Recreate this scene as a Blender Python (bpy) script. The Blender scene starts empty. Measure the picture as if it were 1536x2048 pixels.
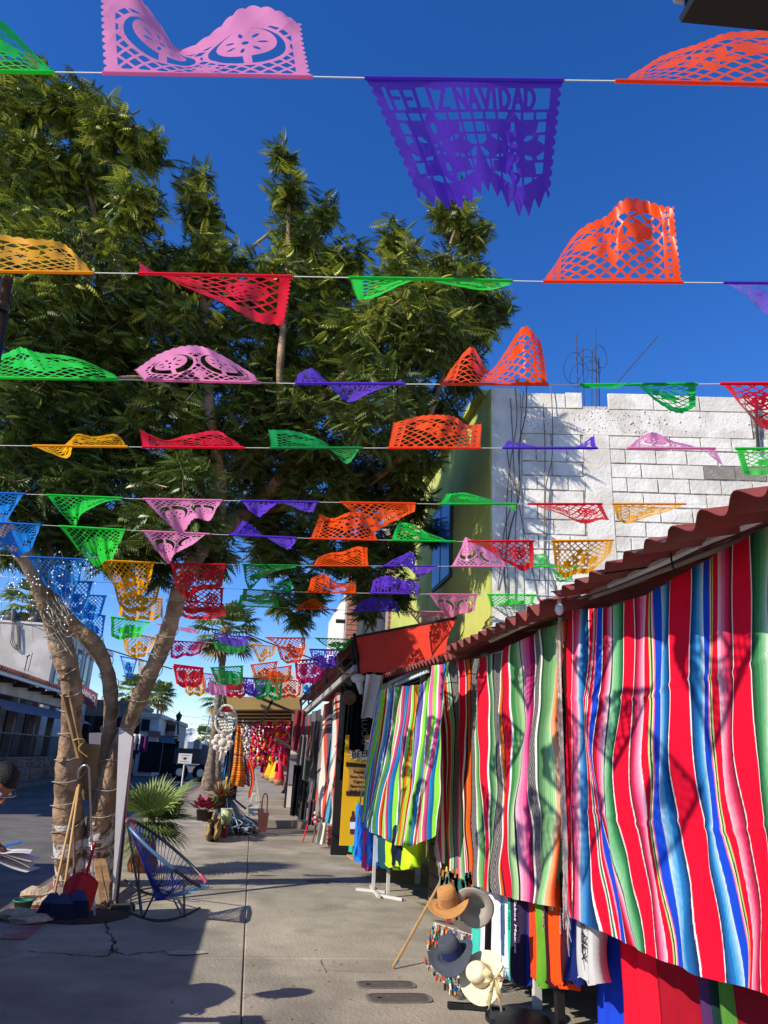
import bpy, math, random
import numpy as np
from mathutils import Vector, Matrix

random.seed(7); rng = np.random.default_rng(7)
S = bpy.context.scene
COL = S.collection
R = math.radians

# ---------------------------------------------------------------- camera
F, VPX, VPY, ROLL, EYE = 1420.0, 505.0, 1505.0, R(2.7), 1.5
def _unroll(px, py):
    x = (px-768)/F; y = (1024-py)/F
    return x*math.cos(ROLL)-y*math.sin(ROLL), x*math.sin(ROLL)+y*math.cos(ROLL)
_vx, _vy = _unroll(VPX, VPY)
PITCH = math.atan(-_vy)
YAW = math.atan2(-_vx, math.cos(PITCH)-_vy*math.sin(PITCH))
EYEV = np.array([0.0, 0.0, EYE])
def ray(px, py):
    x, y = _unroll(px, py)
    yh = math.cos(PITCH)-y*math.sin(PITCH); z = math.sin(PITCH)+y*math.cos(PITCH)
    c, s = math.cos(YAW), math.sin(YAW)
    return np.array([x*c+yh*s, -x*s+yh*c, z])
def PG(px, py, z=0.0): r = ray(px, py); return EYEV+r*(z-EYE)/r[2]
def PY(px, py, Y): r = ray(px, py); return EYEV+r*Y/r[1]
def PX(px, py, X): r = ray(px, py); return EYEV+r*X/r[0]
def CD(px, py, d): return EYEV+ray(px, py)*d
def PV(px, py, c, u):           # vertical plane through plan point c along plan direction u
    r = ray(px, py); n = np.array([-u[1], u[0]])
    return EYEV+r*(n@np.array(c[:2]))/(n@r[:2])
cam = bpy.data.objects.new('camera', bpy.data.cameras.new('camera')); COL.objects.link(cam)
cam.data.sensor_fit = 'HORIZONTAL'; cam.data.sensor_width = 36.0
cam.data.lens = 36.0*F/1536.0
cam.data.clip_start = 0.05; cam.data.clip_end = 6000
S.camera = cam
fw = ray(768, 1024); rt = ray(1768, 1024)-fw; rt /= np.linalg.norm(rt); up = np.cross(rt, fw); up /= np.linalg.norm(up); fw /= np.linalg.norm(fw)
cam.matrix_world = Matrix(((rt[0], up[0], -fw[0], 0), (rt[1], up[1], -fw[1], 0), (rt[2], up[2], -fw[2], EYE), (0, 0, 0, 1)))

# ---------------------------------------------------------------- sky and sun
SUN_EL, SUN_B = R(33), R(25)          # the light travels towards +X and a little towards +Y
w = bpy.data.worlds.new('World'); S.world = w; w.use_nodes = True
nt = w.node_tree; bg = nt.nodes['Background']; sky = nt.nodes.new('ShaderNodeTexSky')
sky.sky_type = 'NISHITA'; sky.sun_disc = False
sky.sun_elevation = SUN_EL
sky.sun_rotation = math.atan2(-math.cos(SUN_B), -math.sin(SUN_B))
sky.air_density = 1.0; sky.dust_density = 0.0; sky.ozone_density = 6.0; sky.altitude = 0
hsw = nt.nodes.new('ShaderNodeHueSaturation'); hsw.inputs['Hue'].default_value = .513; hsw.inputs['Saturation'].default_value = 1.22; hsw.inputs['Value'].default_value = 1.12
nt.links.new(sky.outputs[0], hsw.inputs['Color']); nt.links.new(hsw.outputs[0], bg.inputs[0]); bg.inputs[1].default_value = 0.15
sl = bpy.data.lights.new('sun', 'SUN'); sl.energy = 5.0; sl.angle = R(0.5); sl.color = (1.0, 0.92, 0.79)
sun = bpy.data.objects.new('sun', sl); COL.objects.link(sun)
dv = Vector((math.cos(SUN_EL)*math.cos(SUN_B), math.cos(SUN_EL)*math.sin(SUN_B), -math.sin(SUN_EL)))
sun.rotation_euler = dv.to_track_quat('-Z', 'Y').to_euler(); sun.location = (-20, -5, 20)
S.view_settings.view_transform = 'Standard'; S.view_settings.look = 'None'
S.view_settings.exposure = 0.22; S.view_settings.gamma = 1; S.view_settings.use_curve_mapping = False
S.cycles.max_bounces = 6; S.cycles.transparent_max_bounces = 6

# ---------------------------------------------------------------- materials
def lin(c):
    if isinstance(c, str):
        c = [int(c[i:i+2], 16)/255 for i in (0, 2, 4)]
    return tuple(((v+0.055)/1.055)**2.4 if v > 0.04045 else v/12.92 for v in c)
MC = {}
def mat(key, c, rough=.7, var=.12, scale=6, bump=.0, bscale=30, metal=0, spec=.4, transl=0, c2=None, mixscale=None, attr=None, detail=6):
    """A procedural material: base colour broken up by noise, fine relief, an optional second colour in patches."""
    if key in MC: return MC[key]
    m = bpy.data.materials.new(key); m.use_nodes = True; n = m.node_tree.nodes; L = m.node_tree.links
    b = n['Principled BSDF']; b.inputs['Roughness'].default_value = rough; b.inputs['Metallic'].default_value = metal
    b.inputs['Specular IOR Level'].default_value = spec
    tc = n.new('ShaderNodeTexCoord')
    nz = n.new('ShaderNodeTexNoise'); nz.inputs['Scale'].default_value = scale; nz.inputs['Detail'].default_value = detail
    L.new(tc.outputs['Object'], nz.inputs['Vector'])
    col = lin(c)
    if attr:
        src = n.new('ShaderNodeAttribute'); src.attribute_name = attr; base = src.outputs['Color']
    else:
        src = n.new('ShaderNodeRGB'); src.outputs[0].default_value = (*col, 1); base = src.outputs[0]
    if c2 is not None:
        nz2 = n.new('ShaderNodeTexNoise'); nz2.inputs['Scale'].default_value = mixscale or scale*.5; nz2.inputs['Detail'].default_value = 5
        L.new(tc.outputs['Object'], nz2.inputs['Vector'])
        rp = n.new('ShaderNodeValToRGB'); rp.color_ramp.elements[0].position = .47; rp.color_ramp.elements[1].position = .56
        L.new(nz2.outputs['Fac'], rp.inputs['Fac'])
        mx = n.new('ShaderNodeMix'); mx.data_type = 'RGBA'; mx.inputs[7].default_value = (*lin(c2), 1)
        L.new(rp.outputs['Color'], mx.inputs[0]); L.new(base, mx.inputs[6]); base = mx.outputs[2]
    mr = n.new('ShaderNodeMapRange'); mr.inputs[1].default_value = .3; mr.inputs[2].default_value = .7
    mr.inputs[3].default_value = 1-var; mr.inputs[4].default_value = 1+var
    L.new(nz.outputs['Fac'], mr.inputs[0])
    hs = n.new('ShaderNodeHueSaturation'); L.new(base, hs.inputs['Color']); L.new(mr.outputs[0], hs.inputs['Value'])
    out = hs.outputs[0]
    L.new(out, b.inputs['Base Color'])
    if bump:
        bn = n.new('ShaderNodeTexNoise'); bn.inputs['Scale'].default_value = bscale; bn.inputs['Detail'].default_value = 8
        L.new(tc.outputs['Object'], bn.inputs['Vector'])
        bp = n.new('ShaderNodeBump'); bp.inputs['Strength'].default_value = bump; bp.inputs['Distance'].default_value = .02
        L.new(bn.outputs['Fac'], bp.inputs['Height']); L.new(bp.outputs[0], b.inputs['Normal'])
    if transl:
        t = n.new('ShaderNodeBsdfTranslucent'); L.new(out, t.inputs['Color'])
        ms = n.new('ShaderNodeMixShader'); ms.inputs[0].default_value = transl
        L.new(b.outputs[0], ms.inputs[1]); L.new(t.outputs[0], ms.inputs[2])
        L.new(ms.outputs[0], n['Material Output'].inputs['Surface'])
    MC[key] = m
    return m

# ---------------------------------------------------------------- mesh helpers
class MB:
    def __init__(s): s.v = []; s.f = []; s.c = None
    def add(s, vs, fs):
        k = len(s.v); s.v.extend([tuple(map(float, p)) for p in vs]); s.f.extend([tuple(i+k for i in f) for f in fs]); return s
    def hexa(s, p):
        return s.add(p, [(0, 3, 2, 1), (4, 5, 6, 7), (0, 1, 5, 4), (1, 2, 6, 5), (2, 3, 7, 6), (3, 0, 4, 7)])
    def box(s, c, sz, rz=0, ry=0, rx=0):
        M = (Matrix.Rotation(rz, 3, 'Z') @ Matrix.Rotation(ry, 3, 'Y') @ Matrix.Rotation(rx, 3, 'X'))
        x, y, z = sz[0]/2, sz[1]/2, sz[2]/2; C = Vector(c)
        return s.hexa([C+M@Vector(q) for q in ((-x, -y, -z), (x, -y, -z), (x, y, -z), (-x, y, -z), (-x, -y, z), (x, -y, z), (x, y, z), (-x, y, z))])
    def beam(s, a, b, wd, hg, upv=(0, 0, 1)):
        a, b = Vector(a), Vector(b); d = (b-a).normalized(); u = Vector(upv)
        if abs(d.dot(u)) > .98: u = Vector((1, 0, 0))
        sx = d.cross(u).normalized()*wd/2; sz = sx.normalized().cross(d).normalized()*hg/2
        return s.hexa([a-sx-sz, a+sx-sz, b+sx-sz, b-sx-sz, a-sx+sz, a+sx+sz, b+sx+sz, b-sx+sz])
    def tube(s, path, r, n=8, cap=True):
        P = [Vector(p) for p in path]; m = len(P)
        rr = list(r) if hasattr(r, '__len__') else [r]*m
        vs, fs = [], []; u = None
        for i, p in enumerate(P):
            t = (P[min(i+1, m-1)]-P[max(i-1, 0)])
            t = t.normalized() if t.length > 1e-9 else Vector((0, 0, 1))
            if u is None:
                u = t.orthogonal().normalized()
            else:
                u = (u-t*u.dot(t)); u = u.normalized() if u.length > 1e-6 else t.orthogonal().normalized()
            v = t.cross(u)
            for k in range(n):
                a = 2*math.pi*k/n; vs.append(p+(u*math.cos(a)+v*math.sin(a))*rr[i])
        for i in range(m-1):
            for k in range(n):
                k2 = (k+1) % n; fs.append((i*n+k, i*n+k2, (i+1)*n+k2, (i+1)*n+k))
        if cap: fs.append(tuple(reversed(range(n)))); fs.append(tuple((m-1)*n+k for k in range(n)))
        return s.add(vs, fs)
    def lathe(s, prof, n=24, M=None):
        M = M or Matrix.Identity(4); vs, fs = [], []
        for (r, z) in prof:
            for k in range(n):
                a = 2*math.pi*k/n; vs.append(M @ Vector((r*math.cos(a), r*math.sin(a), z)))
        for i in range(len(prof)-1):
            for k in range(n):
                k2 = (k+1) % n; fs.append((i*n+k, i*n+k2, (i+1)*n+k2, (i+1)*n+k))
        return s.add(vs, fs)
    def ball(s, c, r, n=8, m=6, sq=(1, 1, 1)):
        vs = [(c[0], c[1], c[2]-r*sq[2])]; fs = []
        for i in range(1, m):
            t = math.pi*i/m
            for k in range(n):
                a = 2*math.pi*k/n
                vs.append((c[0]+r*sq[0]*math.sin(t)*math.cos(a), c[1]+r*sq[1]*math.sin(t)*math.sin(a), c[2]-r*sq[2]*math.cos(t)))
        vs.append((c[0], c[1], c[2]+r*sq[2])); last = len(vs)-1
        for k in range(n):
            k2 = (k+1) % n; fs.append((0, 1+k2, 1+k)); fs.append((last, 1+(m-2)*n+k, 1+(m-2)*n+k2))
            for i in range(m-2): fs.append((1+i*n+k, 1+i*n+k2, 1+(i+1)*n+k2, 1+(i+1)*n+k))
        return s.add(vs, fs)
    def grid(s, fn, nu, nv):
        vs = [fn(i/nu, j/nv) for j in range(nv+1) for i in range(nu+1)]
        return s.add(vs, [(j*(nu+1)+i, j*(nu+1)+i+1, (j+1)*(nu+1)+i+1, (j+1)*(nu+1)+i) for j in range(nv) for i in range(nu)])
    def prism(s, pts, off):         # closed outline (3-D points) pushed by a vector
        n = len(pts); o = Vector(off); a = [Vector(p) for p in pts]
        return s.add(a+[p+o for p in a], [tuple(range(n)), tuple(reversed(range(n, 2*n)))]+[(i, i+n, (i+1) % n+n, (i+1) % n) for i in range(n)])

def obj(name, mb, m, parent=None, smooth=False, base=None, kind=None):
    """Link ONE mesh object; its vertices are given in world coordinates."""
    if isinstance(mb, MB):
        if not mb.v: return None
        V = np.array(mb.v, dtype=np.float64); fs = mb.f; cols = mb.c
    else:
        V, fs = mb[0], mb[1]; cols = mb[2] if len(mb) > 2 else None
    if parent is not None:
        o0 = np.zeros(3); q = parent
        while q is not None: o0 = o0+np.array(q.location); q = q.parent
        loc = (0, 0, 0)
    else:
        if base is None: base = (V[:, 0].mean(), V[:, 1].mean(), V[:, 2].min())
        o0 = np.array(base); loc = base
    me = bpy.data.meshes.new(name); me.from_pydata((V-o0).tolist(), [], fs)
    if cols is not None:
        at = me.color_attributes.new('col', 'FLOAT_COLOR', 'POINT')
        c4 = np.ones((len(V), 4), dtype=np.float32); c4[:, :3] = cols; at.data.foreach_set('color', c4.ravel())
    if smooth: me.polygons.foreach_set('use_smooth', [True]*len(me.polygons))
    o = bpy.data.objects.new(name, me); COL.objects.link(o); o.location = loc
    if m is not None: me.materials.append(m)
    if parent is not None: o.parent = parent
    if kind: o['kind'] = kind
    return o
def tag(o, label=None, cat=None, group=None, kind=None):
    if label: o['label'] = label
    if cat: o['category'] = cat
    if group: o['group'] = group
    if kind: o['kind'] = kind
    return o
def thing(name, label, cat, loc, group=None):
    o = bpy.data.objects.new(name, None); COL.objects.link(o); o.location = tuple(float(q) for q in loc); o.empty_display_size = .1
    return tag(o, label, cat, group)
def dup(root, delta, label, rot=0):
    """A copy of a thing with copies of its parts and sub-parts."""
    r = root.copy(); COL.objects.link(r); r.location = Vector(root.location)+Vector(delta); r.rotation_euler.z += rot; r['label'] = label
    for ch in list(root.children):
        c = ch.copy(); COL.objects.link(c); c.parent = r
        for g in list(ch.children):
            d = g.copy(); COL.objects.link(d); d.parent = c
    return r
def smoothpath(pts, n=8):
    P = [np.array(p, float) for p in pts]; P = [2*P[0]-P[1]]+P+[2*P[-1]-P[-2]]; out = []
    for i in range(1, len(P)-2):
        for k in range(n):
            t = k/n; out.append(.5*((2*P[i])+(P[i+1]-P[i-1])*t+(2*P[i-1]-5*P[i]+4*P[i+1]-P[i+2])*t*t+(-P[i-1]+3*P[i]-3*P[i+1]+P[i+2])*t**3))
    out.append(P[-2]); return out
def textmesh(txt, size, font_extrude=.002, align='CENTER', shear=0):
    cu = bpy.data.curves.new('lettering', 'FONT'); cu.body = txt; cu.size = size; cu.extrude = font_extrude; cu.align_x = align; cu.resolution_u = 3; cu.shear = shear
    o = bpy.data.objects.new('lettering_tmp', cu); COL.objects.link(o)
    me = bpy.data.meshes.new_from_object(o.evaluated_get(bpy.context.evaluated_depsgraph_get()))
    V = np.array([v.co[:] for v in me.vertices]); fs = [tuple(p.vertices) for p in me.polygons]
    bpy.data.objects.remove(o); bpy.data.curves.remove(cu); bpy.data.meshes.remove(me)
    return V, fs
def textobj(txt, size, origin, ux, uy, m, parent, shear=0, ext=.002, fit=None):
    """Flat lettering laid on a real sign: ux runs along the line, uy up the letters."""
    V, fs = textmesh(txt, size, ext, shear=shear)
    if len(V) == 0: return
    if fit: V[:, 0] *= fit/(V[:, 0].max()-V[:, 0].min())
    ux = np.array(ux, float); ux /= np.linalg.norm(ux); uy = np.array(uy, float); uy /= np.linalg.norm(uy); nn = np.cross(ux, uy)
    W = np.array(origin)+V[:, :1]*ux+V[:, 1:2]*uy+V[:, 2:3]*nn
    return obj('lettering', (W, fs), m, parent)
# ================================================================ THE SETTING
m_conc = mat('sidewalk concrete', 'a89f8d', .85, .22, 2.1, .45, 45, c2='918a7b', mixscale=1.1)
m_asph = mat('road asphalt', '5d5a56', .9, .2, 3, .5, 60, c2='6d6860', mixscale=.5)
m_kerbred = mat('red kerb paint', 'a05c55', .7, .25, 8, .2, 40, c2='8f8378', mixscale=3)
m_dirt = mat('dusty ground', '8a7a66', .95, .2, .4, .3, 10)
m_joint = mat('joint grit', '55504a', .95, .2, 5)
m_crack = mat('crack dark', '1d1b19', .95, .2, 5)
g = MB().add([(-900, -60, -.30), (900, -60, -.30), (900, 1500, -.30), (-900, 1500, -.30)], [(0, 1, 2, 3)])
tag(obj('ground', g, m_dirt), kind='structure')
KX = -2.15
g = MB().add([(-8.3, -8, -.13), (KX, -8, -.13), (KX, 120, -.13), (-8.3, 120, -.13)], [(0, 1, 2, 3)])
tag(obj('road', g, m_asph), kind='structure')
sw = tag(obj('sidewalk', MB().hexa([(KX+.15, -6, -.3), (3.2, -6, -.3), (3.2, 62, -.3), (KX+.15, 62, -.3), (KX+.15, -6, -.02), (3.2, -6, -.02), (3.2, 62, -.02), (KX+.15, 62, -.02)]), m_joint), kind='structure')
ys = [-6, -3.0, 1.2, 3.9, 6.38, 9.6, 12.4, 15.6]
def slab(x0, x1, y0, y1, m=m_conc, z=0, parent=None, nm='slab'):
    j = .0035; b = .008
    p = MB(); za = z+random.uniform(-.002, .002)
    a = [(x0+j, y0+j), (x1-j, y0+j), (x1-j, y1-j), (x0+j, y1-j)]; c = [(x0+j+b, y0+j+b), (x1-j-b, y0+j+b), (x1-j-b, y1-j-b), (x0+j+b, y1-j-b)]
    p.add([(*q, z-.06) for q in a]+[(*q, za-.006) for q in a]+[(*q, za) for q in c], [(0, 1, 5, 4), (1, 2, 6, 5), (2, 3, 7, 6), (3, 0, 4, 7), (4, 5, 9, 8), (5, 6, 10, 9), (6, 7, 11, 10), (7, 4, 8, 11), (8, 9, 10, 11)])
    return obj(nm, p, m, parent or sw)
_n, _L = m_conc.node_tree.nodes, m_conc.node_tree.links      # old stains and gum spots worn into the concrete
_tc = _n.new('ShaderNodeTexCoord'); _v = _n.new('ShaderNodeTexVoronoi'); _v.inputs['Scale'].default_value = 5.5; _L.new(_tc.outputs['Object'], _v.inputs['Vector'])
_r = _n.new('ShaderNodeValToRGB'); _r.color_ramp.elements[0].position = .05; _r.color_ramp.elements[0].color = (.55, .53, .5, 1); _r.color_ramp.elements[1].position = .075; _L.new(_v.outputs['Distance'], _r.inputs['Fac'])
_n2 = _n.new('ShaderNodeTexNoise'); _n2.inputs['Scale'].default_value = .55; _n2.inputs['Detail'].default_value = 9; _n2.inputs['Roughness'].default_value = .65; _L.new(_tc.outputs['Object'], _n2.inputs['Vector'])
_r2 = _n.new('ShaderNodeValToRGB'); _r2.color_ramp.elements[0].position = .36; _r2.color_ramp.elements[0].color = (.80, .79, .77, 1); _r2.color_ramp.elements[1].position = .62; _r2.color_ramp.elements[1].color = (1.08, 1.07, 1.05, 1); _L.new(_n2.outputs['Fac'], _r2.inputs['Fac'])
_b = _n['Principled BSDF']; _src = _b.inputs['Base Color'].links[0].from_socket; _m1 = _n.new('ShaderNodeMix'); _m1.data_type = 'RGBA'; _m1.blend_type = 'MULTIPLY'; _m1.inputs[0].default_value = 1; _m2 = _n.new('ShaderNodeMix'); _m2.data_type = 'RGBA'; _m2.blend_type = 'MULTIPLY'; _m2.inputs[0].default_value = 1
_L.new(_src, _m1.inputs[6]); _L.new(_r.outputs['Color'], _m1.inputs[7]); _L.new(_m1.outputs[2], _m2.inputs[6]); _L.new(_r2.outputs['Color'], _m2.inputs[7]); _L.new(_m2.outputs[2], _b.inputs['Base Color'])
for i in range(len(ys)-1):
    slab(KX+.15, .09, ys[i], ys[i+1]); slab(.09, 2.5, ys[i], ys[i+1])
    slab(2.5, 3.2, ys[i], ys[i+1])
for y0 in range(16, 60, 3):
    if y0 < 18: continue
    slab(KX+.15, .3, y0, y0+3)
slab(KX+.15, .3, 15.6, 18)
# kerb stones, red paint worn off
for k in range(22):
    y0 = -4+k*3.0; b = MB(); x0, x1 = KX, KX+.16
    b.hexa([(x0, y0+.01, -.25), (x1, y0+.01, -.25), (x1, y0+2.99, -.25), (x0, y0+2.99, -.25), (x0+.02, y0+.01, .0), (x1, y0+.01, .0), (x1, y0+2.99, .0), (x0+.02, y0+2.99, .0)])
    obj('kerb_stone', b, m_kerbred, sw)
# red painted strip inside the kerb near the tree
tag(obj('painted_strip', MB().add([(KX+.16, 6.9, .005), (KX+.5, 6.9, .005), (KX+.5, 15, .005), (KX+.16, 15, .005)], [(0, 1, 2, 3)]), m_kerbred), kind='structure')
# far kerb and pavement across the street
m_farwalk = mat('far pavement', '777066', .9, .2, 1, .3, 20)
tag(obj('far_pavement', MB().box((-9.6, 45, -.1), (2.4, 150, .26)), m_farwalk), kind='structure')
# cracks: thin broken lines sunk look, laid as ragged dark sheets
def crack(name, pts, wd):
    v = []; f = []; n = len(pts)
    for i, p in enumerate(pts):
        a = pts[min(i+1, n-1)]-pts[max(i-1, 0)]; a = a/np.linalg.norm(a); q = np.array([-a[1], a[0], 0])*wd*(random.uniform(.3, 1.2) if 0 < i < n-1 else .05)
        v += [p-q+np.array([0, 0, .004]), p+q+np.array([0, 0, .004])]
    f = [(2*i, 2*i+1, 2*i+3, 2*i+2) for i in range(n-1)]
    return obj(name, MB().add(v, f), m_crack, sw)
def ragged(pp, n=14, amp=.02):
    out = smoothpath([PG(*q) for q in pp], n)
    return [p+np.array([random.uniform(-amp, amp), random.uniform(-amp, amp), 0]) for p in out]
crack('crack', ragged([(208, 1838), (215, 1862), (225, 1880), (228, 1898), (212, 1912), (185, 1914)], 8), .012)
crack('crack', ragged([(228, 1898), (240, 1909), (300, 1906), (330, 1903)], 8), .007)
crack('crack', ragged([(50, 1903), (120, 1908), (185, 1913)], 8), .006)
crack('crack', ragged([(482, 2000), (500, 1990), (540, 1985)], 8, .01), .003)
crack('crack', ragged([(642, 1918), (652, 1948)], 6, .01), .003)
for a, b in (((650, 1942), (775, 1945)), ((450, 1712), (520, 1711)), ((455, 1764), (543, 1762)), ((543, 1762), (545, 1768)), ((412, 1657), (450, 1657))):
    crack('crack', ragged([a, ((a[0]+b[0])/2, (a[1]+b[1])/2), b], 5, .003), .003)
# bright mortar patch by the crack
m_patch = mat('mortar patch', 'b0a691', .95, .3, 30, .8, 90)
pp = [PG(335, 1905), PG(360, 1902), PG(410, 1904), PG(415, 1908), PG(370, 1912), PG(338, 1911)]
tag(obj('mortar_patch', MB().add([p+np.array([0, 0, .008]) for p in pp], [tuple(range(6))]), m_patch), kind='structure')
# utility covers let into the slabs
m_cov = mat('cover plate', '57514b', .7, .2, 14, .4, 80); m_cov2 = mat('cover frame', '6f6a62', .8, .2, 14)
def cover(px, py, wx, wy, label):
    c = PG(px, py); n = 20; o = thing('utility_cover', label, 'cover', c, 'utility covers in the sidewalk')
    def ring(s):
        out = []
        for k in range(n):
            a = 2*math.pi*k/n; ca, sa = math.cos(a), math.sin(a)
            out.append((c[0]+s*wx/2*math.copysign(abs(ca)**.4, ca), c[1]+s*wy/2*math.copysign(abs(sa)**.4, sa)))
        return out
    A, B = ring(1), ring(.9)
    obj('cover_frame', MB().add([(*p, -.01) for p in A]+[(*p, .006) for p in A]+[(*p, .006) for p in B], [(k, (k+1) % n, n+(k+1) % n, n+k) for k in range(n)]+[(n+k, n+(k+1) % n, 2*n+(k+1) % n, 2*n+k) for k in range(n)]), m_cov2, o)
    obj('plate', MB().add([(*p, .004) for p in B], [tuple(range(n))]), m_cov, o)
    obj('lifting_slot', MB().box((c[0]-wx*.3, c[1], .007), (.03, .012, .004)), m_crack, o)
cover(772, 1970, .42, .17, 'dark oblong cover plate in the slab, farther one of the near pair by the rack')
cover(798, 1997, .44, .20, 'dark oblong cover plate nearest the camera, beside the hat rack base')
cover(636, 1752, .42, .16, 'small flush cover plate in mid sidewalk, farther one of two')
cover(646, 1764, .44, .16, 'small flush cover plate in mid sidewalk, nearer one of two')

# raised walk beyond two steps, brick paving strip along the shops
m_step = mat('step concrete', '958c7e', .85, .15, 2, .3, 40)
for k, (y0, z) in enumerate(((16.9, .13), (18.3, .26))):
    tag(obj('step', MB().hexa([(.3, y0, -.05), (3.2, y0, -.05), (3.2, y0+1.6, -.05), (.3, y0+1.6, -.05), (.3, y0, z), (3.2, y0, z), (3.2, y0+1.6, z), (.3, y0+1.6, z)]), m_step), kind='structure')
rw = tag(obj('raised_walk', MB().box((1.75, 40, .17), (2.9, 41, .40)), m_step), kind='structure')
m_brk = mat('red paving tile', 'a5665a', .8, .15, 8, .3, 40, c2='96604f', mixscale=5)
for i in range(4):
    for j in range(22):
        x0 = 1.15+i*.5; y0 = 25+j*.9
        obj('tile', MB().box((x0+.25, y0+.45, .376), (.48, .88, .02)), m_brk, rw)
# hills are hidden; the sky is the world

# ---------------------------------------------------------------- block wall building
m_mortar = mat('grey mortar', '9a9184', .95, .25, 12, .8, 50); m_wmort = mat('whitewashed mortar', 'cdc6bc', .95, .25, 9, 1.0, 40, c2='8f877b', mixscale=9)
m_block = mat('whitewashed block', 'e4dfd6', .9, .09, 5, .5, 22, c2='d2ccc1', mixscale=2.2)
m_band = mat('whitewashed plaster', 'e2ddd4', .9, .08, 6, .45, 28, c2='d0c9be', mixscale=2.5)
m_bare = mat('bare grey block', '8d867c', .95, .15, 8, .6, 40)
m_hole = mat('pick mark', '57504a', 1, .1)
C0 = np.array([2.78, 8.45]); U0 = np.array([math.cos(R(12)), -math.sin(R(12))])
N0 = np.array([-U0[1], U0[0]])            # points away from the camera
if N0[1] < 0: N0 = -N0
def W(s, z, t=0): q = C0+U0*s-N0*t; return (q[0], q[1], z)        # t: proud of the wall
def wz(px, py):
    p = PV(px, py, C0, U0); return float((p[:2]-C0)@U0), float(p[2])
ZT = wz(1000, 780)[1]
bw = thing('block_wall_building', 'roofless white painted concrete block building with rusty rods on top behind the stalls', 'building', (C0[0], C0[1], 0))
def wbox(mb, s0, s1, z0, z1, t0, t1):
    return mb.hexa([W(s0, z0, t1), W(s1, z0, t1), W(s1, z0, t0), W(s0, z0, t0), W(s0, z1, t1), W(s1, z1, t1), W(s1, z1, t0), W(s0, z1, t0)])
obj('mortar_backing', wbox(wbox(MB(), 0, 7.2, 0, ZT-.22, -.2, -.004), 0, .02, 0, .1, -.2, .001), m_wmort, bw)
s_band0, s_band1 = wz(1170, 950)[0], wz(1222, 950)[0]
z_b1, z_b0 = wz(1100, 818)[1], wz(1100, 868)[1]
s_c1 = wz(1042, 900)[0]
obj('tie_beam', wbox(MB(), s_c1, wz(1500, 840)[0], z_b0, z_b1, -.05, .014), m_band, bw)
obj('tie_column', wbox(MB(), s_band0, s_band1, 0, z_b0-.003, -.05, .014), m_band, bw)
obj('tie_column', wbox(MB(), 0, s_c1-.003, 0, ZT+.02, -.05, .016), m_band, bw)
# blocks, each its own piece
BW_, BH_ = .405, .205
row = 0; z = z_b0
def blockat(s0, s1, z0, z1, m=m_block):
    b = MB(); j = .006; d = random.uniform(.006, .013); q = .005
    s0 += j*random.uniform(.6, 1.5); s1 -= j*random.uniform(.6, 1.5); z0 += j*random.uniform(.6, 1.4); z1 -= j*random.uniform(.6, 1.4)
    f = [W(s0, z0, -.03), W(s1, z0, -.03), W(s1, z1, -.03), W(s0, z1, -.03)]
    j2 = lambda: random.uniform(-.003, .003)
    h = [W(s0+q+j2(), z0+q+j2(), d), W(s1-q+j2(), z0+q+j2(), d), W(s1-q+j2(), z1-q+j2(), d), W(s0+q+j2(), z1-q+j2(), d)]
    b.add(f+h, [(4, 5, 6, 7), (0, 1, 5, 4), (1, 2, 6, 5), (2, 3, 7, 6), (3, 0, 4, 7)])
    obj('block', b, m, bw)
bare = wz(1395, 950)
while z > 2.2:
    z1, z0 = z, z-BH_
    for a0, a1 in ((s_c1, s_band0), (s_band1, 5.6)):
        s = a0-(row % 2)*BW_*.5
        while s < a1:
            l, r_ = max(s, a0), min(s+BW_, a1)
            if r_-l > .05:
                isb = (l > bare[0]-.1 and l < bare[0]+.9 and bare[1]-.25 < z0 < bare[1]+.12)
                blockat(l, r_, z0, z1, m_bare if isb else m_block)
            s += BW_
    z -= BH_; row += 1
# top course with a gap for the rods
g0, g1 = wz(1165, 800)[0], wz(1215, 800)[0]
for a0, a1 in ((s_c1, g0), (g1, 4.9)):
    s = a0
    while s < a1-.05:
        e = min(s+.62, a1); blockat(s, e, z_b1+.012, ZT-.02+random.uniform(-.015, .015)); s = e
s = 0
# small black pick marks in the tie beam (stuff)
pm = MB()
for k in range(150):
    ss = random.uniform(s_c1+.05, 2.3); zz = random.uniform(z_b0+.03, z_b1-.03); e = random.uniform(.004, .009)
    pm.add([W(ss-e, zz, .0155), W(ss, zz-e*1.3, .0155), W(ss+e, zz, .0155), W(ss+e*.3, zz+e*1.6, .0155)], [(0, 1, 2, 3)])
obj('pick_marks', pm, m_hole, bw, kind='stuff')
# plaster blisters on the tie beam and column
pl = MB()
for k in range(60):
    ss = random.uniform(s_c1, 4.5); zz = random.uniform(z_b0, z_b1); pl.ball(W(ss, zz, .012), random.uniform(.01, .02), 6, 4)
obj('plaster_blisters', pl, m_band, bw, kind='stuff')
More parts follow.
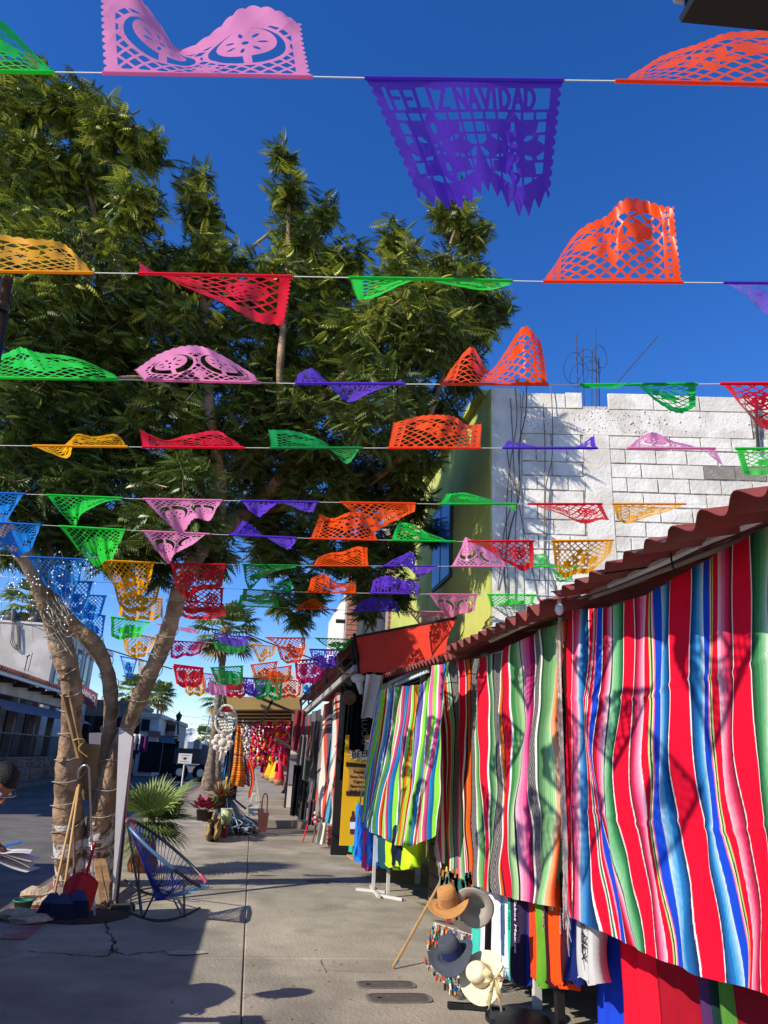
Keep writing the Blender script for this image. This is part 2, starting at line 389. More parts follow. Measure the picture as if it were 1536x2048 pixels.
# rods
m_rust = mat('rusty rod', '4a3c36', .8, .3, 20, .3, 80); m_wire = mat('dark wire', '2b2a2c', .6, .1)
for (x0, y0, x1, y1) in ((1160, 800, 1158, 657), (1172, 800, 1170, 685), (1196, 800, 1195, 647), (1185, 800, 1188, 690), (1202, 800, 1203, 705)):
    a, b = wz(x0, y0), wz(x1, y1); t = random.uniform(-.16, -.04)
    obj('reinforcing_rod', MB().tube([W(a[0], a[1]-.3, t), W(b[0], b[1], t)], .007, 6), m_rust, bw)
a, b = wz(1236, 762), wz(1308, 687)
obj('reinforcing_rod', MB().tube([W(a[0], a[1], -.06), W(b[0], b[1], .22)], .006, 6), m_rust, bw)
for k in range(6):
    c = wz(1150+k*11, 725+random.uniform(-22, 22)); rr = random.uniform(.1, .2); pts = []
    for q in range(23):
        an = q/22*2*math.pi*random.choice([1, 1])+k; pts.append(W(c[0]+rr*math.cos(an)*.7, c[1]+rr*math.sin(an), -.1+.1*math.sin(an+k)))
    obj('wire_loop', MB().tube(pts, .0035, 5), m_wire, bw)
# drainpipe and cable bundle on the wall
m_cable = mat('grey cable', '6c675f', .7, .2); m_cableb = mat('black cable', '22242c', .6, .1)
cabs = [([(1030, 780), (1032, 850), (1018, 940), (1012, 1030), (1015, 1190)], 0), ([(1046, 785), (1040, 860), (1036, 960), (1030, 1060), (1030, 1200)], 0), ([(1052, 760), (1050, 830), (1036, 900), (1038, 985), (1020, 1060), (1008, 1140), (1012, 1200)], 1),
        ([(1100, 770), (1103, 840), (1102, 920), (1090, 980), (1092, 1060), (1090, 1110), (1112, 1190)], 0), ([(1085, 810), (1088, 900), (1087, 1000), (1087, 1120), (1092, 1200)], 0),
        ([(1020, 800), (1024, 880), (1028, 960), (1044, 1050), (1060, 1120), (1075, 1200)], 0), ([(1013, 900), (1022, 1000), (1008, 1060), (1002, 1120), (995, 1180)], 0)]
for pts, kk in cabs:
    q = [W(*wz(*p), .05+.03*math.sin(i)) for i, p in enumerate(pts)]
    obj('cable', MB().tube(smoothpath(q, 5), .007, 5), (m_cable, m_cableb)[kk], bw)
c, d = wz(1507, 800), wz(1512, 905)
obj('drain_pipe', MB().tube([W(c[0], c[1], .06), W(d[0], d[1], .06)], .02, 8), m_cableb, bw)
# lime green side facade along the street
m_lime = mat('lime green paint', 'b9bf62', .85, .08, 2, .25, 20, c2='a9b057', mixscale=.6)
m_glassb = mat('blue window glass', '2d5d9c', .12, .15, 1, spec=.8); m_frame = mat('dark window frame', '2b3a44', .5, .1)
XF = 2.78; y_a, y_b = 8.45, 15.6
zt = PX(985, 785, XF)[2]
lf = obj('side_facade', MB().hexa([(XF-.02, y_a+.01, 0), (XF+.15, y_a+.01, 0), (XF+.15, y_b, 0), (XF-.02, y_b, 0), (XF-.02, y_a+.01, ZT+.01), (XF+.15, y_a+.01, ZT+.01), (XF+.15, y_b, ZT+.01), (XF-.02, y_b, ZT+.01)]), m_lime, bw)
yy0, yy1 = PX(908, 1100, XF)[1], PX(872, 1100, XF)[1]; zz1, zz0 = PX(890, 1010, XF)[2], PX(890, 1168, XF)[2]
wn = obj('window', MB().box((XF-.035, (yy0+yy1)/2, (zz0+zz1)/2), (.05, yy1-yy0, zz1-zz0)), m_frame, bw)
for k in range(2):
    ya = yy0+.04+k*(yy1-yy0)/2; obj('pane', MB().box((XF-.062, ya+(yy1-yy0)/4-.03, (zz0+zz1)/2), (.012, (yy1-yy0)/2-.08, zz1-zz0-.1)), m_glassb, wn)
obj('coping', MB().box((XF+.05, (y_a+y_b)/2+.1, ZT+.06), (.34, y_b-y_a-.2, .09)), m_lime, bw)

# white building beyond with salmon brick piers
m_white = mat('white render', 'd5d0c8', .9, .06, 2, .2, 15); m_salm = mat('salmon brick', 'b9796a', .85, .15, 10, .4, 50)
xb = PY(690, 1260, 17.5)[0]; zb = PY(690, 1212, 17.5)[2]
wb = thing('white_shop_building', 'white shop building with salmon brick pier and lamp bracket beyond the red awning', 'building', (xb, 17.5, 0))
obj('wall', MB().box((xb+1.9, 21, (zb+.8)/2), (3.4, 7, zb+.8)), m_white, wb)
def pier(px0, px1, Y, ztop):
    a, b = PY(px0, 1250, Y)[0], PY(px1, 1250, Y)[0]
    p = obj('brick_pier', MB().box(((a+b)/2, Y, ztop/2), (b-a, .4, ztop)), m_mortar, wb); z = 2.4
    while z < ztop:
        for q in (0, 1):
            obj('brick', MB().box((a+(b-a)*(.26+.48*q), Y-.01, z+.05), ((b-a)*.46, .42, .1)), m_salm, p)
        z += .125
pier(690, 712, 17.2, zb+1.2); pier(772, 785, 17.2, zb+1.4)
a = PY(672, 1242, 17.2); b = PY(692, 1243, 17.2)
obj('lamp_bracket', MB().tube([a, b], .05, 8), m_cableb, wb)
m_yel = mat('pale yellow render', 'c9cf8a', .9, .1)
# salmon house seen between leaves, left of the lime wall
hs = thing('salmon_house', 'salmon and beige upper storey glimpsed through leaves left of the lime green wall', 'building', (3.2, 24, 0))
pa, pb = PY(792, 945, 20), PY(870, 945, 20)
obj('wall', MB().box(((pa[0]+pb[0])/2+.3, 21, pa[2]/2), (pb[0]-pa[0]+.6, 2, pa[2])), mat('beige stone render', 'a39788', .9, .2, 3, .5), hs)
obj('brick_quoin', MB().box((pa[0]+.15, 19.95, pa[2]/2+.2), (.5, .12, pa[2])), m_salm, hs)
obj('parapet', MB().box(((pa[0]+pb[0])/2+.3, 19.9, pa[2]+.1), (pb[0]-pa[0]+.8, .3, .2)), m_white, hs)
# ================================================================ LEFT SIDE OF THE STREET
m_offw = mat('off white wall', 'cdc8bf', .9, .1, 1.2, .3, 12, c2='bdb7ad', mixscale=.7)
m_tile = mat('clay roof tile', '9c5f4c', .85, .25, 6, .3, 40, c2='7d4c3e', mixscale=2)
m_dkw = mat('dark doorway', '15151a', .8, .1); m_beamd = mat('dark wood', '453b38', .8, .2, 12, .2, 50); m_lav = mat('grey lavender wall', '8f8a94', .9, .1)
m_glass = mat('dark glass', '2b3340', .15, .1, 1, spec=.8); m_stone = mat('sandstone wall', '8c7b66', .95, .25, 3, .7, 25, c2='6f6254', mixscale=2)
m_iron = mat('black iron', '17181b', .5, .1, spec=.5); m_alum = mat('white aluminium', 'c9ccce', .5, .08)
def frame(a, b):                # local frame along plan points a->b: P(s, t, z), t towards the street
    a = np.array(a, float); b = np.array(b, float); L = np.linalg.norm(b-a); u = (b-a)/L; n = np.array([u[1], -u[0]])
    def P(s, t, z): q = a+u*s+n*t; return (q[0], q[1], z)
    return P, L
def fbox(mb, P, s0, s1, t0, t1, z0, z1):
    return mb.hexa([P(s0, t1, z0), P(s1, t1, z0), P(s1, t0, z0), P(s0, t0, z0), P(s0, t1, z1), P(s1, t1, z1), P(s1, t0, z1), P(s0, t0, z1)])
# veranda shop with clay tile eave: front line parallel to the street
XL = -9.0
P, L = frame((XL, 17), (XL, 37.6))
shop = thing('veranda_shop', 'single storey shop with clay tile eave and dark doorways above a stone terrace wall', 'building', (XL, 23, 0))
def sz(px, py, X=XL): q = PX(px, py, X); return q[1]-17, q[2]
ze = sz(60, 1358, XL+.6)[1]
print('eave z', ze, sz(0, 1322), sz(120, 1395), sz(60, 1520), sz(60, 1575))
fw_ = MB(); fbox(fw_, P, 0, L, -5, -1.6, 0, ze+.35); obj('wall', fw_, m_lav, shop)
fb = MB(); fbox(fb, P, 0, L, -.35, .0, ze-.62, ze-.12); obj('fascia_wall', fb, m_offw, shop)
rf = obj('roof', MB().add([P(0, .75, ze-.03), P(L, .75, ze-.03), P(L, -3, ze+1.0), P(0, -3, ze+1.0), P(0, .75, ze-.12), P(L, .75, ze-.12), P(L, -3, ze+.9), P(0, -3, ze+.9)], [(0, 1, 2, 3), (7, 6, 5, 4), (0, 4, 5, 1), (1, 5, 6, 2), (2, 6, 7, 3), (3, 7, 4, 0)]), m_tile, shop)
meT = None
for k in range(int(L/.26)):
    s = k*.26+.1
    q = MB().tube([P(s, .83, ze-.02), P(s, -.9, ze+.44)], [.1, .085], 7)
    obj('tile', q, m_tile, rf)
obj('gutter', fbox(MB(), P, 0, L, .66, .8, ze-.2, ze-.08), m_alum, shop)
for k in range(12):
    obj('rafter', fbox(MB(), P, .6+k*1.9, .75+k*1.9, -1.6, .62, ze-.3, ze-.14), m_beamd, shop)
for k in range(8):
    s0 = 1+k*2.7
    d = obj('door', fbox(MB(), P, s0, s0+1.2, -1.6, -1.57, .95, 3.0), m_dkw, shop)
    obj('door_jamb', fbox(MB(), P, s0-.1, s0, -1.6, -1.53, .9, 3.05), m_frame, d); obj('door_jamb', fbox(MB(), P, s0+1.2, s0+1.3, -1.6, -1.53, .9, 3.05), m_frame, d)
    if k % 2: obj('curtain', fbox(MB(), P, s0+1.5, s0+2.1, -1.58, -1.5, 1.2, 2.9), mat('pale curtain', 'a9a5a8', .9, .1), shop)
for k in range(8):
    obj('pillar', fbox(MB(), P, 2.2+k*2.75, 2.45+k*2.75, -.32, -.07, .9, ze-.6), m_lav, shop)
obj('terrace', fbox(MB(), P, 0, L, -5, .0, -.1, .92), m_farwalk, shop)
aw = obj('awning', MB().add([P(9, .0, 2.9), P(22, .0, 2.9), P(22, .95, 2.45), P(9, .95, 2.45)], [(0, 1, 2, 3)]), mat('grey awning', '77788a', .8, .1), shop)
# stone retaining wall, each stone its own piece
rwll = thing('stone_terrace_wall', 'rough sandstone retaining wall under the terrace railing across the street', 'wall', (XL, 23, -.1))
obj('wall_core', fbox(MB(), P, 0, L, 0, .12, -.2, .93), m_mortar, rwll)
s = 6.0
while s < L-.4:
    zz = -.1
    while zz < .85:
        wS = random.uniform(.5, .9); hS = random.uniform(.24, .34); e = lambda: random.uniform(-.03, .03); z1 = min(zz+hS, .93)
        f = [P(s+.02+e()*0, .12, zz+.015), P(s+.62, .12, zz+.015), P(s+.62, .12, z1-.015), P(s+.02, .12, z1-.015)]
        h = [P(s+.07+e(), .17, zz+.05+e()*.5), P(s+.57+e(), .17+e()*.5, zz+.05), P(s+.57+e(), .17, z1-.05), P(s+.07, .17+e()*.5, z1-.05+e()*.5)]
        obj('stone', MB().add(f+h, [(4, 5, 6, 7), (0, 1, 5, 4), (1, 2, 6, 5), (2, 3, 7, 6), (3, 0, 4, 7)]), m_stone, rwll)
        zz = z1
    s += .65
rail = thing('terrace_railing', 'black iron railing along the terrace of the tile eave shop', 'railing', (XL, 23, .93))
obj('top_rail', fbox(MB(), P, 0, L, .0, .05, 1.75, 1.8), m_iron, rail)
for k in range(130):
    obj('baluster', fbox(MB(), P, 2+k*.15, 2.02+k*.15, .01, .03, .93, 1.76), m_iron, rail)
# white upper building with water tanks behind the eave: gable side faces the camera
d0 = 38.2
pA = PY(-260, 1250, d0); pB = PY(96, 1368, d0); zt1 = PY(60, 1248, d0)[2]
XB = pB[0]
print('white upper', pA, pB, zt1)
ub = thing('white_upper_building', 'rough white two storey building with roof water tanks rising behind the clay tile eave', 'building', (XB, d0, 0))
obj('wall', MB().box(((XB-14)/2-3.5, d0+4.4, zt1/2), (XB+20.5-XB+(-XB-20.5)+(XB+20.5), 8.8, zt1)) if False else MB().hexa([(-20, d0, 0), (XB, d0, 0), (XB, d0+9, 0), (-20, d0+9, 0), (-20, d0, zt1), (XB, d0, zt1), (XB, d0+9, zt1), (-20, d0+9, zt1)]), m_offw, ub)
obj('parapet', MB().hexa([(-20, d0-.06, zt1), (XB+.06, d0-.06, zt1), (XB+.06, d0+9, zt1), (-20, d0+9, zt1), (-20, d0-.06, zt1+.1), (XB+.06, d0-.06, zt1+.1), (XB+.06, d0+9, zt1+.1), (-20, d0+9, zt1+.1)]), m_white, ub)
# front toward the street: tall windows
for k in range(4):
    y = d0+.7+k*2.0
    wn = obj('window', MB().box((XB+.02, y+.45, zt1-1.7), (.06, .8, 2.4)), m_glass, ub); obj('sill', MB().box((XB+.07, y+.45, zt1-2.95), (.14, 1.0, .08)), m_white, wn)
    obj('pilaster', MB().box((XB+.05, y+1.25, zt1-1.5), (.12, .3, 3.0)), m_white, ub)
obj('roof_ledge', MB().box((XB+.5, d0+8.2, zt1-.2), (1.1, 2.2, .25)), m_alum, ub)
m_tank = mat('black plastic tank', '33302e', .5, .15, 3)
def tank(px0, px1, py, Y, label):
    a, b = PY(px0, py, Y), PY(px1, py, Y); r = (b[0]-a[0])/2; c = ((a[0]+b[0])/2, Y)
    M_ = Matrix.Translation((c[0], c[1], zt1+.1))
    t = thing('water_tank', label, 'tank', (c[0], c[1], zt1+.1), 'water tanks on the white roof')
    obj('tank_body', MB().lathe([(0, 0), (r, 0), (r, .35), (r*.97, .4), (r, .45), (r, .62), (r*.9, .72), (r*.45, .86), (r*.4, .86)], 20, M_), m_tank, t, True)
    obj('lid', MB().lathe([(r*.42, .86), (r*.42, .95), (r*.3, 1.0), (0, 1.0)], 16, M_), m_tank, t, True)
tank(3, 40, 1248, d0+3, 'black water tank on the white roof nearer the frame edge behind the pipe mast')
tank(55, 87, 1250, d0+3, 'black water tank on the white roof, right beside the tree trunk')
mp = PY(23, 1290, d0-.1)
mast = thing('wall_pipe_mast', 'grey pipe mast with dangling cables on the front of the white upper wall', 'mast', mp)
obj('pipe', MB().tube([PY(25, 1240, d0-.15), PY(27, 1218, d0-.15)], .09, 8), m_cable, mast)
for k in range(3):
    obj('cable', MB().tube(smoothpath([PY(25+k*3, 1240, d0-.12), PY(23+k*2, 1270, d0-.15), PY(22+k*4, 1288, d0-.12), PY(36+k, 1298, d0-.12), PY(33+k*2, 1250, d0-.12)], 6), .02, 5), m_cable, mast)
ant = thing('antenna', 'thin rusty antenna rods standing on the clay tile eave', 'antenna', PY(50, 1340, 30))
obj('rod', MB().tube([PY(49, 1342, 30), PY(56, 1311, 30)], .02, 5), m_rust, ant); obj('rod', MB().tube([PY(56, 1343, 30), PY(65, 1306, 30)], .015, 5), m_rust, ant)
obj('element', MB().tube([PY(53, 1314, 30), PY(60, 1310, 30)], .03, 5), m_rust, ant)
# pharmacy sign: blade sign facing the camera
m_sign = mat('maroon sign face', '8c4a55', .6, .08); m_signw = mat('sign lettering white', 'dedad6', .6, .05)
Ys = 37.0; A, B = PY(108, 1342, Ys), PY(194, 1392, Ys)
ux = PY(194, 1390, Ys)-PY(156, 1366, Ys)
a, b, c, d = PY(124, 1343, Ys), PY(195, 1387, Ys), PY(191, 1421, Ys), PY(120, 1380, Ys)
ux = (b-a)/np.linalg.norm(b-a); uy = (a-d)/np.linalg.norm(a-d)
sg = thing('pharmacy_sign', 'maroon pharmacy sign board with white capitals, half hidden by the tree trunk', 'sign', (a+c)/2)
nn = np.array([0, .12, 0])
obj('sign_board', MB().hexa([tuple(q) for q in (d, c, c+nn, d+nn, a, b, b+nn, a+nn)]), m_sign, sg)
hh = np.linalg.norm(a-d)
textobj('DISCOUNT PHARMACY', hh*.52, (a+b)/2-uy*hh*.55+np.array([0, -.02, 0]), ux, uy, m_signw, sg, fit=np.linalg.norm(b-a)*.94)
textobj('DENTAL OPTICAL', hh*.22, (c+d)/2+uy*hh*.1+np.array([0, -.02, 0]), ux, uy, m_signw, sg) if False else None
obj('support_arm', MB().beam(tuple(d+np.array([0, .2, 0])), (XL+.6, Ys+.3, d[2]-.2), .1, .1), m_iron, sg)
# dark shops further down on the left
def farshop(name, label, px0, px1, Y0, pyt, pyb, m, n_open=3):
    """A block whose camera side runs px0..px1 at depth Y0; door and window openings set in it."""
    a, b = PY(px0, pyt, Y0), PY(px1, pyt, Y0); zt = a[2]; zb = -.1
    t = thing(name, label, 'building', ((a[0]+b[0])/2, Y0, zb))
    obj('wall', MB().hexa([(a[0], Y0, zb), (b[0], Y0, zb), (b[0], Y0+8, zb), (a[0], Y0+8, zb), (a[0], Y0, zt), (b[0], Y0, zt), (b[0], Y0+8, zt), (a[0], Y0+8, zt)]), m, t)
    obj('parapet', MB().hexa([(a[0]-.1, Y0-.1, zt), (b[0]+.1, Y0-.1, zt), (b[0]+.1, Y0+8, zt), (a[0]-.1, Y0+8, zt), (a[0]-.1, Y0-.1, zt+.25), (b[0]+.1, Y0-.1, zt+.25), (b[0]+.1, Y0+8, zt+.25), (a[0]-.1, Y0+8, zt+.25)]), m, t)
    return t, a, b, zt
m_grey = mat('grey render', '9d978e', .9, .1, .8); m_shadewall = mat('shade-toned render', '7b746c', .9, .15, .8)  # second render is coloured darker to stand for a wall in shade
t, a, b, zt = farshop('shuttered_shop', 'shaded shop with wooden shutters between the trunks below the pharmacy sign', 150, 272, 48, 1405, 1560, m_shadewall)
for k in range(4):
    x = a[0]+.5+k*(b[0]-a[0])/4
    w_ = obj('window', MB().box((x+.4, 47.95, 2.4), (.9, .06, 1.6)), m_dkw, t)
    obj('shutter', MB().box((x-.2, 47.93, 2.4), (.3, .08, 1.6)), m_beamd, w_)
t, a, b, zt = farshop('white_corner_house', 'white rendered two storey house with a dark shop front, left of the lantern house', 283, 319, 46, 1434, 1560, m_offw)
for (q0, q1, r0, r1, mm) in ((284, 297, 1438, 1462, m_dkw), (302, 317, 1452, 1462, m_white), (284, 318, 1482, 1545, m_dkw), (297, 320, 1462, 1474, m_brk)):
    A = PY(q0, r0, 45.9); B = PY(q1, r1, 45.9)
    obj('window' if mm is m_dkw else 'sign_panel', MB().box(((A[0]+B[0])/2, 45.95, (A[2]+B[2])/2), (abs(B[0]-A[0]), .1, abs(A[2]-B[2]))), mm, t)
t, a, b, zt = farshop('balcony_house', 'grey house with dark iron balcony and shaded eave beneath a street lantern', 319, 352, 50, 1446, 1560, m_grey)
for (q0, q1, r0, r1, mm) in ((322, 326, 1448, 1468, m_dkw), (329, 333, 1446, 1466, m_dkw), (336, 350, 1450, 1462, m_beamd), (322, 350, 1480, 1548, m_dkw)):
    A = PY(q0, r0, 49.9); B = PY(q1, r1, 49.9)
    obj('window', MB().box(((A[0]+B[0])/2, 49.95, (A[2]+B[2])/2), (abs(B[0]-A[0]), .1, abs(A[2]-B[2]))), mm, t)
A, B = PY(335, 1466, 49), PY(356, 1480, 49)
bl = obj('balcony', MB().box(((A[0]+B[0])/2, 49.4, B[2]), (B[0]-A[0], 1.2, .12)), m_iron, t)
obj('railing', MB().box(((A[0]+B[0])/2, 48.85, (A[2]+B[2])/2), (B[0]-A[0], .05, .06)), m_iron, bl)
for k in range(9): obj('baluster', MB().tube([(A[0]+(B[0]-A[0])*k/8, 48.85, B[2]), (A[0]+(B[0]-A[0])*k/8, 48.85, (A[2]+B[2])/2)], .03, 4), m_iron, bl)
obj('eave', MB().add([PY(320, 1436, 49), PY(350, 1443, 49), PY(352, 1447, 51), PY(320, 1447, 51)], [(0, 1, 2, 3)]), m_white, t)
obj('awning', MB().add([PY(316, 1470, 47), PY(346, 1473, 47), PY(352, 1488, 44), PY(318, 1484, 44)], [(0, 1, 2, 3), (3, 2, 1, 0)]), m_iron, t)
ln = thing('street_lantern', 'small dark street lantern standing on the balcony house corner', 'lantern', PY(356, 1446, 48))
obj('lantern_post', MB().tube([PY(356, 1470, 48), PY(356, 1444, 48)], .06, 6), m_iron, ln); q = PY(357, 1439, 48); obj('lantern_head', MB().lathe([(0, -.1), (.1, -.1), (.2, .25), (.05, .42), (0, .55)], 6, Matrix.Translation(tuple(q))), m_iron, ln)
t, a, b, zt = farshop('far_white_house', 'low bright white house at the street end, left of the pylon', 348, 408, 90, 1484, 1540, m_white)
A = PY(391, 1490, 89.8); obj('window', MB().box((A[0], 89.9, A[2]), (.9, .15, 1.2)), m_glass, t)
t, a, b, zt = farshop('far_stepped_house', 'small white stepped house with a dish aerial beyond the balcony house', 359, 378, 80, 1466, 1540, m_white)
obj('dish_aerial', MB().lathe([(0, 0), (.5, .1), (.75, .3)], 12, Matrix.Translation(tuple(PY(382, 1472, 80))) @ Matrix.Rotation(1.2, 4, 'X')), m_alum, t)
# clothes hung before the white corner house
m_purp = mat('purple cloth', '59204f', .9, .1)
for (px, py, m, l) in ((273, 1484, m_signw, 'white shirt hung outside the far shop left of the purple cloth'), (284, 1488, m_purp, 'purple cloth hung outside the far shop beyond the trunk'), (268, 1492, mat('navy cloth', '1d2440', .9), 'navy cloth hung outside the far shop, nearest the white board')):
    c = PY(px, py, 36)
    def ff(u, v, c=c): return (c[0]-.25+.5*u, c[1]+.06*math.sin(u*14), c[2]+.35-.7*v)
    tag(obj('hanging_cloth', MB().grid(ff, 10, 4), m, smooth=True), l, 'cloth', 'clothes outside the far shops')
# street sign with a bird emblem
c = PY(370, 1517, 30); z0 = -.0
sg = thing('bird_emblem_sign', 'white square street sign with a black bird emblem on a thin white post', 'sign', (c[0], c[1], 0))
hw = (PY(384, 1517, 30)[0]-PY(357, 1517, 30)[0])/2; hh = (PY(370, 1507, 30)[2]-PY(370, 1527, 30)[2])/2
obj('sign_board', MB().box((c[0], c[1], c[2]), (hw*2, .04, hh*2)), m_signw, sg); obj('post', MB().tube([(c[0], c[1]+.03, 0), (c[0], c[1]+.03, c[2])], .03, 8), m_signw, sg)
em = MB(); y = c[1]-.023
def fl(pts, m, nm): obj(nm, MB().add([(c[0]+p[0]*hw, y, c[2]+p[1]*hh) for p in pts], [tuple(range(len(pts)))]), m, sg)
fl([(-.5, .25), (-.15, .12), (0, .35), (.15, .12), (.5, .25), (.25, -.05), (.12, -.1), (.2, -.35), (0, -.2), (-.2, -.35), (-.12, -.1), (-.25, -.05)], m_iron, 'emblem')
fl([(-.7, -.55), (.7, -.55), (.7, -.68), (-.7, -.68)], mat('sign grey line', '8f8a88', .8), 'line'); fl([(-.7, .72), (.7, .72), (.7, .6), (-.7, .6)], mat('sign red line', 'b56a5c', .8), 'line')
# grey box truck, parked cars, scooter
m_truck = mat('grey truck box', '55585f', .5, .12, 2); m_tyre = mat('tyre rubber', '141414', .85); m_chrome = mat('bright metal', 'b8bcc0', .3, .05, metal=.8)
A, B = PY(349, 1508, 43), PY(413, 1505, 43)
tr = thing('box_truck', 'dark grey box truck parked across the street end behind the bird sign', 'truck', ((A[0]+B[0])/2, 44, -.13))
ztk = PY(380, 1497, 43)[2]
obj('cargo_box', MB().hexa([(A[0], 43, .75), (B[0]-.3, 43, .75), (B[0]-.3, 45.4, .75), (A[0], 45.4, .75), (A[0], 43, ztk), (B[0]-.3, 43, ztk), (B[0]-.3, 45.4, ztk), (A[0], 45.4, ztk)]), m_truck, tr)
for k in range(9): obj('rib', MB().box((A[0]+.1+k*(B[0]-A[0]-.5)/8, 42.97, (ztk+.75)/2), (.05, .04, ztk-.75)), m_iron, tr)
obj('cab', MB().hexa([(B[0]-.3, 43.1, .4), (B[0]+.9, 43.1, .4), (B[0]+.9, 45, .4), (B[0]-.3, 45, .4), (B[0]-.3, 43.2, 1.8), (B[0]+.5, 43.2, 1.8), (B[0]+.5, 44.9, 1.8), (B[0]-.3, 44.9, 1.8)]), m_truck, tr)
for x in (A[0]+.4, B[0]-.2):
    wl = obj('wheel', MB().lathe([(0, -.1), (.42, -.12), (.45, 0), (.42, .12), (0, .1)], 18, Matrix.Translation((x, 43.1, .3)) @ Matrix.Rotation(math.pi/2, 4, 'X')), m_tyre, tr, True)
    obj('rim', MB().lathe([(0, .13), (.2, .13), (.22, .1)], 12, Matrix.Translation((x, 43.1, .3)) @ Matrix.Rotation(math.pi/2, 4, 'X')), m_chrome, wl)
def car(cx, cy, label, m):
    t = thing('parked_car', label, 'car', (cx, cy, -.13), 'cars parked along the street')
    w2 = .85; prof = [(-2.1, .3), (-2.15, .7), (-2.0, .95), (-1.2, 1.02), (-.7, 1.45), (.9, 1.48), (1.5, 1.05), (2.05, .95), (2.15, .6), (2.1, .3)]
    vs = []; n = len(prof)
    for sx, k in ((-1, 1), (-1, .0), (1, .0), (1, 1)):
        pass
    L_ = [(cx-w2*(.86 if z > 1.2 else 1), cy+y, z-.13) for y, z in prof]; R_ = [(cx+w2*(.86 if z > 1.2 else 1), cy+y, z-.13) for y, z in prof]
    obj('body', MB().add(L_+R_, [tuple(range(n)), tuple(reversed(range(n, 2*n)))]+[(i, i+n, (i+1) % n+n, (i+1) % n) for i in range(n)]), m, t)
    for sx in (-1, 1):
        x = cx+sx*w2*.95
        obj('side_window', MB().add([(x, cy-1.1, .93), (x, cy+1.35, .93), (x-sx*.1, cy+.85, 1.28), (x-sx*.1, cy-.65, 1.28)], [(0, 1, 2, 3)]), m_glass, t)
        for yy in (-1.3, 1.3):
            wl = obj('wheel', MB().lathe([(0, -.1), (.29, -.1), (.31, 0), (.29, .1), (0, .1)], 16, Matrix.Translation((cx+sx*.78, cy+yy, .18)) @ Matrix.Rotation(math.pi/2, 4, 'Y')), m_tyre, t, True)
            obj('rim', MB().lathe([(0, .11), (.17, .11), (.18, .08)], 10, Matrix.Translation((cx+sx*.78, cy+yy, .18)) @ Matrix.Rotation(sx*math.pi/2, 4, 'Y')), m_chrome, wl)
    obj('rear_window', MB().add([(cx-.7, cy-1.17, .93), (cx+.7, cy-1.17, .93), (cx+.6, cy-.75, 1.28), (cx-.6, cy-.75, 1.28)], [(0, 1, 2, 3)]), m_glass, t)
    for sx in (-1, 1): obj('tail_light', MB().box((cx+sx*.68, cy-2.14, .62), (.2, .05, .14)), mat('red lamp', '8a2020', .3), t)
m_cardk = mat('dark car paint', '20242c', .25, .05, spec=.7); m_carsil = mat('silver car paint', '6e737a', .3, .05, spec=.7)
car(-7.2, 41, 'silver grey parked car by the far kerb, beyond the fan palm', m_carsil)
car(-7.2, 49, 'dark parked car by the far kerb under the awnings', m_cardk)
c = PG(340, 1605, -.13); m_teal = mat('blue scooter paint', '4d7da6', .3, .05, spec=.6)
sc = thing('scooter', 'blue and orange scooter parked in the road behind the fan palm', 'scooter', (-5.0, 30, -.13))
for yy in (-.55, .55): obj('wheel', MB().lathe([(0, -.06), (.2, -.06), (.25, 0), (.2, .06), (0, .06)], 14, Matrix.Translation((-5.0, 30+yy, .12)) @ Matrix.Rotation(math.pi/2, 4, 'Y')), m_tyre, sc, True)
obj('body', MB().ball((-5.0, 30.35, .5), .3, 10, 8, (.6, 1.3, .8)), m_teal, sc, True); obj('seat', MB().ball((-5.0, 30.2, .78), .3, 10, 8, (.5, 1.3, .3)), m_tyre, sc, True)
obj('leg_shield', MB().box((-5.0, 29.55, .6), (.4, .08, .7), rx=-.25), mat('orange paint', 'c4682c', .35), sc); obj('handlebar', MB().tube([(-5.35, 29.6, 1.02), (-5.0, 29.55, .98), (-4.65, 29.6, 1.02)], .025, 6), m_chrome, sc)
obj('mirror', MB().ball((-5.3, 29.6, 1.2), .08, 8, 6), m_chrome, sc)
# pylon
m_steel = mat('galvanised steel', '8d949c', .6, .1, metal=.3)
pc = PY(414, 1500, 150); py_ = thing('lattice_pylon', 'slender steel lattice power pylon in the distance between the palms', 'pylon', (pc[0], 150, 0)); zt_ = PY(417, 1430, 150)[2]
for sx in (-1, 1):
    for sy in (-1, 1): obj('leg', MB().tube([(pc[0]+sx*.9, 150+sy*.9, 0), (pc[0]+sx*.25, 150+sy*.25, zt_)], .09, 4), m_steel, py_)
for k in range(8):
    z0 = zt_*k/8; z1 = zt_*(k+1)/8; w0 = .9-.65*k/8; w1 = .9-.65*(k+1)/8
    obj('cross_brace', MB().tube([(pc[0]-w0, 149.5, z0), (pc[0]+w1, 149.5, z1)], .06, 4).tube([(pc[0]+w0, 149.5, z0), (pc[0]-w1, 149.5, z1)], .06, 4), m_steel, py_)
for k, z_ in enumerate((.97, .88, .78)): obj('crossarm', MB().tube([(pc[0]-1.7, 150, zt_*z_), (pc[0]+1.7, 150, zt_*z_)], .08, 4), m_steel, py_)

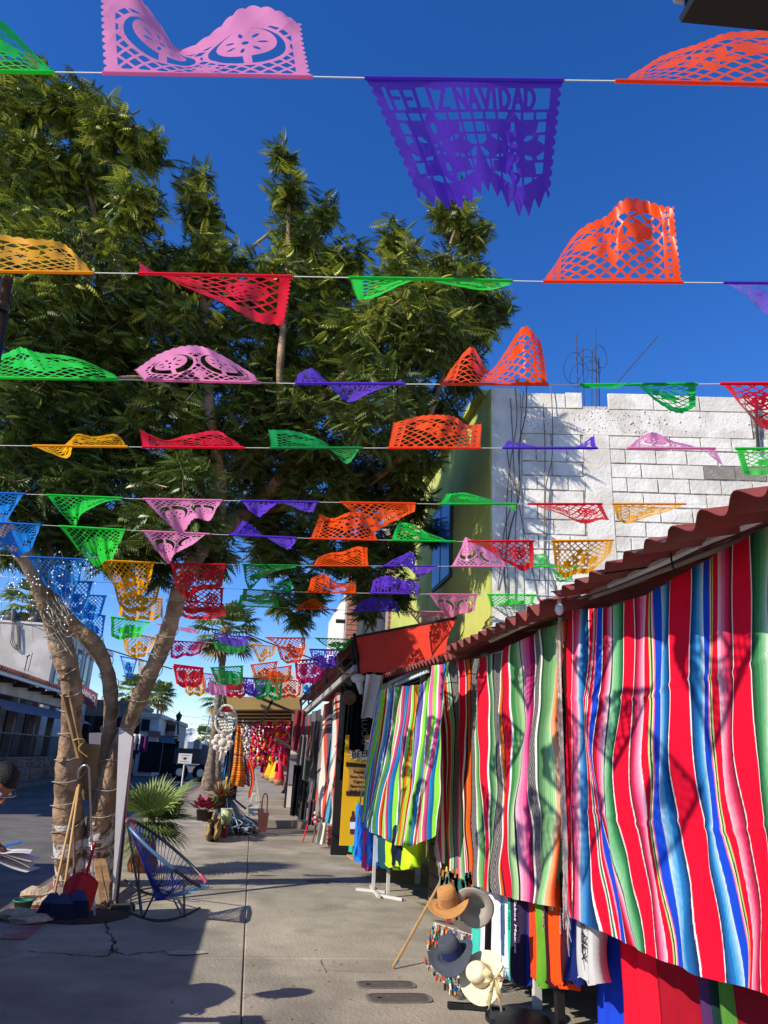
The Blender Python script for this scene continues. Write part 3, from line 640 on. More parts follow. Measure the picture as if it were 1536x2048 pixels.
# ================================================================ PALMS
m_ptrunk = mat('palm trunk', '8a7a68', .95, .25, 6, .8, 30, c2='6d5e50', mixscale=9)
m_pleaf = mat('palm leaf', '6c7d45', .5, .25, 3, transl=.25, spec=.5); m_pleaf2 = mat('palm leaf pale', '8a9a52', .5, .2, 3, transl=.3, spec=.5); m_dead = mat('dead palm leaf', '8f7d52', .9, .25, 4, transl=.2)
def fanleaf(mb, base, dir_, size, petiole, nseg=18, spread=2.6, droop=.25, fold=.25):
    base = Vector(base); d = Vector(dir_).normalized(); side = d.cross(Vector((0, 0, 1))); side = side.normalized() if side.length > .1 else Vector((1, 0, 0)); nrm = side.cross(d).normalized()
    hub = base+d*petiole
    mb.tube([base, base+d*petiole*.5+Vector((0, 0, .02)), hub], [size*.022, size*.017, size*.013], 5)
    for k in range(nseg):
        a = (k/(nseg-1)-.5)*spread; L = size*(1-.18*abs(k/(nseg-1)-.5)*2)*random.uniform(.92, 1.05)
        dd = d*math.cos(a)+side*math.sin(a); w = L*spread/nseg*.52; ss = dd.cross(nrm).normalized()
        p1 = hub+dd*L*.55+nrm*(.02*size*(-1)**k); tip = hub+dd*L+Vector((0, 0, -droop*L*random.uniform(.5, 1.3)))
        mid = hub+dd*L*.8+Vector((0, 0, -droop*L*.25))
        r0 = nrm*fold*w
        mb.add([hub, p1-ss*w*.9+r0, p1-r0*.0, p1+ss*w*.9+r0, mid-ss*w*.35+r0*.5, mid+ss*w*.35+r0*.5, tip], [(0, 2, 1), (0, 3, 2), (1, 2, 4), (2, 5, 4), (2, 3, 5), (4, 5, 6)])
def palm(px, Y, basepy, toppx, toppy, rad_px, nleaf, label, group, leafsize, big=True, trunkr=.22, flare=1.6, bz=None):
    b = PY(px, basepy, Y); c = PY(toppx, toppy, Y); z0 = bz if bz is not None else b[2]
    t = thing('fan_palm', label, 'palm tree', (b[0], Y, z0), group)
    path = smoothpath([(b[0], Y, z0), (b[0]+(c[0]-b[0])*.25, Y, z0+(c[2]-z0)*.3), (b[0]+(c[0]-b[0])*.6, Y, z0+(c[2]-z0)*.65), (c[0], Y, c[2])], 8)
    n = len(path); rr = [trunkr*(flare-(flare-1)*min(1, i/n*4))*(1-.15*i/n)*(1+.05*(-1)**i) for i in range(n)]
    obj('trunk', MB().tube(path, rr, 12), m_ptrunk, t, True)
    cr = obj('crown', MB().ball(tuple(c), trunkr*1.5, 8, 6), m_dead, t)
    for k in range(nleaf):
        a = k*2.399+random.uniform(-.3, .3); el = (1.1 - 2.0*(k/nleaf))+random.uniform(-.15, .15)
        d = (math.cos(a)*math.cos(el), math.sin(a)*math.cos(el), math.sin(el))
        mm = MB(); fanleaf(mm, c, d, leafsize, leafsize*.75, 16 if big else 9, 2.7, .3 if el > -.2 else .1)
        obj('frond', mm, m_dead if el < -.65 else (m_pleaf if k % 3 else m_pleaf2), cr)
    if big:
        sk = MB()
        for k in range(26):
            a = k*2.4; d = (math.cos(a)*.5, math.sin(a)*.5, -1); fanleaf(sk, (c[0], c[1], c[2]-.1), d, leafsize*.7, leafsize*.3, 6, 1.0, .0)
        obj('dead_skirt', sk, m_dead, cr, kind='stuff')
    return t
palm(415, 31, 1584, 452, 1262, 0, 30, 'tall fan palm with a shaggy crown, its trunk leaning beside the flower pots', 'fan palms along the sidewalk', 1.05, trunkr=.155, flare=2.1)
palm(432, 40, 1562, 447, 1395, 0, 22, 'second fan palm trunk close behind the tall palm, crown low and broad', 'fan palms along the sidewalk', .85, trunkr=.17, flare=1.8)
palm(288, 80, 1500, 270, 1383, 0, 26, 'far palm with a spreading crown half hidden by the leaning limb', 'far palms beyond the roofs', 1.5, False, .2, 1)
palm(310, 105, 1500, 317, 1395, 0, 26, 'far slim palm with dry skirt, left of the close pair over the white house', 'far palms beyond the roofs', 1.6, False, .16, 1)
palm(320, 108, 1500, 324, 1385, 0, 24, 'far slim palm with green top, right of the close pair over the white house', 'far palms beyond the roofs', 1.4, False, .16, 1)
palm(78, 52, 1420, 64, 1210, 0, 24, 'palm crown behind the near trunk above the white roof', 'far palms beyond the roofs', 1.5, False, .2, 1, bz=0)
palm(404, 170, 1520, 407, 1478, 0, 22, 'distant bushy palm left of the pylon', 'far palms beyond the roofs', 2.3, False, .3, 1)
# young fan palm in the sidewalk
b = PG(283, 1742); yp = thing('young_fan_palm', 'young fan palm with broad green fans growing behind the string rocking chair', 'palm tree', b)
obj('trunk', MB().tube([b+np.array([0, 0, z]) for z in (0, .08, .2, .34, .5, .62)], [.17, .19, .16, .13, .11, .08], 12), mat('fibrous palm base', '8a5a3c', .95, .3, 10, .9, 40), yp, True)
cr = obj('crown', MB().ball(tuple(b+np.array([0, 0, .6])), .09, 8, 6), m_pleaf, yp)
tgt = [(330, 1545, .3), (300, 1580, -.3), (262, 1600, -.1), (372, 1570, .2), (240, 1650, -.3), (350, 1680, -.25), (310, 1660, -.5), (405, 1540, .15), (392, 1585, .3), (380, 1630, .0), (270, 1560, .4), (345, 1610, -.45), (250, 1700, -.1)]
for (px, py, dy) in tgt:
    o_ = b+np.array([0, 0, .6]); q = PY(px, py, b[1]+dy); d = q-o_; L = np.linalg.norm(d)
    mm = MB(); fanleaf(mm, o_, d, min(1.0, max(.6, L*.85)), max(.10, L-.75), 34, 2.7, .12); obj('frond', mm, m_pleaf2 if py < 1600 else m_pleaf, cr)
# ================================================================ THE NEEM TREE
m_bark = mat('neem bark', 'a4866a', .95, .3, 5, .9, 24, c2='80674f', mixscale=4)
m_barkw = mat('whitewashed peeling bark', 'c9c2ba', .95, .2, 8, 1.0, 30, c2='6f5845', mixscale=7)
m_wlight = mat('cream light wire', 'aba492', .6, .08); m_wood = mat('raw plank', '9c7a55', .85, .25, 9, .4, 60, c2='7f5f42', mixscale=4)
D = 8.0
tree = thing('neem_tree', 'big neem tree with three forking limbs wrapped in cream light wires, dark feathery crown', 'tree', CD(165, 1825, D))
def px2m(r): return r/F*D
def fard(x, y):                # the crown stands over the trunk: keep it near Y = 8.5, its low right side farther off
    if y > 1120 and x < 430: return 0
    low = min(1, max(0, (y-860)/160))*min(1, max(0, (x-400)/120))
    return min(1, (1130-min(y, 1129))/120)*((8.5)/ray(x, y)[1]-8.0)*(1-low)+low*(11.0/ray(x, y)[1]-8.0)
def limbpath(pts):            # (px, py, r_px, depth)
    pts = [(p[0], p[1], p[2], p[3]+fard(p[0], p[1])) for p in pts]
    P = smoothpath([(*CD(p[0], p[1], p[3]), p[2]/F*p[3]) for p in pts], 7)
    return [q[:3] for q in P], [q[3] for q in P]
limbs = [
 [(158, 1838, 54, 8.05), (154, 1805, 42, 8.05), (150, 1760, 34, 8.05), (140, 1690, 30, 8.0), (136, 1600, 28, 8.0), (140, 1520, 25, 8.0), (143, 1430, 19, 7.95), (143, 1370, 20, 7.9), (122, 1290, 22, 7.9), (98, 1220, 18, 7.8), (72, 1150, 18, 7.7), (30, 1080, 18, 7.5), (-30, 1000, 15, 7.3), (-90, 900, 12, 7.2)],
 [(195, 1720, 24, 8.2), (206, 1600, 20, 8.2), (216, 1490, 14, 8.2), (222, 1400, 14, 8.2), (212, 1335, 14, 8.2), (185, 1285, 16, 8.15), (140, 1245, 15, 8.1), (100, 1190, 13, 8.1), (95, 1100, 11, 8.2), (110, 980, 10, 8.3), (120, 800, 8, 8.4)],
 [(180, 1835, 44, 8.1), (190, 1740, 34, 8.1), (203, 1640, 26, 8.1), (222, 1555, 20, 8.1), (255, 1455, 16, 8.1), (290, 1370, 16, 8.1), (322, 1300, 17, 8.1), (343, 1240, 16, 8.1), (360, 1180, 16, 8.1), (392, 1115, 16, 8.0), (430, 1065, 15, 7.9), (500, 1020, 15, 7.8), (580, 930, 12, 7.8), (640, 800, 9, 7.8)],
 [(430, 1065, 15, 7.9), (440, 960, 13, 8.0), (420, 820, 11, 8.0), (410, 640, 8, 8.0), (395, 460, 4, 8.0)],
 [(500, 1020, 12, 7.8), (640, 1000, 10, 7.7), (760, 950, 8, 7.6), (850, 850, 6, 7.6), (900, 700, 4, 7.6)],
 [(120, 900, 10, 8.3), (180, 700, 9, 8.2), (200, 500, 6, 8.2), (160, 320, 4, 8.1)],
 [(580, 930, 10, 7.8), (560, 760, 8, 7.8), (575, 560, 6, 7.9), (578, 360, 3, 7.9)],
 [(640, 800, 8, 7.8), (740, 700, 6, 7.7), (860, 600, 5, 7.6), (910, 460, 3, 7.6)],
 [(420, 820, 8, 8.0), (300, 760, 6, 7.7), (200, 760, 4, 7.4)],
 [(395, 640, 5, 8), (480, 520, 4, 8), (540, 465, 3, 8)],
]
for i, l in enumerate(limbs):
    p, r = limbpath(l)
    r = [q*(1+.045*math.sin(k*1.7+i)+.05*math.sin(k*.6)) for k, q in enumerate(r)]
    obj('trunk' if i in (0,) else 'limb', MB().tube(p, r, 16 if i < 3 else 8), m_bark, tree, True)
# lower peeling whitewashed skin, ragged flakes standing off the bark
fl = MB()
for li in (0, 2):
    p, r = limbpath(limbs[li])
    for k in range(150):
        q = random.randint(0, 14); c = p[q]; 
        if c[2] > .75*random.uniform(.5, 1): continue
        a = random.uniform(0, 2*math.pi); rr = r[q]*1.06+.004; n_ = np.array([math.cos(a), math.sin(a), 0]); t_ = np.array([-math.sin(a), math.cos(a), 0]); w_ = random.uniform(.02, .07); h_ = random.uniform(.03, .13)
        o_ = c+n_*rr; cu = random.uniform(0, .03)
        fl.add([o_-t_*w_-[0, 0, h_], o_+t_*w_*.8-np.array([0, 0, h_*.8]), o_+t_*w_+n_*cu+np.array([0, 0, h_]), o_-t_*w_*.7+n_*cu+np.array([0, 0, h_*.7])], [(0, 1, 2, 3)])
obj('peeling_whitewash', fl, m_barkw, tree, kind='stuff')
for li, zmax in ((0, .72), (2, .66)):
    p, r = limbpath(limbs[li]); q = [(a, b*1.035) for a, b in zip(p, r) if a[2] < zmax]
    obj('whitewash_band', MB().tube([a for a, b in q], [b for a, b in q], 16, False), m_barkw, tree, True)
# knots and cut stubs
for (px, py, d, r) in ((130, 1355, 7.78, .05), (132, 1338, 7.78, .04), (126, 1520, 7.88, .06)):
    c = CD(px, py, d); dd = np.array([-.2, -1, .1])
    obj('cut_stub', MB().tube([c+dd*.02, c+dd*.05, c+dd*.07], [r*.75, r*.6, r*.5], 10), m_bark, tree)
def coil(li, i0, i1, turns, rad=.0048):
    p, r = limbpath(limbs[li]); n = len(p); pts = []; M_ = int(turns*14)
    for k in range(M_+1):
        t = i0+(i1-i0)*k/M_; i = min(int(t), n-2); f = t-i; c = p[i]*(1-f)+p[i+1]*f; rr = (r[i]*(1-f)+r[i+1]*f)*1.12+.008
        tg = p[i+1]-p[i]; tg = tg/np.linalg.norm(tg); u = np.cross(tg, [0, 1, 0]); u /= np.linalg.norm(u); v = np.cross(tg, u); a = 2*math.pi*k/14
        pts.append(c+(u*math.cos(a)+v*math.sin(a))*rr+np.array([0, 0, .015*math.sin(k*.9)]))
    o = obj('light_wire', MB().tube(pts, rad, 4), m_wlight); tag(o, {0: 'cream light wire wound round the left trunk of the neem', 1: 'cream light wire wound round the thin middle limb', 2: 'cream light wire wound round the thick right hand limb'}[li], 'light string', 'light wires on the neem tree')
coil(0, 8, 62, 14); coil(1, 6, 52, 9); coil(2, 10, 66, 13)
# tangled wires and fairy lights hanging in the crook at the left
m_led = mat('fairy light bulb', 'e8ecef', .3, .03)
fw2 = MB(); bl = MB()
for k in range(16):
    x = -10+k*13+random.uniform(-5, 5); y0 = 1110+random.uniform(-10, 30); L_ = random.uniform(60, 170)
    pts = [CD(x+random.uniform(-3, 3), y0+L_*q/6, 7.4) for q in range(7)]; fw2.tube(pts, .0018, 3)
    for q in range(5):
        c = CD(x+random.uniform(-5, 5), y0+random.uniform(0, L_), 7.4); bl.ball(c, .009, 5, 4)
fl_ = tag(obj('fairy_light_curtain', fw2, m_wlight), 'curtain of thin fairy light wires hanging before the sky left of the trunk', 'light string')
obj('bulbs', bl, m_led, fl_, kind='stuff')
tw = MB()
for k in range(22):
    c = CD(120+random.uniform(-25, 20), 1240+random.uniform(-50, 60), 7.72); a = random.uniform(0, 6)
    tw.tube([c+np.array([.09*math.sin(a+q), random.uniform(-.05, 0), .1*math.cos(a*1.3+q*1.1)]) for q in np.linspace(0, 4, 8)], .004, 4)
tag(obj('tangled_wire', tw, m_wlight), 'tangled clump of cream wire caught on the left trunk under the blue banners', 'wire')

# crown of drooping feather leaves
blobs = [(30,230,90),(120,215,62),(175,235,70),(235,270,70),(60,350,110),(170,400,120),(275,400,70),(60,500,130),(200,540,130),(330,560,90),(392,365,36),(400,430,52),(300,300,45),
(425,520,80),(572,315,32),(580,385,42),(600,470,60),(650,425,36),(560,560,80),(660,560,80),(700,510,40),(788,475,42),(810,545,60),(905,425,50),(945,460,46),(950,560,60),(890,560,60),
(860,650,110),(960,640,55),(995,610,34),(930,740,55),(760,680,110),(640,680,110),(500,680,120),(360,700,120),(220,700,130),(80,680,140),(40,830,130),(180,850,130),(330,850,130),
(480,840,130),(620,830,120),(760,820,110),(870,830,60),(830,900,60),(70,970,100),(220,980,110),(360,1000,110),(500,980,110),(640,960,100),(760,960,90),(830,1000,42),(40,1070,60),
(560,1080,90),(680,1080,90),(780,1080,70),(420,1090,60),(620,1170,50),(740,1165,55),(800,1180,36),(600,1225,26),(560,1200,26),(735,1215,26),(860,1060,30),(150,1060,60),(250,1080,60),(320,1110,50),(60,160,50)]
LV = []   # one compound leaf template: rachis along +x, drooping -z, leaflets paired
def leaf_template(n=7, L=.24):
    vs, fs = [], []
    for i in range(n):
        t = (i+1.2)/(n+.6); x = L*t; z = -.10*t*t*L/.34
        for s in (-1, 1):
            ll = L*.27*math.sin(math.pi*min(.96, t*.72+.22))+.012; a = .95-.35*t; w_ = ll*.27
            bx, by, bz = x, s*.004, z
            tipx, tipy, tipz = x+ll*math.cos(a)*.75, s*ll*math.sin(a)*1.0, z-ll*.55
            mx, my, mz = x+ll*math.cos(a)*.32, s*ll*math.sin(a)*.52, z-ll*.17
            k = len(vs); vs += [(bx, by, bz), (mx-w_, my, mz+.004), (tipx, tipy, tipz), (mx+w_, my, mz-.004)]
            fs += [(k, k+1, k+2, k+3)]
    k = len(vs); vs += [(0, 0, .003), (L*.5, .003, -.02), (L, 0, -.10), (L*.5, -.003, -.02)]; fs.append((k, k+1, k+2, k+3))
    return np.array(vs), np.array(fs)
TV, TF = leaf_template()
def rotm(yaw, pit, rol):
    cy, sy, cp, sp, cr_, sr = np.cos(yaw), np.sin(yaw), np.cos(pit), np.sin(pit), np.cos(rol), np.sin(rol)
    Mx = np.zeros((len(yaw), 3, 3))
    Mx[:, 0, 0] = cy*cp; Mx[:, 0, 1] = -sy*cr_+cy*sp*sr; Mx[:, 0, 2] = sy*sr+cy*sp*cr_
    Mx[:, 1, 0] = sy*cp; Mx[:, 1, 1] = cy*cr_+sy*sp*sr; Mx[:, 1, 2] = -cy*sr+sy*sp*cr_
    Mx[:, 2, 0] = -sp; Mx[:, 2, 1] = cp*sr; Mx[:, 2, 2] = cp*cr_
    return Mx
camr, camu, camf = np.array(rt), np.array(up), np.array(fw)
cent, outw = [], []
twg = MB()
for (x, y, r) in blobs:
    d = 8.0+rng.uniform(-.9, .9) if r > 60 else 8.0+rng.uniform(-.4, .4)
    d += fard(x, y)
    rm = max(r-(20 if r > 60 else 13), 12)/F*d; c = CD(x, y, d); dr = rm*(1.0 if r < 60 else 1.15)
    n = int(150*(rm/.5)**2*4.1)+80
    nc = max(3, int(n/13))        # sprays: leaves radiate from twig points so the crown clumps
    for q in range(nc):
        v = rng.normal(size=3); v /= np.linalg.norm(v); v *= rng.uniform(.45, 1.0)**.5
        pc_ = c+camr*v[0]*rm+camu*v[1]*rm+camf*v[2]*dr
        sz_ = 13
        ax = v[0]*camr+v[1]*camu+v[2]*camf+np.array([0, 0, .9 if r <= 60 else .35])+rng.normal(size=3)*(.3 if r <= 60 else .5); ax /= np.linalg.norm(ax)
        twg.tube([pc_-ax*.32, pc_, pc_+ax*.12], [.008, .005, .002], 3)
        for k in range(sz_):
            a = k*2.4+rng.uniform(-.4, .4); h = (k/sz_)
            cent.append(pc_+ax*(h*.34-.2)); outw.append((a, .75-1.15*h+rng.uniform(-.2, .2), ax))
cent = np.array(cent); n = len(cent)
ya = np.array([math.atan2(o[2][1], o[2][0])*0+o[0] for o in outw]); pt = np.array([o[1] for o in outw]); sc_ = rng.uniform(.55, 1.3, n)
Mx = rotm(ya, pt*.8+rng.normal(0, .3, n), rng.uniform(-.9, .9, n))
V = np.einsum('nij,vj->nvi', Mx, TV)*sc_[:, None, None]+cent[:, None, :]
Fc = (TF[None]+(np.arange(n)*len(TV))[:, None, None]).reshape(-1, 4)
tone = rng.uniform(0, 1, n); young = (cent[:, 2] > np.percentile(cent[:, 2], 55))*(rng.uniform(0, 1, n) < .30)  # pale upper leaves: sunlight put into the leaf colour, not newer growth
c_a, c_b, c_c = np.array(lin('6c8030')), np.array(lin('293617')), np.array(lin('c2c94c'))  # the dark tone puts the crown's inner shade into the colour
clump = .5+.5*np.sin(cent[:, 0]*5.1+np.sin(cent[:, 2]*4.3)*2)*np.sin(cent[:, 2]*6.7+cent[:, 1]*3); colv = c_b+(c_a-c_b)*np.clip(tone*.7+clump*.5, 0, 1)[:, None]; colv[young > 0] = c_c*.9
colv = np.repeat(colv, len(TV), 0)
m_neem = mat('neem leaf', '3c4a22', .38, .18, 2, spec=.45, transl=.15, attr='col')
print('neem leaves', n, 'quads', len(Fc))
crn = obj('crown', (V.reshape(-1, 3), Fc.tolist(), colv), m_neem, tree, kind='stuff')
obj('twigs', twg, m_bark, tree, kind='stuff')
# ================================================================ CUT PAPER BANNERS
def seg(x, y, x0, y0, x1, y1, w):
    dx, dy = x1-x0, y1-y0; t = np.clip(((x-x0)*dx+(y-y0)*dy)/(dx*dx+dy*dy+1e-12), 0, 1); return w-np.hypot(x-x0-t*dx, y-y0-t*dy)
def disc(x, y, cx, cy, r): return r-np.hypot(x-cx, y-cy)
def star(x, y, cx, cy, r, n=5, ratio=.45, ph=0):
    a = np.arctan2(x-cx, -(y-cy))+ph; q = np.hypot(x-cx, y-cy); f = np.abs(((a/(2*math.pi)*n) % 1)-.5)*2
    return (r*(ratio+(1-ratio)*f)-q)*.8
def petals(x, y, cx, cy, r0, r1, n, w, ph=0):
    o = np.full(x.shape, -9.0)
    for k in range(n):
        a = 2*math.pi*k/n+ph; ca, sa = math.cos(a), math.sin(a); u = (x-cx)*ca+(y-cy)*sa; v = -(x-cx)*sa+(y-cy)*ca
        m = (r0+r1)/2; h = (r1-r0)/2; o = np.maximum(o, w*(1-((u-m)/h)**2)-np.abs(v))
    return o
def lattice(x, y, p, w, diag=True):
    if diag: a = (x+y)/1.414; b = (x-y)/1.414
    else: a, b = x, y
    fa = np.abs(((a/p) % 1)-.5)*p; fb = np.abs(((b/p) % 1)-.5)*p
    return np.maximum(w-fa, w-fb)
WF, HF = .60, .42
GL = {'F': [(0, 0, 0, 1), (0, 0, .8, 0), (0, .48, .65, .48)], 'E': [(0, 0, 0, 1), (0, 0, .8, 0), (0, .5, .65, .5), (0, 1, .8, 1)], 'L': [(0, 0, 0, 1), (0, 1, .8, 1)], 'I': [(.1, 0, .1, 1)],
      'Z': [(0, 0, .85, 0), (.85, 0, 0, 1), (0, 1, .85, 1)], 'N': [(0, 0, 0, 1), (0, 0, .8, 1), (.8, 0, .8, 1)], 'A': [(.42, 0, 0, 1), (.42, 0, .85, 1), (.18, .65, .68, .65)], 'V': [(0, 0, .42, 1), (.42, 1, .85, 0)],
      'D': [(0, 0, 0, 1), (0, 0, .5, .05), (.5, .05, .75, .35), (.75, .35, .75, .65), (.75, .65, .5, .95), (.5, .95, 0, 1)]}
def base(x, y, teeth):
    if teeth: bot = .375+.045*np.abs(((x/.05) % 1)-.5)*2*(1)-.022*np.cos(x*2*math.pi/.30)
    else: bot = .385+.012*np.abs(np.sin(x*math.pi/.035))+.022*np.cos(x*2*math.pi/.30)*-1
    side = .285+.012*np.abs(np.sin(y*math.pi/.032))
    return np.minimum(bot-y, side-np.abs(x))
def window(x, y, x0, y0, x1, y1): return np.minimum(np.minimum(x-x0, x1-x), np.minimum(y-y0, y1-y))
def field(kind, x, y):
    if kind == 'poinsettia':
        b = base(x, y, True); o = np.maximum(lattice(x+.02, y-.115, .043, .0045, False), -9)
        body = window(x, y, -.262, .028, .262, .36); txt = np.full(x.shape, -9.0)
        px = -.245
        for ch in 'FELIZ NAVIDAD':
            if ch == ' ': px += .022; continue
            wd = .024 if ch == 'I' else .040
            for s in GL[ch]: txt = np.maximum(txt, seg(x, y, px+s[0]*.036, .030+s[1]*.066, px+s[2]*.036, .030+s[3]*.066, .0062))
            px += wd
        tr = window(x, y, -.262, .028, .262, .100)
        fl = np.full(x.shape, -9.0)
        for cx in (-.14, .14):
            f = np.maximum(star(x, y, cx, .225, .125, 8, .62), star(x, y, cx, .225, .10, 8, .7, .39)); f = np.minimum(f, -petals(x, y, cx, .225, .045, .095, 6, .009, .5)*1.0)
            for k in range(5): a = k*1.257; f = np.minimum(f, -disc(x, y, cx+.018*math.cos(a), .225+.018*math.sin(a), .005))
            fl = np.maximum(fl, f)
        fl = np.maximum(fl, .05-np.abs(x)*.9-(.36-y)*.33)
        inner = np.where(y < .103, np.maximum(txt, -tr), np.maximum(o, fl)); inner = np.maximum(inner, .005-np.abs(y-.104))
        inner = np.maximum(inner, .36-.03*np.cos(x*2*math.pi/.30)*0-.012-body*0+(y-.36)*1-0*y) if False else inner
        arc = y-.325-.02*np.cos(x*2*math.pi/.28)*-1
        inner = np.maximum(inner, arc)
        return np.minimum(b, np.maximum(inner, -body))
    b = base(x, y, False)
    if kind == 'star lattice':
        body = window(x, y, -.225, .02, .225, .372); o = lattice(x, y, .045, .0055)
        m = np.maximum(star(x, y, 0, .2, .095, 5, .5), np.maximum(star(x, y, -.12, .26, .06, 6, .6), star(x, y, .12, .26, .06, 6, .6)))
        m = np.maximum(m, y-.335+.02*np.cos(x*2*math.pi/.30)); m = np.minimum(m, -np.maximum(star(x, y, 0, .2, .03), petals(x, y, 0, .2, .035, .07, 5, .006)))
        inner = np.maximum(np.maximum(o, m), -body)
        yy = (y % .08)-.04; ax = np.abs(x)-.252; cut = np.maximum(star(ax, yy, 0, 0, .016), np.minimum(.003-np.abs(ax-.002), .030-np.abs(yy-.0))*0-1)
        cut = np.maximum(cut, np.minimum(.0032-np.abs(np.abs(ax)-.0), np.minimum(yy-.022, .036-yy)) ); cut = np.maximum(cut, np.minimum(.0032-np.abs(yy+.032), .018-np.abs(ax)))
        return np.minimum(b, np.minimum(inner, -np.minimum(cut, .36-y)))
    if kind == 'sun wheel':
        body = window(x, y, -.25, .02, .25, .36); o = lattice(x, y, .05, .006)
        m = np.full(x.shape, -9.0)
        for cx in (-.13, .13):
            f = disc(x, y, cx, .17, .085); rr = np.hypot(x-cx, y-.17); an = np.arctan2(y-.17, x-cx)
            f = np.minimum(f, -np.minimum(.0075-np.abs(rr-.062), (np.abs(((an/(2*math.pi)*9) % 1)-.5)-.13)*.12)); f = np.minimum(f, -np.minimum(.005-np.abs(rr-.040), (np.abs(((an/(2*math.pi)*7+.4) % 1)-.5)-.15)*.1))
            f = np.minimum(f, -star(x, y, cx, .17, .018)); m = np.maximum(m, f)
        m = np.maximum(m, y-.32+.02*np.cos(x*2*math.pi/.30))
        m = np.minimum(m, -petals(x, y, 0, .345, .01, .03, 6, .005))
        return np.minimum(b, np.maximum(np.maximum(o, m), -body))
    if kind == 'ornament':
        body = window(x, y, -.255, .02, .255, .36); o = lattice(x, y, .036, .0048)
        m = np.full(x.shape, -9.0)
        for cx in (-.125, .125):
            rr = np.hypot(x-cx, y-.2); m = np.maximum(m, .007-np.abs(rr-.115)); f = np.minimum(disc(x, y, cx, .225, .082), 9)
            inside = .108-rr; o = np.where((inside > 0), np.minimum(o, -9), o)
            f = np.minimum(f, -petals(x, y, cx, .225, .03, .062, 7, .006)); f = np.minimum(f, -disc(x, y, cx, .225, .010)); m = np.maximum(m, f)
            m = np.maximum(m, .012-np.abs(x-cx)-np.maximum(0, y-.16)*9-np.maximum(0, .09-y)*9)
        m = np.maximum(m, np.minimum(star(x, y, 0, .075, .04, 6, .6), -star(x, y, 0, .075, .014, 6)))
        m = np.maximum(m, y-.30+.02*np.cos(x*2*math.pi/.30)); 
        return np.minimum(b, np.maximum(np.maximum(o, m), -body))
    # bell and leaf
    body = window(x, y, -.25, .02, .25, .36); o = lattice(x, y, .042, .005)
    m = np.maximum(np.minimum(disc(x, y, 0, .2, .10), 9), np.maximum(petals(x, y, -.13, .22, -.07, .07, 3, .03), petals(x, y, .13, .22, -.07, .07, 3, .03)))
    m = np.minimum(m, -petals(x, y, 0, .2, .03, .08, 8, .009)); m = np.minimum(m, -star(x, y, 0, .2, .018)); m = np.maximum(m, y-.325+.02*np.cos(x*2*math.pi/.30))
    return np.minimum(b, np.maximum(np.maximum(o, m), -body))
PAT = {}
def pattern(kind, nx):
    """Cut-out sheet as real geometry: marching squares on the pattern field. Returns (u, v) points and faces."""
    if (kind, nx) in PAT: return PAT[(kind, nx)]
    ny = int(nx*HF/WF); xs = np.linspace(-WF/2, WF/2, nx+1); ysn = np.linspace(-.001, HF+.02, ny+1); X, Y = np.meshgrid(xs, ysn)
    G = field(kind, X, Y); G = np.maximum(G, np.where(Y < .016, .01, -9.)) ; G = np.minimum(G, WF/2-.004-np.abs(X))
    vid = {}; vs = []; fs = []
    def vert(j, i):
        k = (0, j, i)
        if k not in vid: vid[k] = len(vs); vs.append((X[j, i], Y[j, i]))
        return vid[k]
    def edge(j0, i0, j1, i1):
        k = (1, j0, i0, j1, i1) if (j0, i0) < (j1, i1) else (1, j1, i1, j0, i0)
        if k not in vid:
            a, b = G[j0, i0], G[j1, i1]; t = min(.95, max(.05, a/(a-b))) ; vid[k] = len(vs); vs.append((X[j0, i0]+(X[j1, i1]-X[j0, i0])*t, Y[j0, i0]+(Y[j1, i1]-Y[j0, i0])*t))
        return vid[k]
    pos = G > 0; cnt = pos[:-1, :-1]*1+pos[:-1, 1:]+pos[1:, :-1]+pos[1:, 1:]
    J, I = np.nonzero(cnt)
    for j, i in zip(J.tolist(), I.tolist()):
        cs = ((j, i), (j, i+1), (j+1, i+1), (j+1, i)); s = [pos[c] for c in cs]
        if all(s): fs.append(tuple(vert(*c) for c in cs)); continue
        poly = []
        for k in range(4):
            a, b = cs[k], cs[(k+1) % 4]
            if s[k]: poly.append(vert(*a))
            if s[k] != s[(k+1) % 4]: poly.append(edge(*a, *b))
        if len(poly) >= 3: fs.append(tuple(poly))
    P = np.array(vs); PAT[(kind, nx)] = (P[:, 0]/WF+.5, np.clip(P[:, 1], 0, None)/HF, fs)
    return PAT[(kind, nx)]
FCOL = {'green': '28d64a', 'bright green': '35e84a', 'dark green': '1fa64e', 'pink': 'f79acb', 'purple': '6a40d6', 'orange': 'ff5a16', 'yellow': 'ffb60c', 'red': 'f2233c', 'blue': '1c87e0', 'magenta': 'c22374'}
FPAT = {'green': 'bell and leaf', 'bright green': 'bell and leaf', 'dark green': 'bell and leaf', 'pink': 'ornament', 'purple': 'poinsettia', 'orange': 'star lattice', 'yellow': 'star lattice', 'red': 'sun wheel', 'blue': 'bell and leaf', 'magenta': 'sun wheel'}
for k_, c_ in FCOL.items(): mat('plastic '+k_, c_, .33, .05, 3, spec=.5, transl=.5, bump=.25, bscale=9)
def catmull(pts, u):
    P = np.array(pts, float); P = np.vstack([2*P[0]-P[1], P, 2*P[-1]-P[-2]]); n = len(P)-3; x = np.clip(u, 0, 1)*n; i = np.minimum(x.astype(int), n-1); t = (x-i)[:, None]
    a, b, c, d = P[i], P[i+1], P[i+2], P[i+3]
    return .5*(2*b+(c-a)*t+(2*a-5*b+4*c-d)*t*t+(-a+3*b-3*c+d)*t**3)
ORD = ['', 'nearest', 'second', 'third', 'fourth', 'fifth', 'sixth', 'seventh', 'eighth', 'ninth', 'tenth', 'eleventh', 'twelfth']
ROWS = {}
def rowdef(i, d, pts): ROWS[i] = dict(d=d, pts=pts, flags=[])
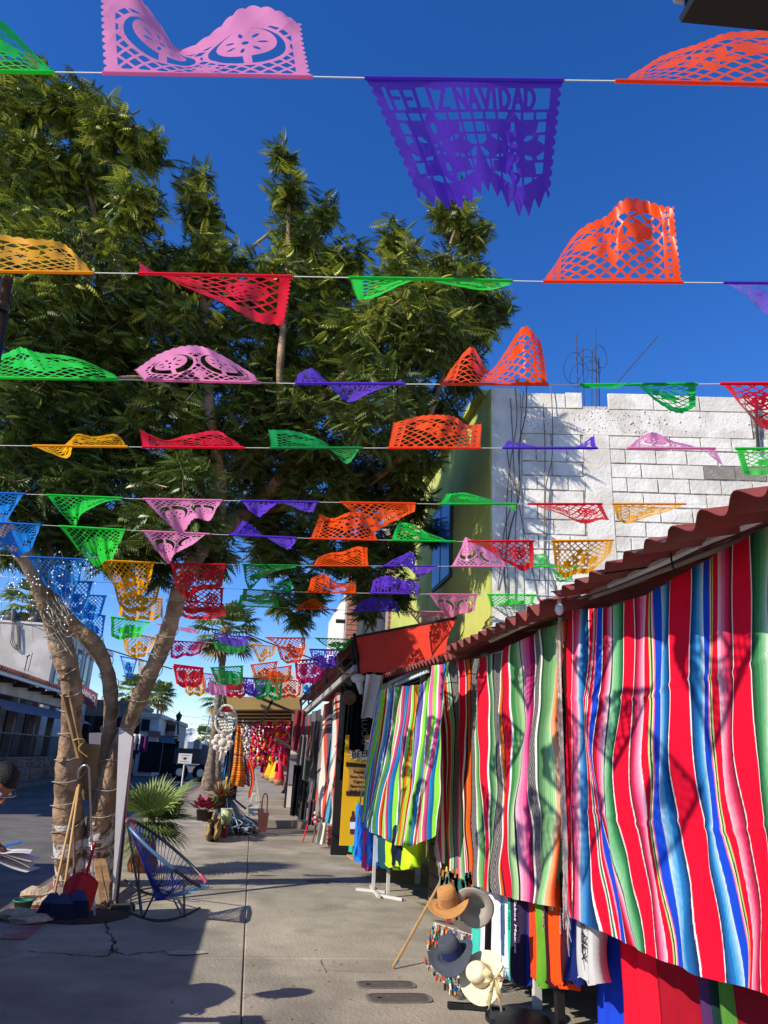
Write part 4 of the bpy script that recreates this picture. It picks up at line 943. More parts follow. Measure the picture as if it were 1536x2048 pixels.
def ystr(i, x):
    p = ROWS[i]['pts']; return float(np.interp(x, [q[0] for q in p], [q[1] for q in p]))
def flag(i, col, x0, x1, free, dsg=1, kind=None): ROWS[i]['flags'].append((col, x0, x1, free, dsg, kind or FPAT[col]))
rowdef(1, 2.05, [(-260, 140), (0, 143), (410, 149), (730, 156), (1230, 162), (1800, 176)])
flag(1, 'bright green', -300, 108, [(-290, -120), (-160, -110), (-60, -60), (0, 27), (50, 85), (100, 133)])
flag(1, 'pink', 205, 625, [(202, -30), (262, -25), (318, 45), (356, 92), (420, 55), (480, 15), (555, 12), (606, 35)])
flag(1, 'purple', 729, 1128, [(846, 424), (905, 412), (960, 396), (1000, 402), (1050, 425), (1097, 424)])
flag(1, 'orange', 1230, 1640, [(1262, 145), (1310, 118), (1380, 88), (1440, 62), (1536, 58), (1640, 20)])
rowdef(2, 2.75, [(-160, 540), (0, 543), (270, 547), (585, 553), (1085, 563), (1760, 568)])
flag(2, 'yellow', -124, 187, [(-130, 470), (-60, 462), (10, 463), (90, 472), (140, 494), (176, 528)])
flag(2, 'red', 276, 585, [(276, 519), (310, 545), (390, 585), (460, 618), (520, 648), (566, 668)])
flag(2, 'green', 697, 1025, [(714, 604), (748, 596), (830, 563), (900, 572), (975, 581), (1022, 568)])
flag(2, 'orange', 1086, 1366, [(1098, 552), (1148, 470), (1206, 425), (1240, 387), (1305, 402), (1350, 392)])
flag(2, 'purple', 1447, 1750, [(1490, 590), (1530, 626), (1600, 650), (1660, 655), (1730, 640)])
rowdef(3, 3.3, [(-160, 753), (0, 756), (288, 760), (590, 767), (1160, 770), (1540, 767), (1800, 768)])
flag(3, 'bright green', -40, 237, [(-30, 716), (28, 697), (48, 691), (90, 703), (160, 718), (225, 748)])
flag(3, 'pink', 288, 522, [(263, 737), (320, 707), (382, 683), (440, 708), (510, 748)])
flag(3, 'purple', 590, 810, [(600, 745), (628, 738), (670, 785), (695, 806), (740, 785), (806, 756)])
flag(3, 'orange', 880, 1097, [(900, 738), (942, 692), (976, 738), (1012, 698), (1050, 650), (1080, 672)])
flag(3, 'green', 1160, 1395, [(1165, 776), (1225, 778), (1270, 768), (1312, 806), (1360, 828), (1392, 818)], -1)
flag(3, 'red', 1440, 1680, [(1485, 815), (1525, 858), (1580, 856), (1620, 850), (1660, 850)])
rowdef(4, 4.25, [(-160, 888), (0, 891), (285, 894), (560, 896), (1000, 896), (1800, 898)])
flag(4, 'yellow', 66, 255, [(95, 905), (138, 916), (152, 868), (190, 872), (232, 868), (250, 885)])
flag(4, 'red', 284, 488, [(279, 855), (330, 880), (375, 865), (435, 861), (470, 880)])
flag(4, 'dark green', 540, 724, [(533, 853), (590, 862), (650, 880), (692, 928), (724, 892)])
flag(4, 'orange', 775, 962, [(784, 838), (850, 830), (908, 825), (930, 848), (964, 840)])
flag(4, 'purple', 1005, 1195, [(1018, 880), (1060, 890), (1110, 901), (1160, 890), (1192, 864)])
flag(4, 'pink', 1254, 1430, [(1272, 878), (1305, 864), (1350, 880), (1405, 900), (1450, 940)])
flag(4, 'bright green', 1470, 1655, [(1487, 955), (1540, 950), (1600, 957), (1640, 950)])
rowdef(5, 5.3, [(-200, 978), (0, 986), (285, 998), (440, 1001), (877, 1008), (1540, 1008)])
flag(5, 'blue', -98, 50, [(-80, 1045), (-40, 1055), (8, 1046), (35, 1008)])
flag(5, 'green', 92, 245, [(118, 1022), (148, 1053), (165, 1032), (205, 1006), (240, 1000)])
flag(5, 'pink', 286, 445, [(325, 1038), (362, 1068), (392, 1043), (420, 1041), (434, 1012)])
flag(5, 'purple', 481, 637, [(500, 1024), (520, 1033), (560, 1006), (600, 1020), (628, 1028)])
flag(5, 'orange', 680, 832, [(712, 1030), (745, 1062), (785, 1050), (805, 1035), (830, 1026)])
flag(5, 'green', 877, 1033, [(892, 984), (930, 985), (965, 993), (1005, 1010), (1034, 1025)])
flag(5, 'red', 1055, 1205, [(1088, 1018), (1130, 1032), (1170, 1052), (1200, 1040), (1224, 1045)])
flag(5, 'yellow', 1224, 1372, [(1234, 1042), (1255, 1048), (1295, 1036), (1330, 1025), (1360, 1015)])
rowdef(6, 6.2, [(-200, 1034), (0, 1045), (285, 1062), (440, 1069), (625, 1077), (910, 1083), (1300, 1080), (1540, 1080)])
flag(6, 'blue', -55, 82, [(-5, 1090), (42, 1118), (60, 1104), (76, 1066)])
flag(6, 'bright green', 117, 252, [(160, 1105), (198, 1137), (222, 1120), (238, 1088)])
flag(6, 'pink', 285, 420, [(312, 1102), (336, 1127), (352, 1110), (390, 1086), (410, 1070)])
flag(6, 'purple', 458, 592, [(488, 1034), (510, 1056), (532, 1074), (574, 1098), (590, 1088)])
flag(6, 'orange', 620, 755, [(640, 1020), (667, 1036), (703, 1018), (735, 1028), (748, 1050)])
flag(6, 'green', 782, 912, [(800, 1040), (830, 1050), (870, 1070), (906, 1084)])
flag(6, 'red', 935, 1068, [(975, 1098), (1008, 1124), (1040, 1142), (1068, 1141)])
flag(6, 'yellow', 1102, 1228, [(1113, 1148), (1135, 1158), (1175, 1150), (1222, 1108)])
rowdef(7, 7.5, [(-200, 1098), (50, 1113), (340, 1127), (600, 1131), (1000, 1133), (1240, 1134)])
flag(7, 'blue', 55, 167, [(95, 1178), (122, 1192), (142, 1192), (160, 1165)])
flag(7, 'yellow', 198, 310, [(230, 1178), (255, 1200), (282, 1192), (300, 1170)])
flag(7, 'red', 340, 452, [(350, 1178), (378, 1198), (415, 1182), (444, 1180)])
flag(7, 'dark green', 484, 596, [(490, 1166), (502, 1180), (532, 1150), (590, 1134)])
flag(7, 'orange', 626, 738, [(640, 1112), (665, 1104), (705, 1094), (736, 1090)])
flag(7, 'purple', 762, 874, [(785, 1118), (826, 1106), (835, 1155), (852, 1148), (872, 1135)])
flag(7, 'pink', 902, 1012, [(922, 1094), (935, 1073), (975, 1098), (1010, 1120)])
flag(7, 'bright green', 1045, 1158, [(1075, 1106), (1096, 1112), (1112, 1160), (1140, 1164)])
rowdef(8, 8.7, [(-200, 1140), (75, 1158), (340, 1172), (600, 1184), (840, 1188), (1220, 1191)])
flag(8, 'blue', 90, 187, [(112, 1212), (135, 1228), (172, 1222)])
flag(8, 'yellow', 225, 322, [(238, 1215), (270, 1230), (312, 1210)])
flag(8, 'red', 350, 448, [(356, 1214), (385, 1230), (430, 1228), (445, 1215)])
flag(8, 'dark green', 486, 584, [(482, 1205), (525, 1202), (555, 1168), (585, 1160)])
flag(8, 'orange', 613, 712, [(622, 1152), (652, 1148), (680, 1166), (713, 1166)])
flag(8, 'purple', 739, 838, [(745, 1156), (780, 1151), (815, 1160), (838, 1163)])
flag(8, 'pink', 857, 956, [(876, 1215), (900, 1238), (930, 1228), (950, 1226)])
flag(8, 'bright green', 974, 1072, [(985, 1230), (1010, 1225), (1040, 1222), (1062, 1218)])
rowdef(9, 9.9, [(-200, 1160), (120, 1187), (340, 1198), (480, 1212), (705, 1221), (905, 1224)])
flag(9, 'blue', 128, 214, [(150, 1235), (172, 1244), (200, 1236)])
flag(9, 'yellow', 240, 326, [(236, 1236), (285, 1244), (328, 1236)])
flag(9, 'red', 362, 448, [(350, 1230), (400, 1242), (454, 1232)])
flag(9, 'green', 474, 560, [(480, 1186), (518, 1192), (556, 1196)])
flag(9, 'orange', 590, 676, [(612, 1202), (630, 1197), (652, 1212), (670, 1225)])
flag(9, 'purple', 706, 798, [(728, 1197), (762, 1194), (797, 1202)])
flag(9, 'pink', 815, 901, [(848, 1258), (876, 1272), (898, 1266)])
rowdef(10, 11.0, [(-160, 1180), (150, 1222), (330, 1250), (480, 1274), (620, 1276), (712, 1279)])
flag(10, 'blue', 140, 212, [(165, 1278), (185, 1290), (206, 1278)])
flag(10, 'bright green', 221, 300, [(221, 1278), (246, 1280), (275, 1276), (296, 1250)])
flag(10, 'pink', 312, 390, [(330, 1254), (360, 1262), (404, 1270)])
flag(10, 'purple', 425, 503, [(440, 1285), (480, 1294), (497, 1278)])
flag(10, 'orange', 530, 612, [(566, 1300), (598, 1320), (610, 1300)])
flag(10, 'green', 630, 706, [(655, 1295), (680, 1304), (700, 1290)])
rowdef(11, 12.3, [(150, 1240), (243, 1262), (345, 1282), (500, 1288), (615, 1298), (700, 1300)])
flag(11, 'yellow', 243, 312, [(250, 1308), (280, 1320), (302, 1300)])
flag(11, 'magenta', 340, 408, [(340, 1320), (368, 1316), (400, 1310)])
flag(11, 'dark green', 425, 492, [(432, 1300), (465, 1308), (492, 1302)])
flag(11, 'yellow', 500, 552, [(520, 1330), (535, 1318), (550, 1310)])
flag(11, 'orange', 553, 608, [(562, 1322), (585, 1330), (603, 1318)])
flag(11, 'purple', 618, 690, [(625, 1325), (650, 1340), (682, 1325)])
rowdef(12, 14.5, [(180, 1292), (240, 1312), (345, 1332), (484, 1345), (590, 1330), (660, 1322)])
flag(12, 'blue', 240, 275, [(250, 1352), (262, 1362)])
flag(12, 'yellow', 276, 305, [(278, 1358), (292, 1350)])
flag(12, 'red', 345, 405, [(352, 1366), (375, 1374), (402, 1368)])
flag(12, 'dark green', 422, 482, [(434, 1362), (465, 1366), (484, 1360)])
flag(12, 'orange', 530, 584, [(540, 1362), (560, 1366), (582, 1362)])
flag(12, 'magenta', 590, 650, [(592, 1358), (612, 1366), (642, 1355)])
ORD += ['thirteenth']
rowdef(13, 14.8, [(330, 1330), (365, 1352), (404, 1345), (484, 1355), (560, 1358), (640, 1366)])
flag(13, 'yellow', 362, 408, [(372, 1390), (388, 1394), (412, 1392)])
flag(13, 'pink', 402, 460, [(408, 1386), (440, 1394), (466, 1388)])
flag(13, 'red', 444, 496, [(452, 1394), (470, 1398), (490, 1396)])
flag(13, 'purple', 484, 536, [(490, 1390), (510, 1394), (530, 1390)])
flag(13, 'dark green', 508, 566, [(512, 1404), (535, 1398), (562, 1406)])
flag(13, 'orange', 546, 604, [(552, 1394), (580, 1398), (600, 1394)])
flag(13, 'blue', 604, 622, [(606, 1388), (620, 1390)])
m_str = mat('white string', 'd5d3cc', .6, .05)
ORD += ['fourteenth']
rowdef(14, 13.2, [(330, 1318), (345, 1328), (410, 1336), (484, 1332), (560, 1322), (660, 1316)])
flag(14, 'red', 347, 408, [(352, 1372), (378, 1378), (404, 1372)])
flag(14, 'dark green', 420, 487, [(432, 1368), (462, 1372), (486, 1366)])
flag(14, 'orange', 500, 556, [(508, 1352), (530, 1362), (552, 1352)])
flag(14, 'magenta', 588, 655, [(592, 1362), (616, 1372), (644, 1362)])
nflag = 0
for ri, rw_ in ROWS.items():
    d = rw_['d']
    pts = [CD(p[0], p[1], d) for p in rw_['pts']]
    o = obj('string', MB().tube(pts, .0022 if ri < 8 else .003, 4), m_str)
    tag(o, f'taut white string across the street holding the {ORD[ri]} {"" if ri > 1 else ""}row of cut banners'.replace('  ', ' '), 'string', 'strings of banners')
    fl_l = rw_['flags']
    for fi, (col, x0, x1, free, dsg, kind) in enumerate(fl_l):
        pw = x1-x0
        nx = 210 if ri <= 2 else 150 if ri <= 4 else 96 if ri <= 6 else 64 if ri <= 9 else 44
        if pw < 45: nx = 30
        U, Vv, fs = pattern(kind, nx)
        sc_f = (pw/F*d)/WF; Hreal = HF*sc_f*d if False else HF*(pw/F*d)/WF
        T = np.stack([x0+(x1-x0)*U, np.interp(x0+(x1-x0)*U, [p[0] for p in rw_['pts']], [p[1] for p in rw_['pts']])], 1)
        Fr = catmull(free, U)
        dl = Fr-T; hp = np.hypot(dl[:, 0], dl[:, 1])/F*d
        dep = dsg*np.sqrt(np.maximum(Hreal**2-hp**2, 0)+(.14*Hreal)**2)
        ph = fi*1.9+ri*2.3; v = np.clip(Vv, 0, 1.08)
        bulge = .10*Hreal*np.sin(v*math.pi)*np.sin(U*5+ph)
        rip = (.010 if ri == 1 else .026)*Hreal/.42*1.2*v*(np.sin(U*19+ph+2*v)+.6*np.sin(U*37-ph+3*v))
        rip = rip+.016*Hreal/.42*v*(np.abs(np.sin(U*9+ph+v*4))-.5)+.008*Hreal/.42*v*(np.abs(np.sin(U*23-v*9+2*ph))-.5)
        XY = T+dl*v[:, None]
        XY[:, 1] += (bulge*.25)*F/d
        if kind == 'poinsettia' and ri == 1: rip = rip*.25; bulge = bulge*.5
        tw = (.3 if kind == 'poinsettia' and ri == 1 else 1)*(np.sin(U*7+ph)*.06+np.sin(U*13+2*ph+v*3)*.03)*Hreal*v*(1.15-v)
        XY[:, 0] += tw*F/d*.5
        dd = d+dep*v*(.85+.15*v)+bulge*.6+rip
        x = (XY[:, 0]-768)/F; y = (1024-XY[:, 1])/F
        xu = x*math.cos(ROLL)-y*math.sin(ROLL); yu = x*math.sin(ROLL)+y*math.cos(ROLL)
        yh = math.cos(PITCH)-yu*math.sin(PITCH); zz = math.sin(PITCH)+yu*math.cos(PITCH)
        cY, sY = math.cos(YAW), math.sin(YAW)
        P3 = np.stack([(xu*cY+yh*sY), (-xu*sY+yh*cY), zz], 1)
        P3 = EYEV+P3*dd[:, None]
        nb = [f[0] for f in fl_l]
        near = ('between the '+nb[fi-1]+' and '+nb[fi+1]+' ones') if 0 < fi < len(nb)-1 else ('at its left end' if fi == 0 else 'at its right end')
        upd = 'blown up' if np.mean([p[1] for p in free]) < ystr(ri, (x0+x1)/2)-8 else 'hanging'
        o = obj('cut_paper_banner', (P3, fs), MC['plastic '+col], None, False, base=tuple(CD((x0+x1)/2, ystr(ri, (x0+x1)/2), d)))
        tag(o, f'{col} cut-out banner {upd} on the {ORD[ri]} string, {near}', 'banner', 'cut paper banners strung over the street')
        hm = MB().tube([CD(x0, ystr(ri, x0), d-.004), CD((x0+x1)/2, ystr(ri, (x0+x1)/2), d-.004), CD(x1, ystr(ri, x1), d-.004)], .006*min(1.5, d/4+.5), 5)
        obj('hem', hm, MC['plastic '+col], o)
        nflag += 1
print('banners', nflag)
# ================================================================ THE STALL WITH BLANKETS
m_red = mat('dark red roof sheet', '7c3a36', .75, .3, 3, .2, 20, spec=.2, c2='70443e', mixscale=2.4)
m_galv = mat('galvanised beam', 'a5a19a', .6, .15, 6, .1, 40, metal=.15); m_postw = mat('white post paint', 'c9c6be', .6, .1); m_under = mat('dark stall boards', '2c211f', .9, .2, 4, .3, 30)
XB_ = 1.85
def sx(px, py, X=XB_): return PX(px, py, X)
eA, eB = PX(1560, 868, 1.48), PX(1108, 1194, 1.66)
EAZ = eA[2]
def sheetroof(name_label, P0, P1, inward, rise, pitch_w=.21, amp=.019, base_m=m_red, thk=.004, nsheet=1):
    """Corrugated sheets: eave from P0 to P1, rising inward. Waves run up the slope."""
    P0, P1 = np.array(P0), np.array(P1); L = np.linalg.norm((P1-P0)[:2]); e = (P1-P0)/L
    t = thing('corrugated_roof', name_label, 'roof', (P0+P1)/2)
    for k in range(nsheet):
        a, b = L*k/nsheet-.03, L*(k+1)/nsheet+.03; nn = int((b-a)/pitch_w*12)
        mb = MB()
        def fn(u, v, a=a, b=b, k=k):
            s = a+(b-a)*u; w_ = amp*(1+.25*math.sin(s*3.1+1))*(math.cos(2*math.pi*s/pitch_w)+.35*math.cos(4*math.pi*s/pitch_w)*0)
            q = P0+e*s+np.array([inward*v, 0, rise*v])
            return (q[0]-.012*math.cos(2*math.pi*s/pitch_w)*(1-v), q[1], q[2]+w_+.006*k % .012)
        mb.grid(fn, nn, 5); n0 = len(mb.v)
        mb.add([(x, y, z-thk) for x, y, z in mb.v[:n0]], [])
        mb.f += [tuple(i+n0 for i in reversed(f)) for f in mb.f]
        for i in range(nn): mb.f.append((i, i+n0, i+1+n0, i+1))
        obj('roof_sheet', mb, base_m, t, True); sc2 = MB()
        for q in range(int((b-a)/pitch_w)):
            s = a+(q+.02)*pitch_w; p_ = P0+e*s+np.array([inward*.08, 0, rise*.08+amp*1.1]); sc2.ball(p_, .009, 6, 4)
        obj('roof_screws', sc2, m_chrome, t, kind='stuff')
    return t
# near roof: eave line through the measured points, continuing past the frame towards the camera
e0 = PX(1392, 992, 1.45); e1 = PX(1108, 1190, 1.57); dirn = (e1-e0)/(e1-e0)[1]
near_end = PX(1560, 952, 1.36)
print('eave', e0, e1, near_end)
sheetroof('dark red corrugated metal roof of the near blanket stall', near_end, e1, 1.9, .42, nsheet=3)
f0 = PX(1085, 1212, 1.56); f1 = PX(912, 1292, 1.56)
print('eave2', f0, f1)
sheetroof('second dark red corrugated roof, lower and farther along the stall', f0, f1+np.array([0, .3, 0]), 1.6, .40, pitch_w=.2, amp=.03, nsheet=2)
g0 = PX(905, 1310, 1.66); g1 = PX(765, 1352, 1.66)
sheetroof('small dull red corrugated roof end with serrated edge beside the red canvas', g0, g1, 1.2, .34, pitch_w=.16, amp=.03, nsheet=1)
# rails, LED tubes, posts
def PB(px, py, X=XB_-.06): return PX(px, py, X)
st = thing('stall_frame', 'grey steel beam and white post frame of the blanket stall', 'stall', (XB_, 4, 0))
b0, b1 = PX(1536, 1012, 1.80), PX(1128, 1205, 1.80); bd = (b1-b0)/(b1-b0)[1]
obj('beam', MB().beam(b0-bd*1.2, b1+bd*.1, .03, .04), m_galv, st)
b2, b3 = PX(1128, 1207, 1.80), PX(742, 1384, 1.80)
obj('beam', MB().beam(b2, b3, .035, .045), m_galv, st)
c0, c1 = PX(1536, 1060, 1.88), PX(1130, 1215, 1.88); cd_ = (c1-c0)/(c1-c0)[1]
obj('hanging_rail', MB().tube([c0-cd_*1.0, c1], .014, 8), m_galv, st)
for (px, yt) in ((1185, 1180), (967, 1268), (845, 1335)):
    q = PX(px, yt+40, XB_+.4); obj('post', MB().beam((q[0], q[1], 0), (q[0], q[1], q[2]+.25), .06, .06, (0, 1, 0)), m_postw, st)
for (pp_) in ((1183, 1180, 1300, 1105), (1050, 1235, 1180, 1190), (967, 1270, 1050, 1236)):
    obj('purlin', MB().beam(PX(pp_[0], pp_[1]+5, 1.75), PX(pp_[2], pp_[3]+8, 1.9)+np.array([.4, 0, .08]), .05, .06), m_galv, st)
m_tubeg = mat('led tube cover', 'c9d6d6', .25, .04, spec=.6); m_tubem = mat('led tube body', '98a2a4', .5, .05)
m_dot = mat('led dot', 'e6efef', .3, .02)
for k, (a, b, lbl) in enumerate((((1225, 1168), (1400, 1090), 'dotted white tube light under the near eave, closer to the post'), ((1395, 1092), (1560, 1018), 'dotted white tube light nearest the camera under the eave'), ((983, 1280), (1122, 1214), 'grey tube light over the grey patterned blanket'), ((790, 1372), (855, 1343), 'pale tube light above the lime striped blanket'))):
    A, B = PX(*a, 1.75), PX(*b, 1.75); t = thing('tube_light', lbl, 'light', (A+B)/2, 'tube lights along the stall beam')
    obj('tube', MB().tube([A, B], .019, 10), m_tubeg, t, True); obj('housing', MB().beam(A+[0.006, 0, .018], B+[0.006, 0, .018], .03, .02), m_tubem, t)
    for q, s_ in ((A, -1), (B, 1)): obj('end_cap', MB().tube([q, q+(B-A)/np.linalg.norm(B-A)*.03*s_], .018, 8), m_postw, t)
    if k < 2:
        dm = MB(); n_ = 46
        for i in range(n_):
            q = A+(B-A)*(i+.5)/n_
            for dz in (-.006, .004): dm.box(q+np.array([-.0185, 0, dz-.002]), (.005, .011, .008))
        obj('led_dots', dm, m_dot, t, kind='stuff')
for k, pts in enumerate([[(1100, 1200), (1180, 1190), (1300, 1145), (1420, 1090), (1536, 1050)], [(1340, 1095), (1345, 1130), (1352, 1145)], [(770, 1385), (860, 1352), (940, 1300), (1000, 1262)]]):
    tag(obj('cable', MB().tube(smoothpath([PX(p[0], p[1], 1.70) for p in pts], 6), .004, 5), m_cableb), ('black cable sagging along the near beam', 'short black tie hanging from the near tube light', 'dark cable looping under the middle beam')[k], 'cable')
bul = PX(1118, 1208, 1.66); t = thing('spiral_bulb', 'white bulb in a socket at the beam joint above the fringe', 'bulb', bul)
obj('socket', MB().tube([bul+[0, 0, .03], bul], .014, 8), m_postw, t); obj('glass', MB().ball(bul-[0, 0, .03], .026, 10, 8, (1, 1, 1.4)), m_tubeg, t, True)
# inside of the stall: dark back wall, ceiling boards, counter
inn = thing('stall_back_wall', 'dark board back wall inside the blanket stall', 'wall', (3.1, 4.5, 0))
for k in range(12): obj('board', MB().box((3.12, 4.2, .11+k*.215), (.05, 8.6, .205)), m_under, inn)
m_plank2 = mat('grey floor plank', '5b534e', .9, .2, 5, .3, 40)
crt = thing('low_plank_counter', 'dark grey planked low counter under the lime striped blanket', 'counter', (2.3, 8.3, 0))
for k in range(5): obj('plank', MB().box((2.05, 7.6, .12+k*.15), (.03, 1.7, .14)), m_plank2, crt)
obj('counter_top', MB().box((2.45, 7.6, .80), (.85, 1.76, .03)), m_plank2, crt)

# ---- striped blankets
def G(w_, a, b=None): return (w_, lin(a), lin(b or a))
RED, WHT, NAV, BLU = 'e80c30', 'f2ece4', '10204e', '1648c8'
serape = [G(6, RED), G(.6, WHT), G(4, RED, 'f06aa0'), G(4, 'f06aa0', WHT), G(3, '9ed4ee', '2a7fc8'), G(4, '2a7fc8', NAV), G(.6, WHT), G(4, RED), G(.6, WHT), G(1, '2c6b3a'), G(.6, WHT), G(2, RED), G(1, 'f08aa8'), G(5, BLU), G(.6, WHT), G(4, '5a0e20', RED), G(5, 'f24b7a', 'fbe3e8'), G(1, '3c4a40'), G(5, 'c4ecc4', '5bb070'), G(4, '4a9a60', '123c22'), G(.6, WHT), G(11, RED), G(.6, WHT), G(4, '5a1020', 'ee3560'), G(5, 'f06090', 'fbe3e8'), G(4, RED), G(1, 'b3d68a'), G(1, '16301e'), G(1, 'e8e0a0'), G(1, 'f06aa0'), G(6, BLU), G(5, 'dff2f4', '3aa0d8'), G(5, '2a7fc8', NAV), G(.6, WHT), G(16, RED), G(.6, WHT), G(5, NAV, '2a7fc8'), G(5, '3aa0d8', 'dff2f4'), G(6, BLU), G(1, 'f06aa0'), G(1, 'e8e0a0'), G(1, '16301e'), G(1, 'b3d68a'), G(5, RED), G(6, 'fbe3e8', 'f24b7a'), G(5, 'ee3560', '5a1020'), G(.6, WHT), G(16, RED), G(.6, WHT), G(6, '123c22', '4a9a60'), G(7, '5bb070', 'd4f0d0'), G(.6, WHT), G(6, '3c1020', 'ee3560'), G(5, 'f06aa0', WHT), G(9, RED), G(.6, WHT), G(5, BLU), G(5, 'dff2f4', '2a7fc8'), G(6, RED)]
grayb = [G(3, 'a00f28'), G(1, WHT), G(2, RED), G(2, 'f06a20'), G(1, WHT), G(3, '6fbf70', 'd4f0c8'), G(1, '222222'), G(5, '77706e'), G(2, 'f04a90', 'fbd0e0'), G(3, '9cd88a', '2c7a3c'), G(1, WHT), G(6, 'd51230'), G(1, WHT), G(2, '6a1020'), G(3, 'f07a20', 'd04a10'), G(1, '222222'), G(5, '77706e'), G(1, WHT), G(4, '8ecb7c', '2c6b3a'), G(1, WHT), G(9, 'e01430'), G(1, WHT), G(4, '2c6b3a', 'c4ecb4'), G(1, '222222'), G(5, '77706e'), G(1, WHT), G(3, 'f0902a', 'd0400f'), G(1, '3c1020'), G(6, 'd51230'), G(1, WHT), G(6, '3f8a48', 'd4f0b8'), G(1, '222222'), G(6, 'fbd0e0', 'f0308a'), G(3, 'c01a60', '5a1030'), G(1, WHT), G(5, '77706e'), G(1, WHT), G(8, '24562c', 'a8e09a'), G(3, 'f6e8c8', 'f07a20'), G(2, 'e0501a', '7a1420')]
limeb = [G(4, '8ddc3c'), G(1, WHT), G(4, '6a5ac8', 'b8a8ec'), G(4, '8ddc3c'), G(1, WHT), G(4, '1f7fc8', '8fd0ec'), G(1, '222222'), G(4, 'f06aa0', '8a2048'), G(1, WHT), G(3, '8ddc3c'), G(1, '222'+'222'), G(2, 'f06a20'), G(3, 'a8c83c'), G(2, 'c02010'), G(1, WHT), G(4, '8fd0ec', '1f6fb8'), G(1, WHT), G(4, '8ddc3c'), G(1, '222222'), G(4, 'b8a8ec', '5a48b8'), G(1, WHT), G(3, '8ddc3c'), G(2, '5f8f50'), G(1, WHT), G(4, '7a68d0', '322a70'), G(1, WHT), G(4, '6fb05a', '3f7a48'), G(3, '2a9ad0', '1a5a98'), G(1, WHT), G(4, 'f5601a', 'd03008'), G(2, '6a1a10'), G(3, '8ddc3c'), G(1, WHT), G(3, 'f06aa0'), G(2, '8ddc3c'), G(1, WHT), G(4, 'f06aa0', '9a2050'), G(4, '1f8fd0', '0f5a98'), G(5, '8ddc3c'), G(2, WHT)]
greyb = [G(6, '4a4648', '6a6668'), G(1, 'c83a2a'), G(5, '5a5658', '3a383c'), G(1, 'd8d0c8'), G(4, '6a6668'), G(5, '3a3840', '5a5860'), G(2, 'c04030'), G(3, '8a8680'), G(2, 'd8d0c0'), G(2, 'd04a3a'), G(3, '5a5860'), G(2, 'd8d0c0'), G(2, '50a0c0'), G(2, 'd8d0c0'), G(1, 'd04a3a'), G(3, 'b8b0a0'), G(1, '3a6a4a'), G(3, 'd8d0c0'), G(1, 'd04a3a'), G(3, 'a8a090')]
mix_e = [G(5, '2e7a4a', 'a8dcb0'), G(2, WHT), G(4, 'c4e8c0', '4a9a60'), G(3, '2a4a3a')]
def stripes(seq, u):
    tot = sum(s[0] for s in seq); x = np.clip(u, 0, .9999)*tot; cs = np.cumsum([0]+[s[0] for s in seq]); i = np.searchsorted(cs, x, side='right')-1
    f = ((x-cs[i])/np.array([s[0] for s in seq])[i])[:, None]; a = np.array([s[1] for s in seq])[i]; b = np.array([s[2] for s in seq])[i]
    la, lb_ = a.mean(1) > .55, b.mean(1) > .55; f = np.where((lb_ & ~la)[:, None], f**1.9, f); f = np.where((la & ~lb_)[:, None], f**.5, f)
    q = np.floor(f*5+.5)/5*.6+f*.4     # thin thread bands inside each fade
    th = 1-.30*((np.floor(x*4.5) % 2) == 0)*(np.abs(a-b).sum(1) > .15); return (a*(1-q)+b*q)*th[:, None]
def clothmat(key, rows=420):
    m = mat(key, 'ffffff', .85, .06, 40, attr='col', spec=.15, transl=.12)
    n, L = m.node_tree.nodes, m.node_tree.links; wv = n.new('ShaderNodeTexWave'); wv.inputs['Scale'].default_value = 120; wv.bands_direction = 'Z'
    tc = n.new('ShaderNodeTexCoord'); L.new(tc.outputs['Object'], wv.inputs['Vector']); bp = n.new('ShaderNodeBump'); bp.inputs['Strength'].default_value = .25; bp.inputs['Distance'].default_value = .002
    L.new(wv.outputs['Fac'], bp.inputs['Height']); L.new(bp.outputs[0], n['Principled BSDF'].inputs['Normal']); return m
m_cloth = clothmat('woven blanket')
def interp_pts(pts, u):
    P = np.array(pts, float); s = np.linspace(0, 1, len(P)); return np.stack([np.interp(u, s, P[:, k]) for k in range(P.shape[1])], 1)
def blanket(label, top, bot, X, seq, nu, nv, fold, color=None, hem=True):
    """top / bot: lists of (px, py) on the plane at X, far to near; fold(u, v) -> (out, along) in metres."""
    U, V_ = np.meshgrid(np.linspace(0, 1, nu+1), np.linspace(0, 1, nv+1)); u, v = U.ravel(), V_.ravel()
    T3 = np.array([PX(p[0], p[1], X) for p in top]); B3 = np.array([PX(p[0], p[1], X) for p in bot])
    # parametrise evenly along Y
    def along(P3, u):
        c = np.concatenate([[0], np.cumsum(np.abs(np.diff(P3[:, 1])))]); c /= c[-1]; return np.stack([np.interp(u, c, P3[:, k]) for k in range(3)], 1)
    T, B = along(T3, u), along(B3, u); P = T*(1-v[:, None])+B*v[:, None]
    out, al = fold(u, v); P[:, 0] -= out; P[:, 1] += al
    fs = [(j*(nu+1)+i, j*(nu+1)+i+1, (j+1)*(nu+1)+i+1, (j+1)*(nu+1)+i) for j in range(nv) for i in range(nu)]
    col = stripes(seq, u) if color is None else color(u, v)
    o = obj('striped_blanket', (P, fs, col), m_cloth, None, True); tag(o, label, 'blanket', 'striped blankets hung along the stalls'); return o, P, u, v
def sm(a, b, x): t = np.clip((x-a)/(b-a), 0, 1); return t*t*(3-2*t)
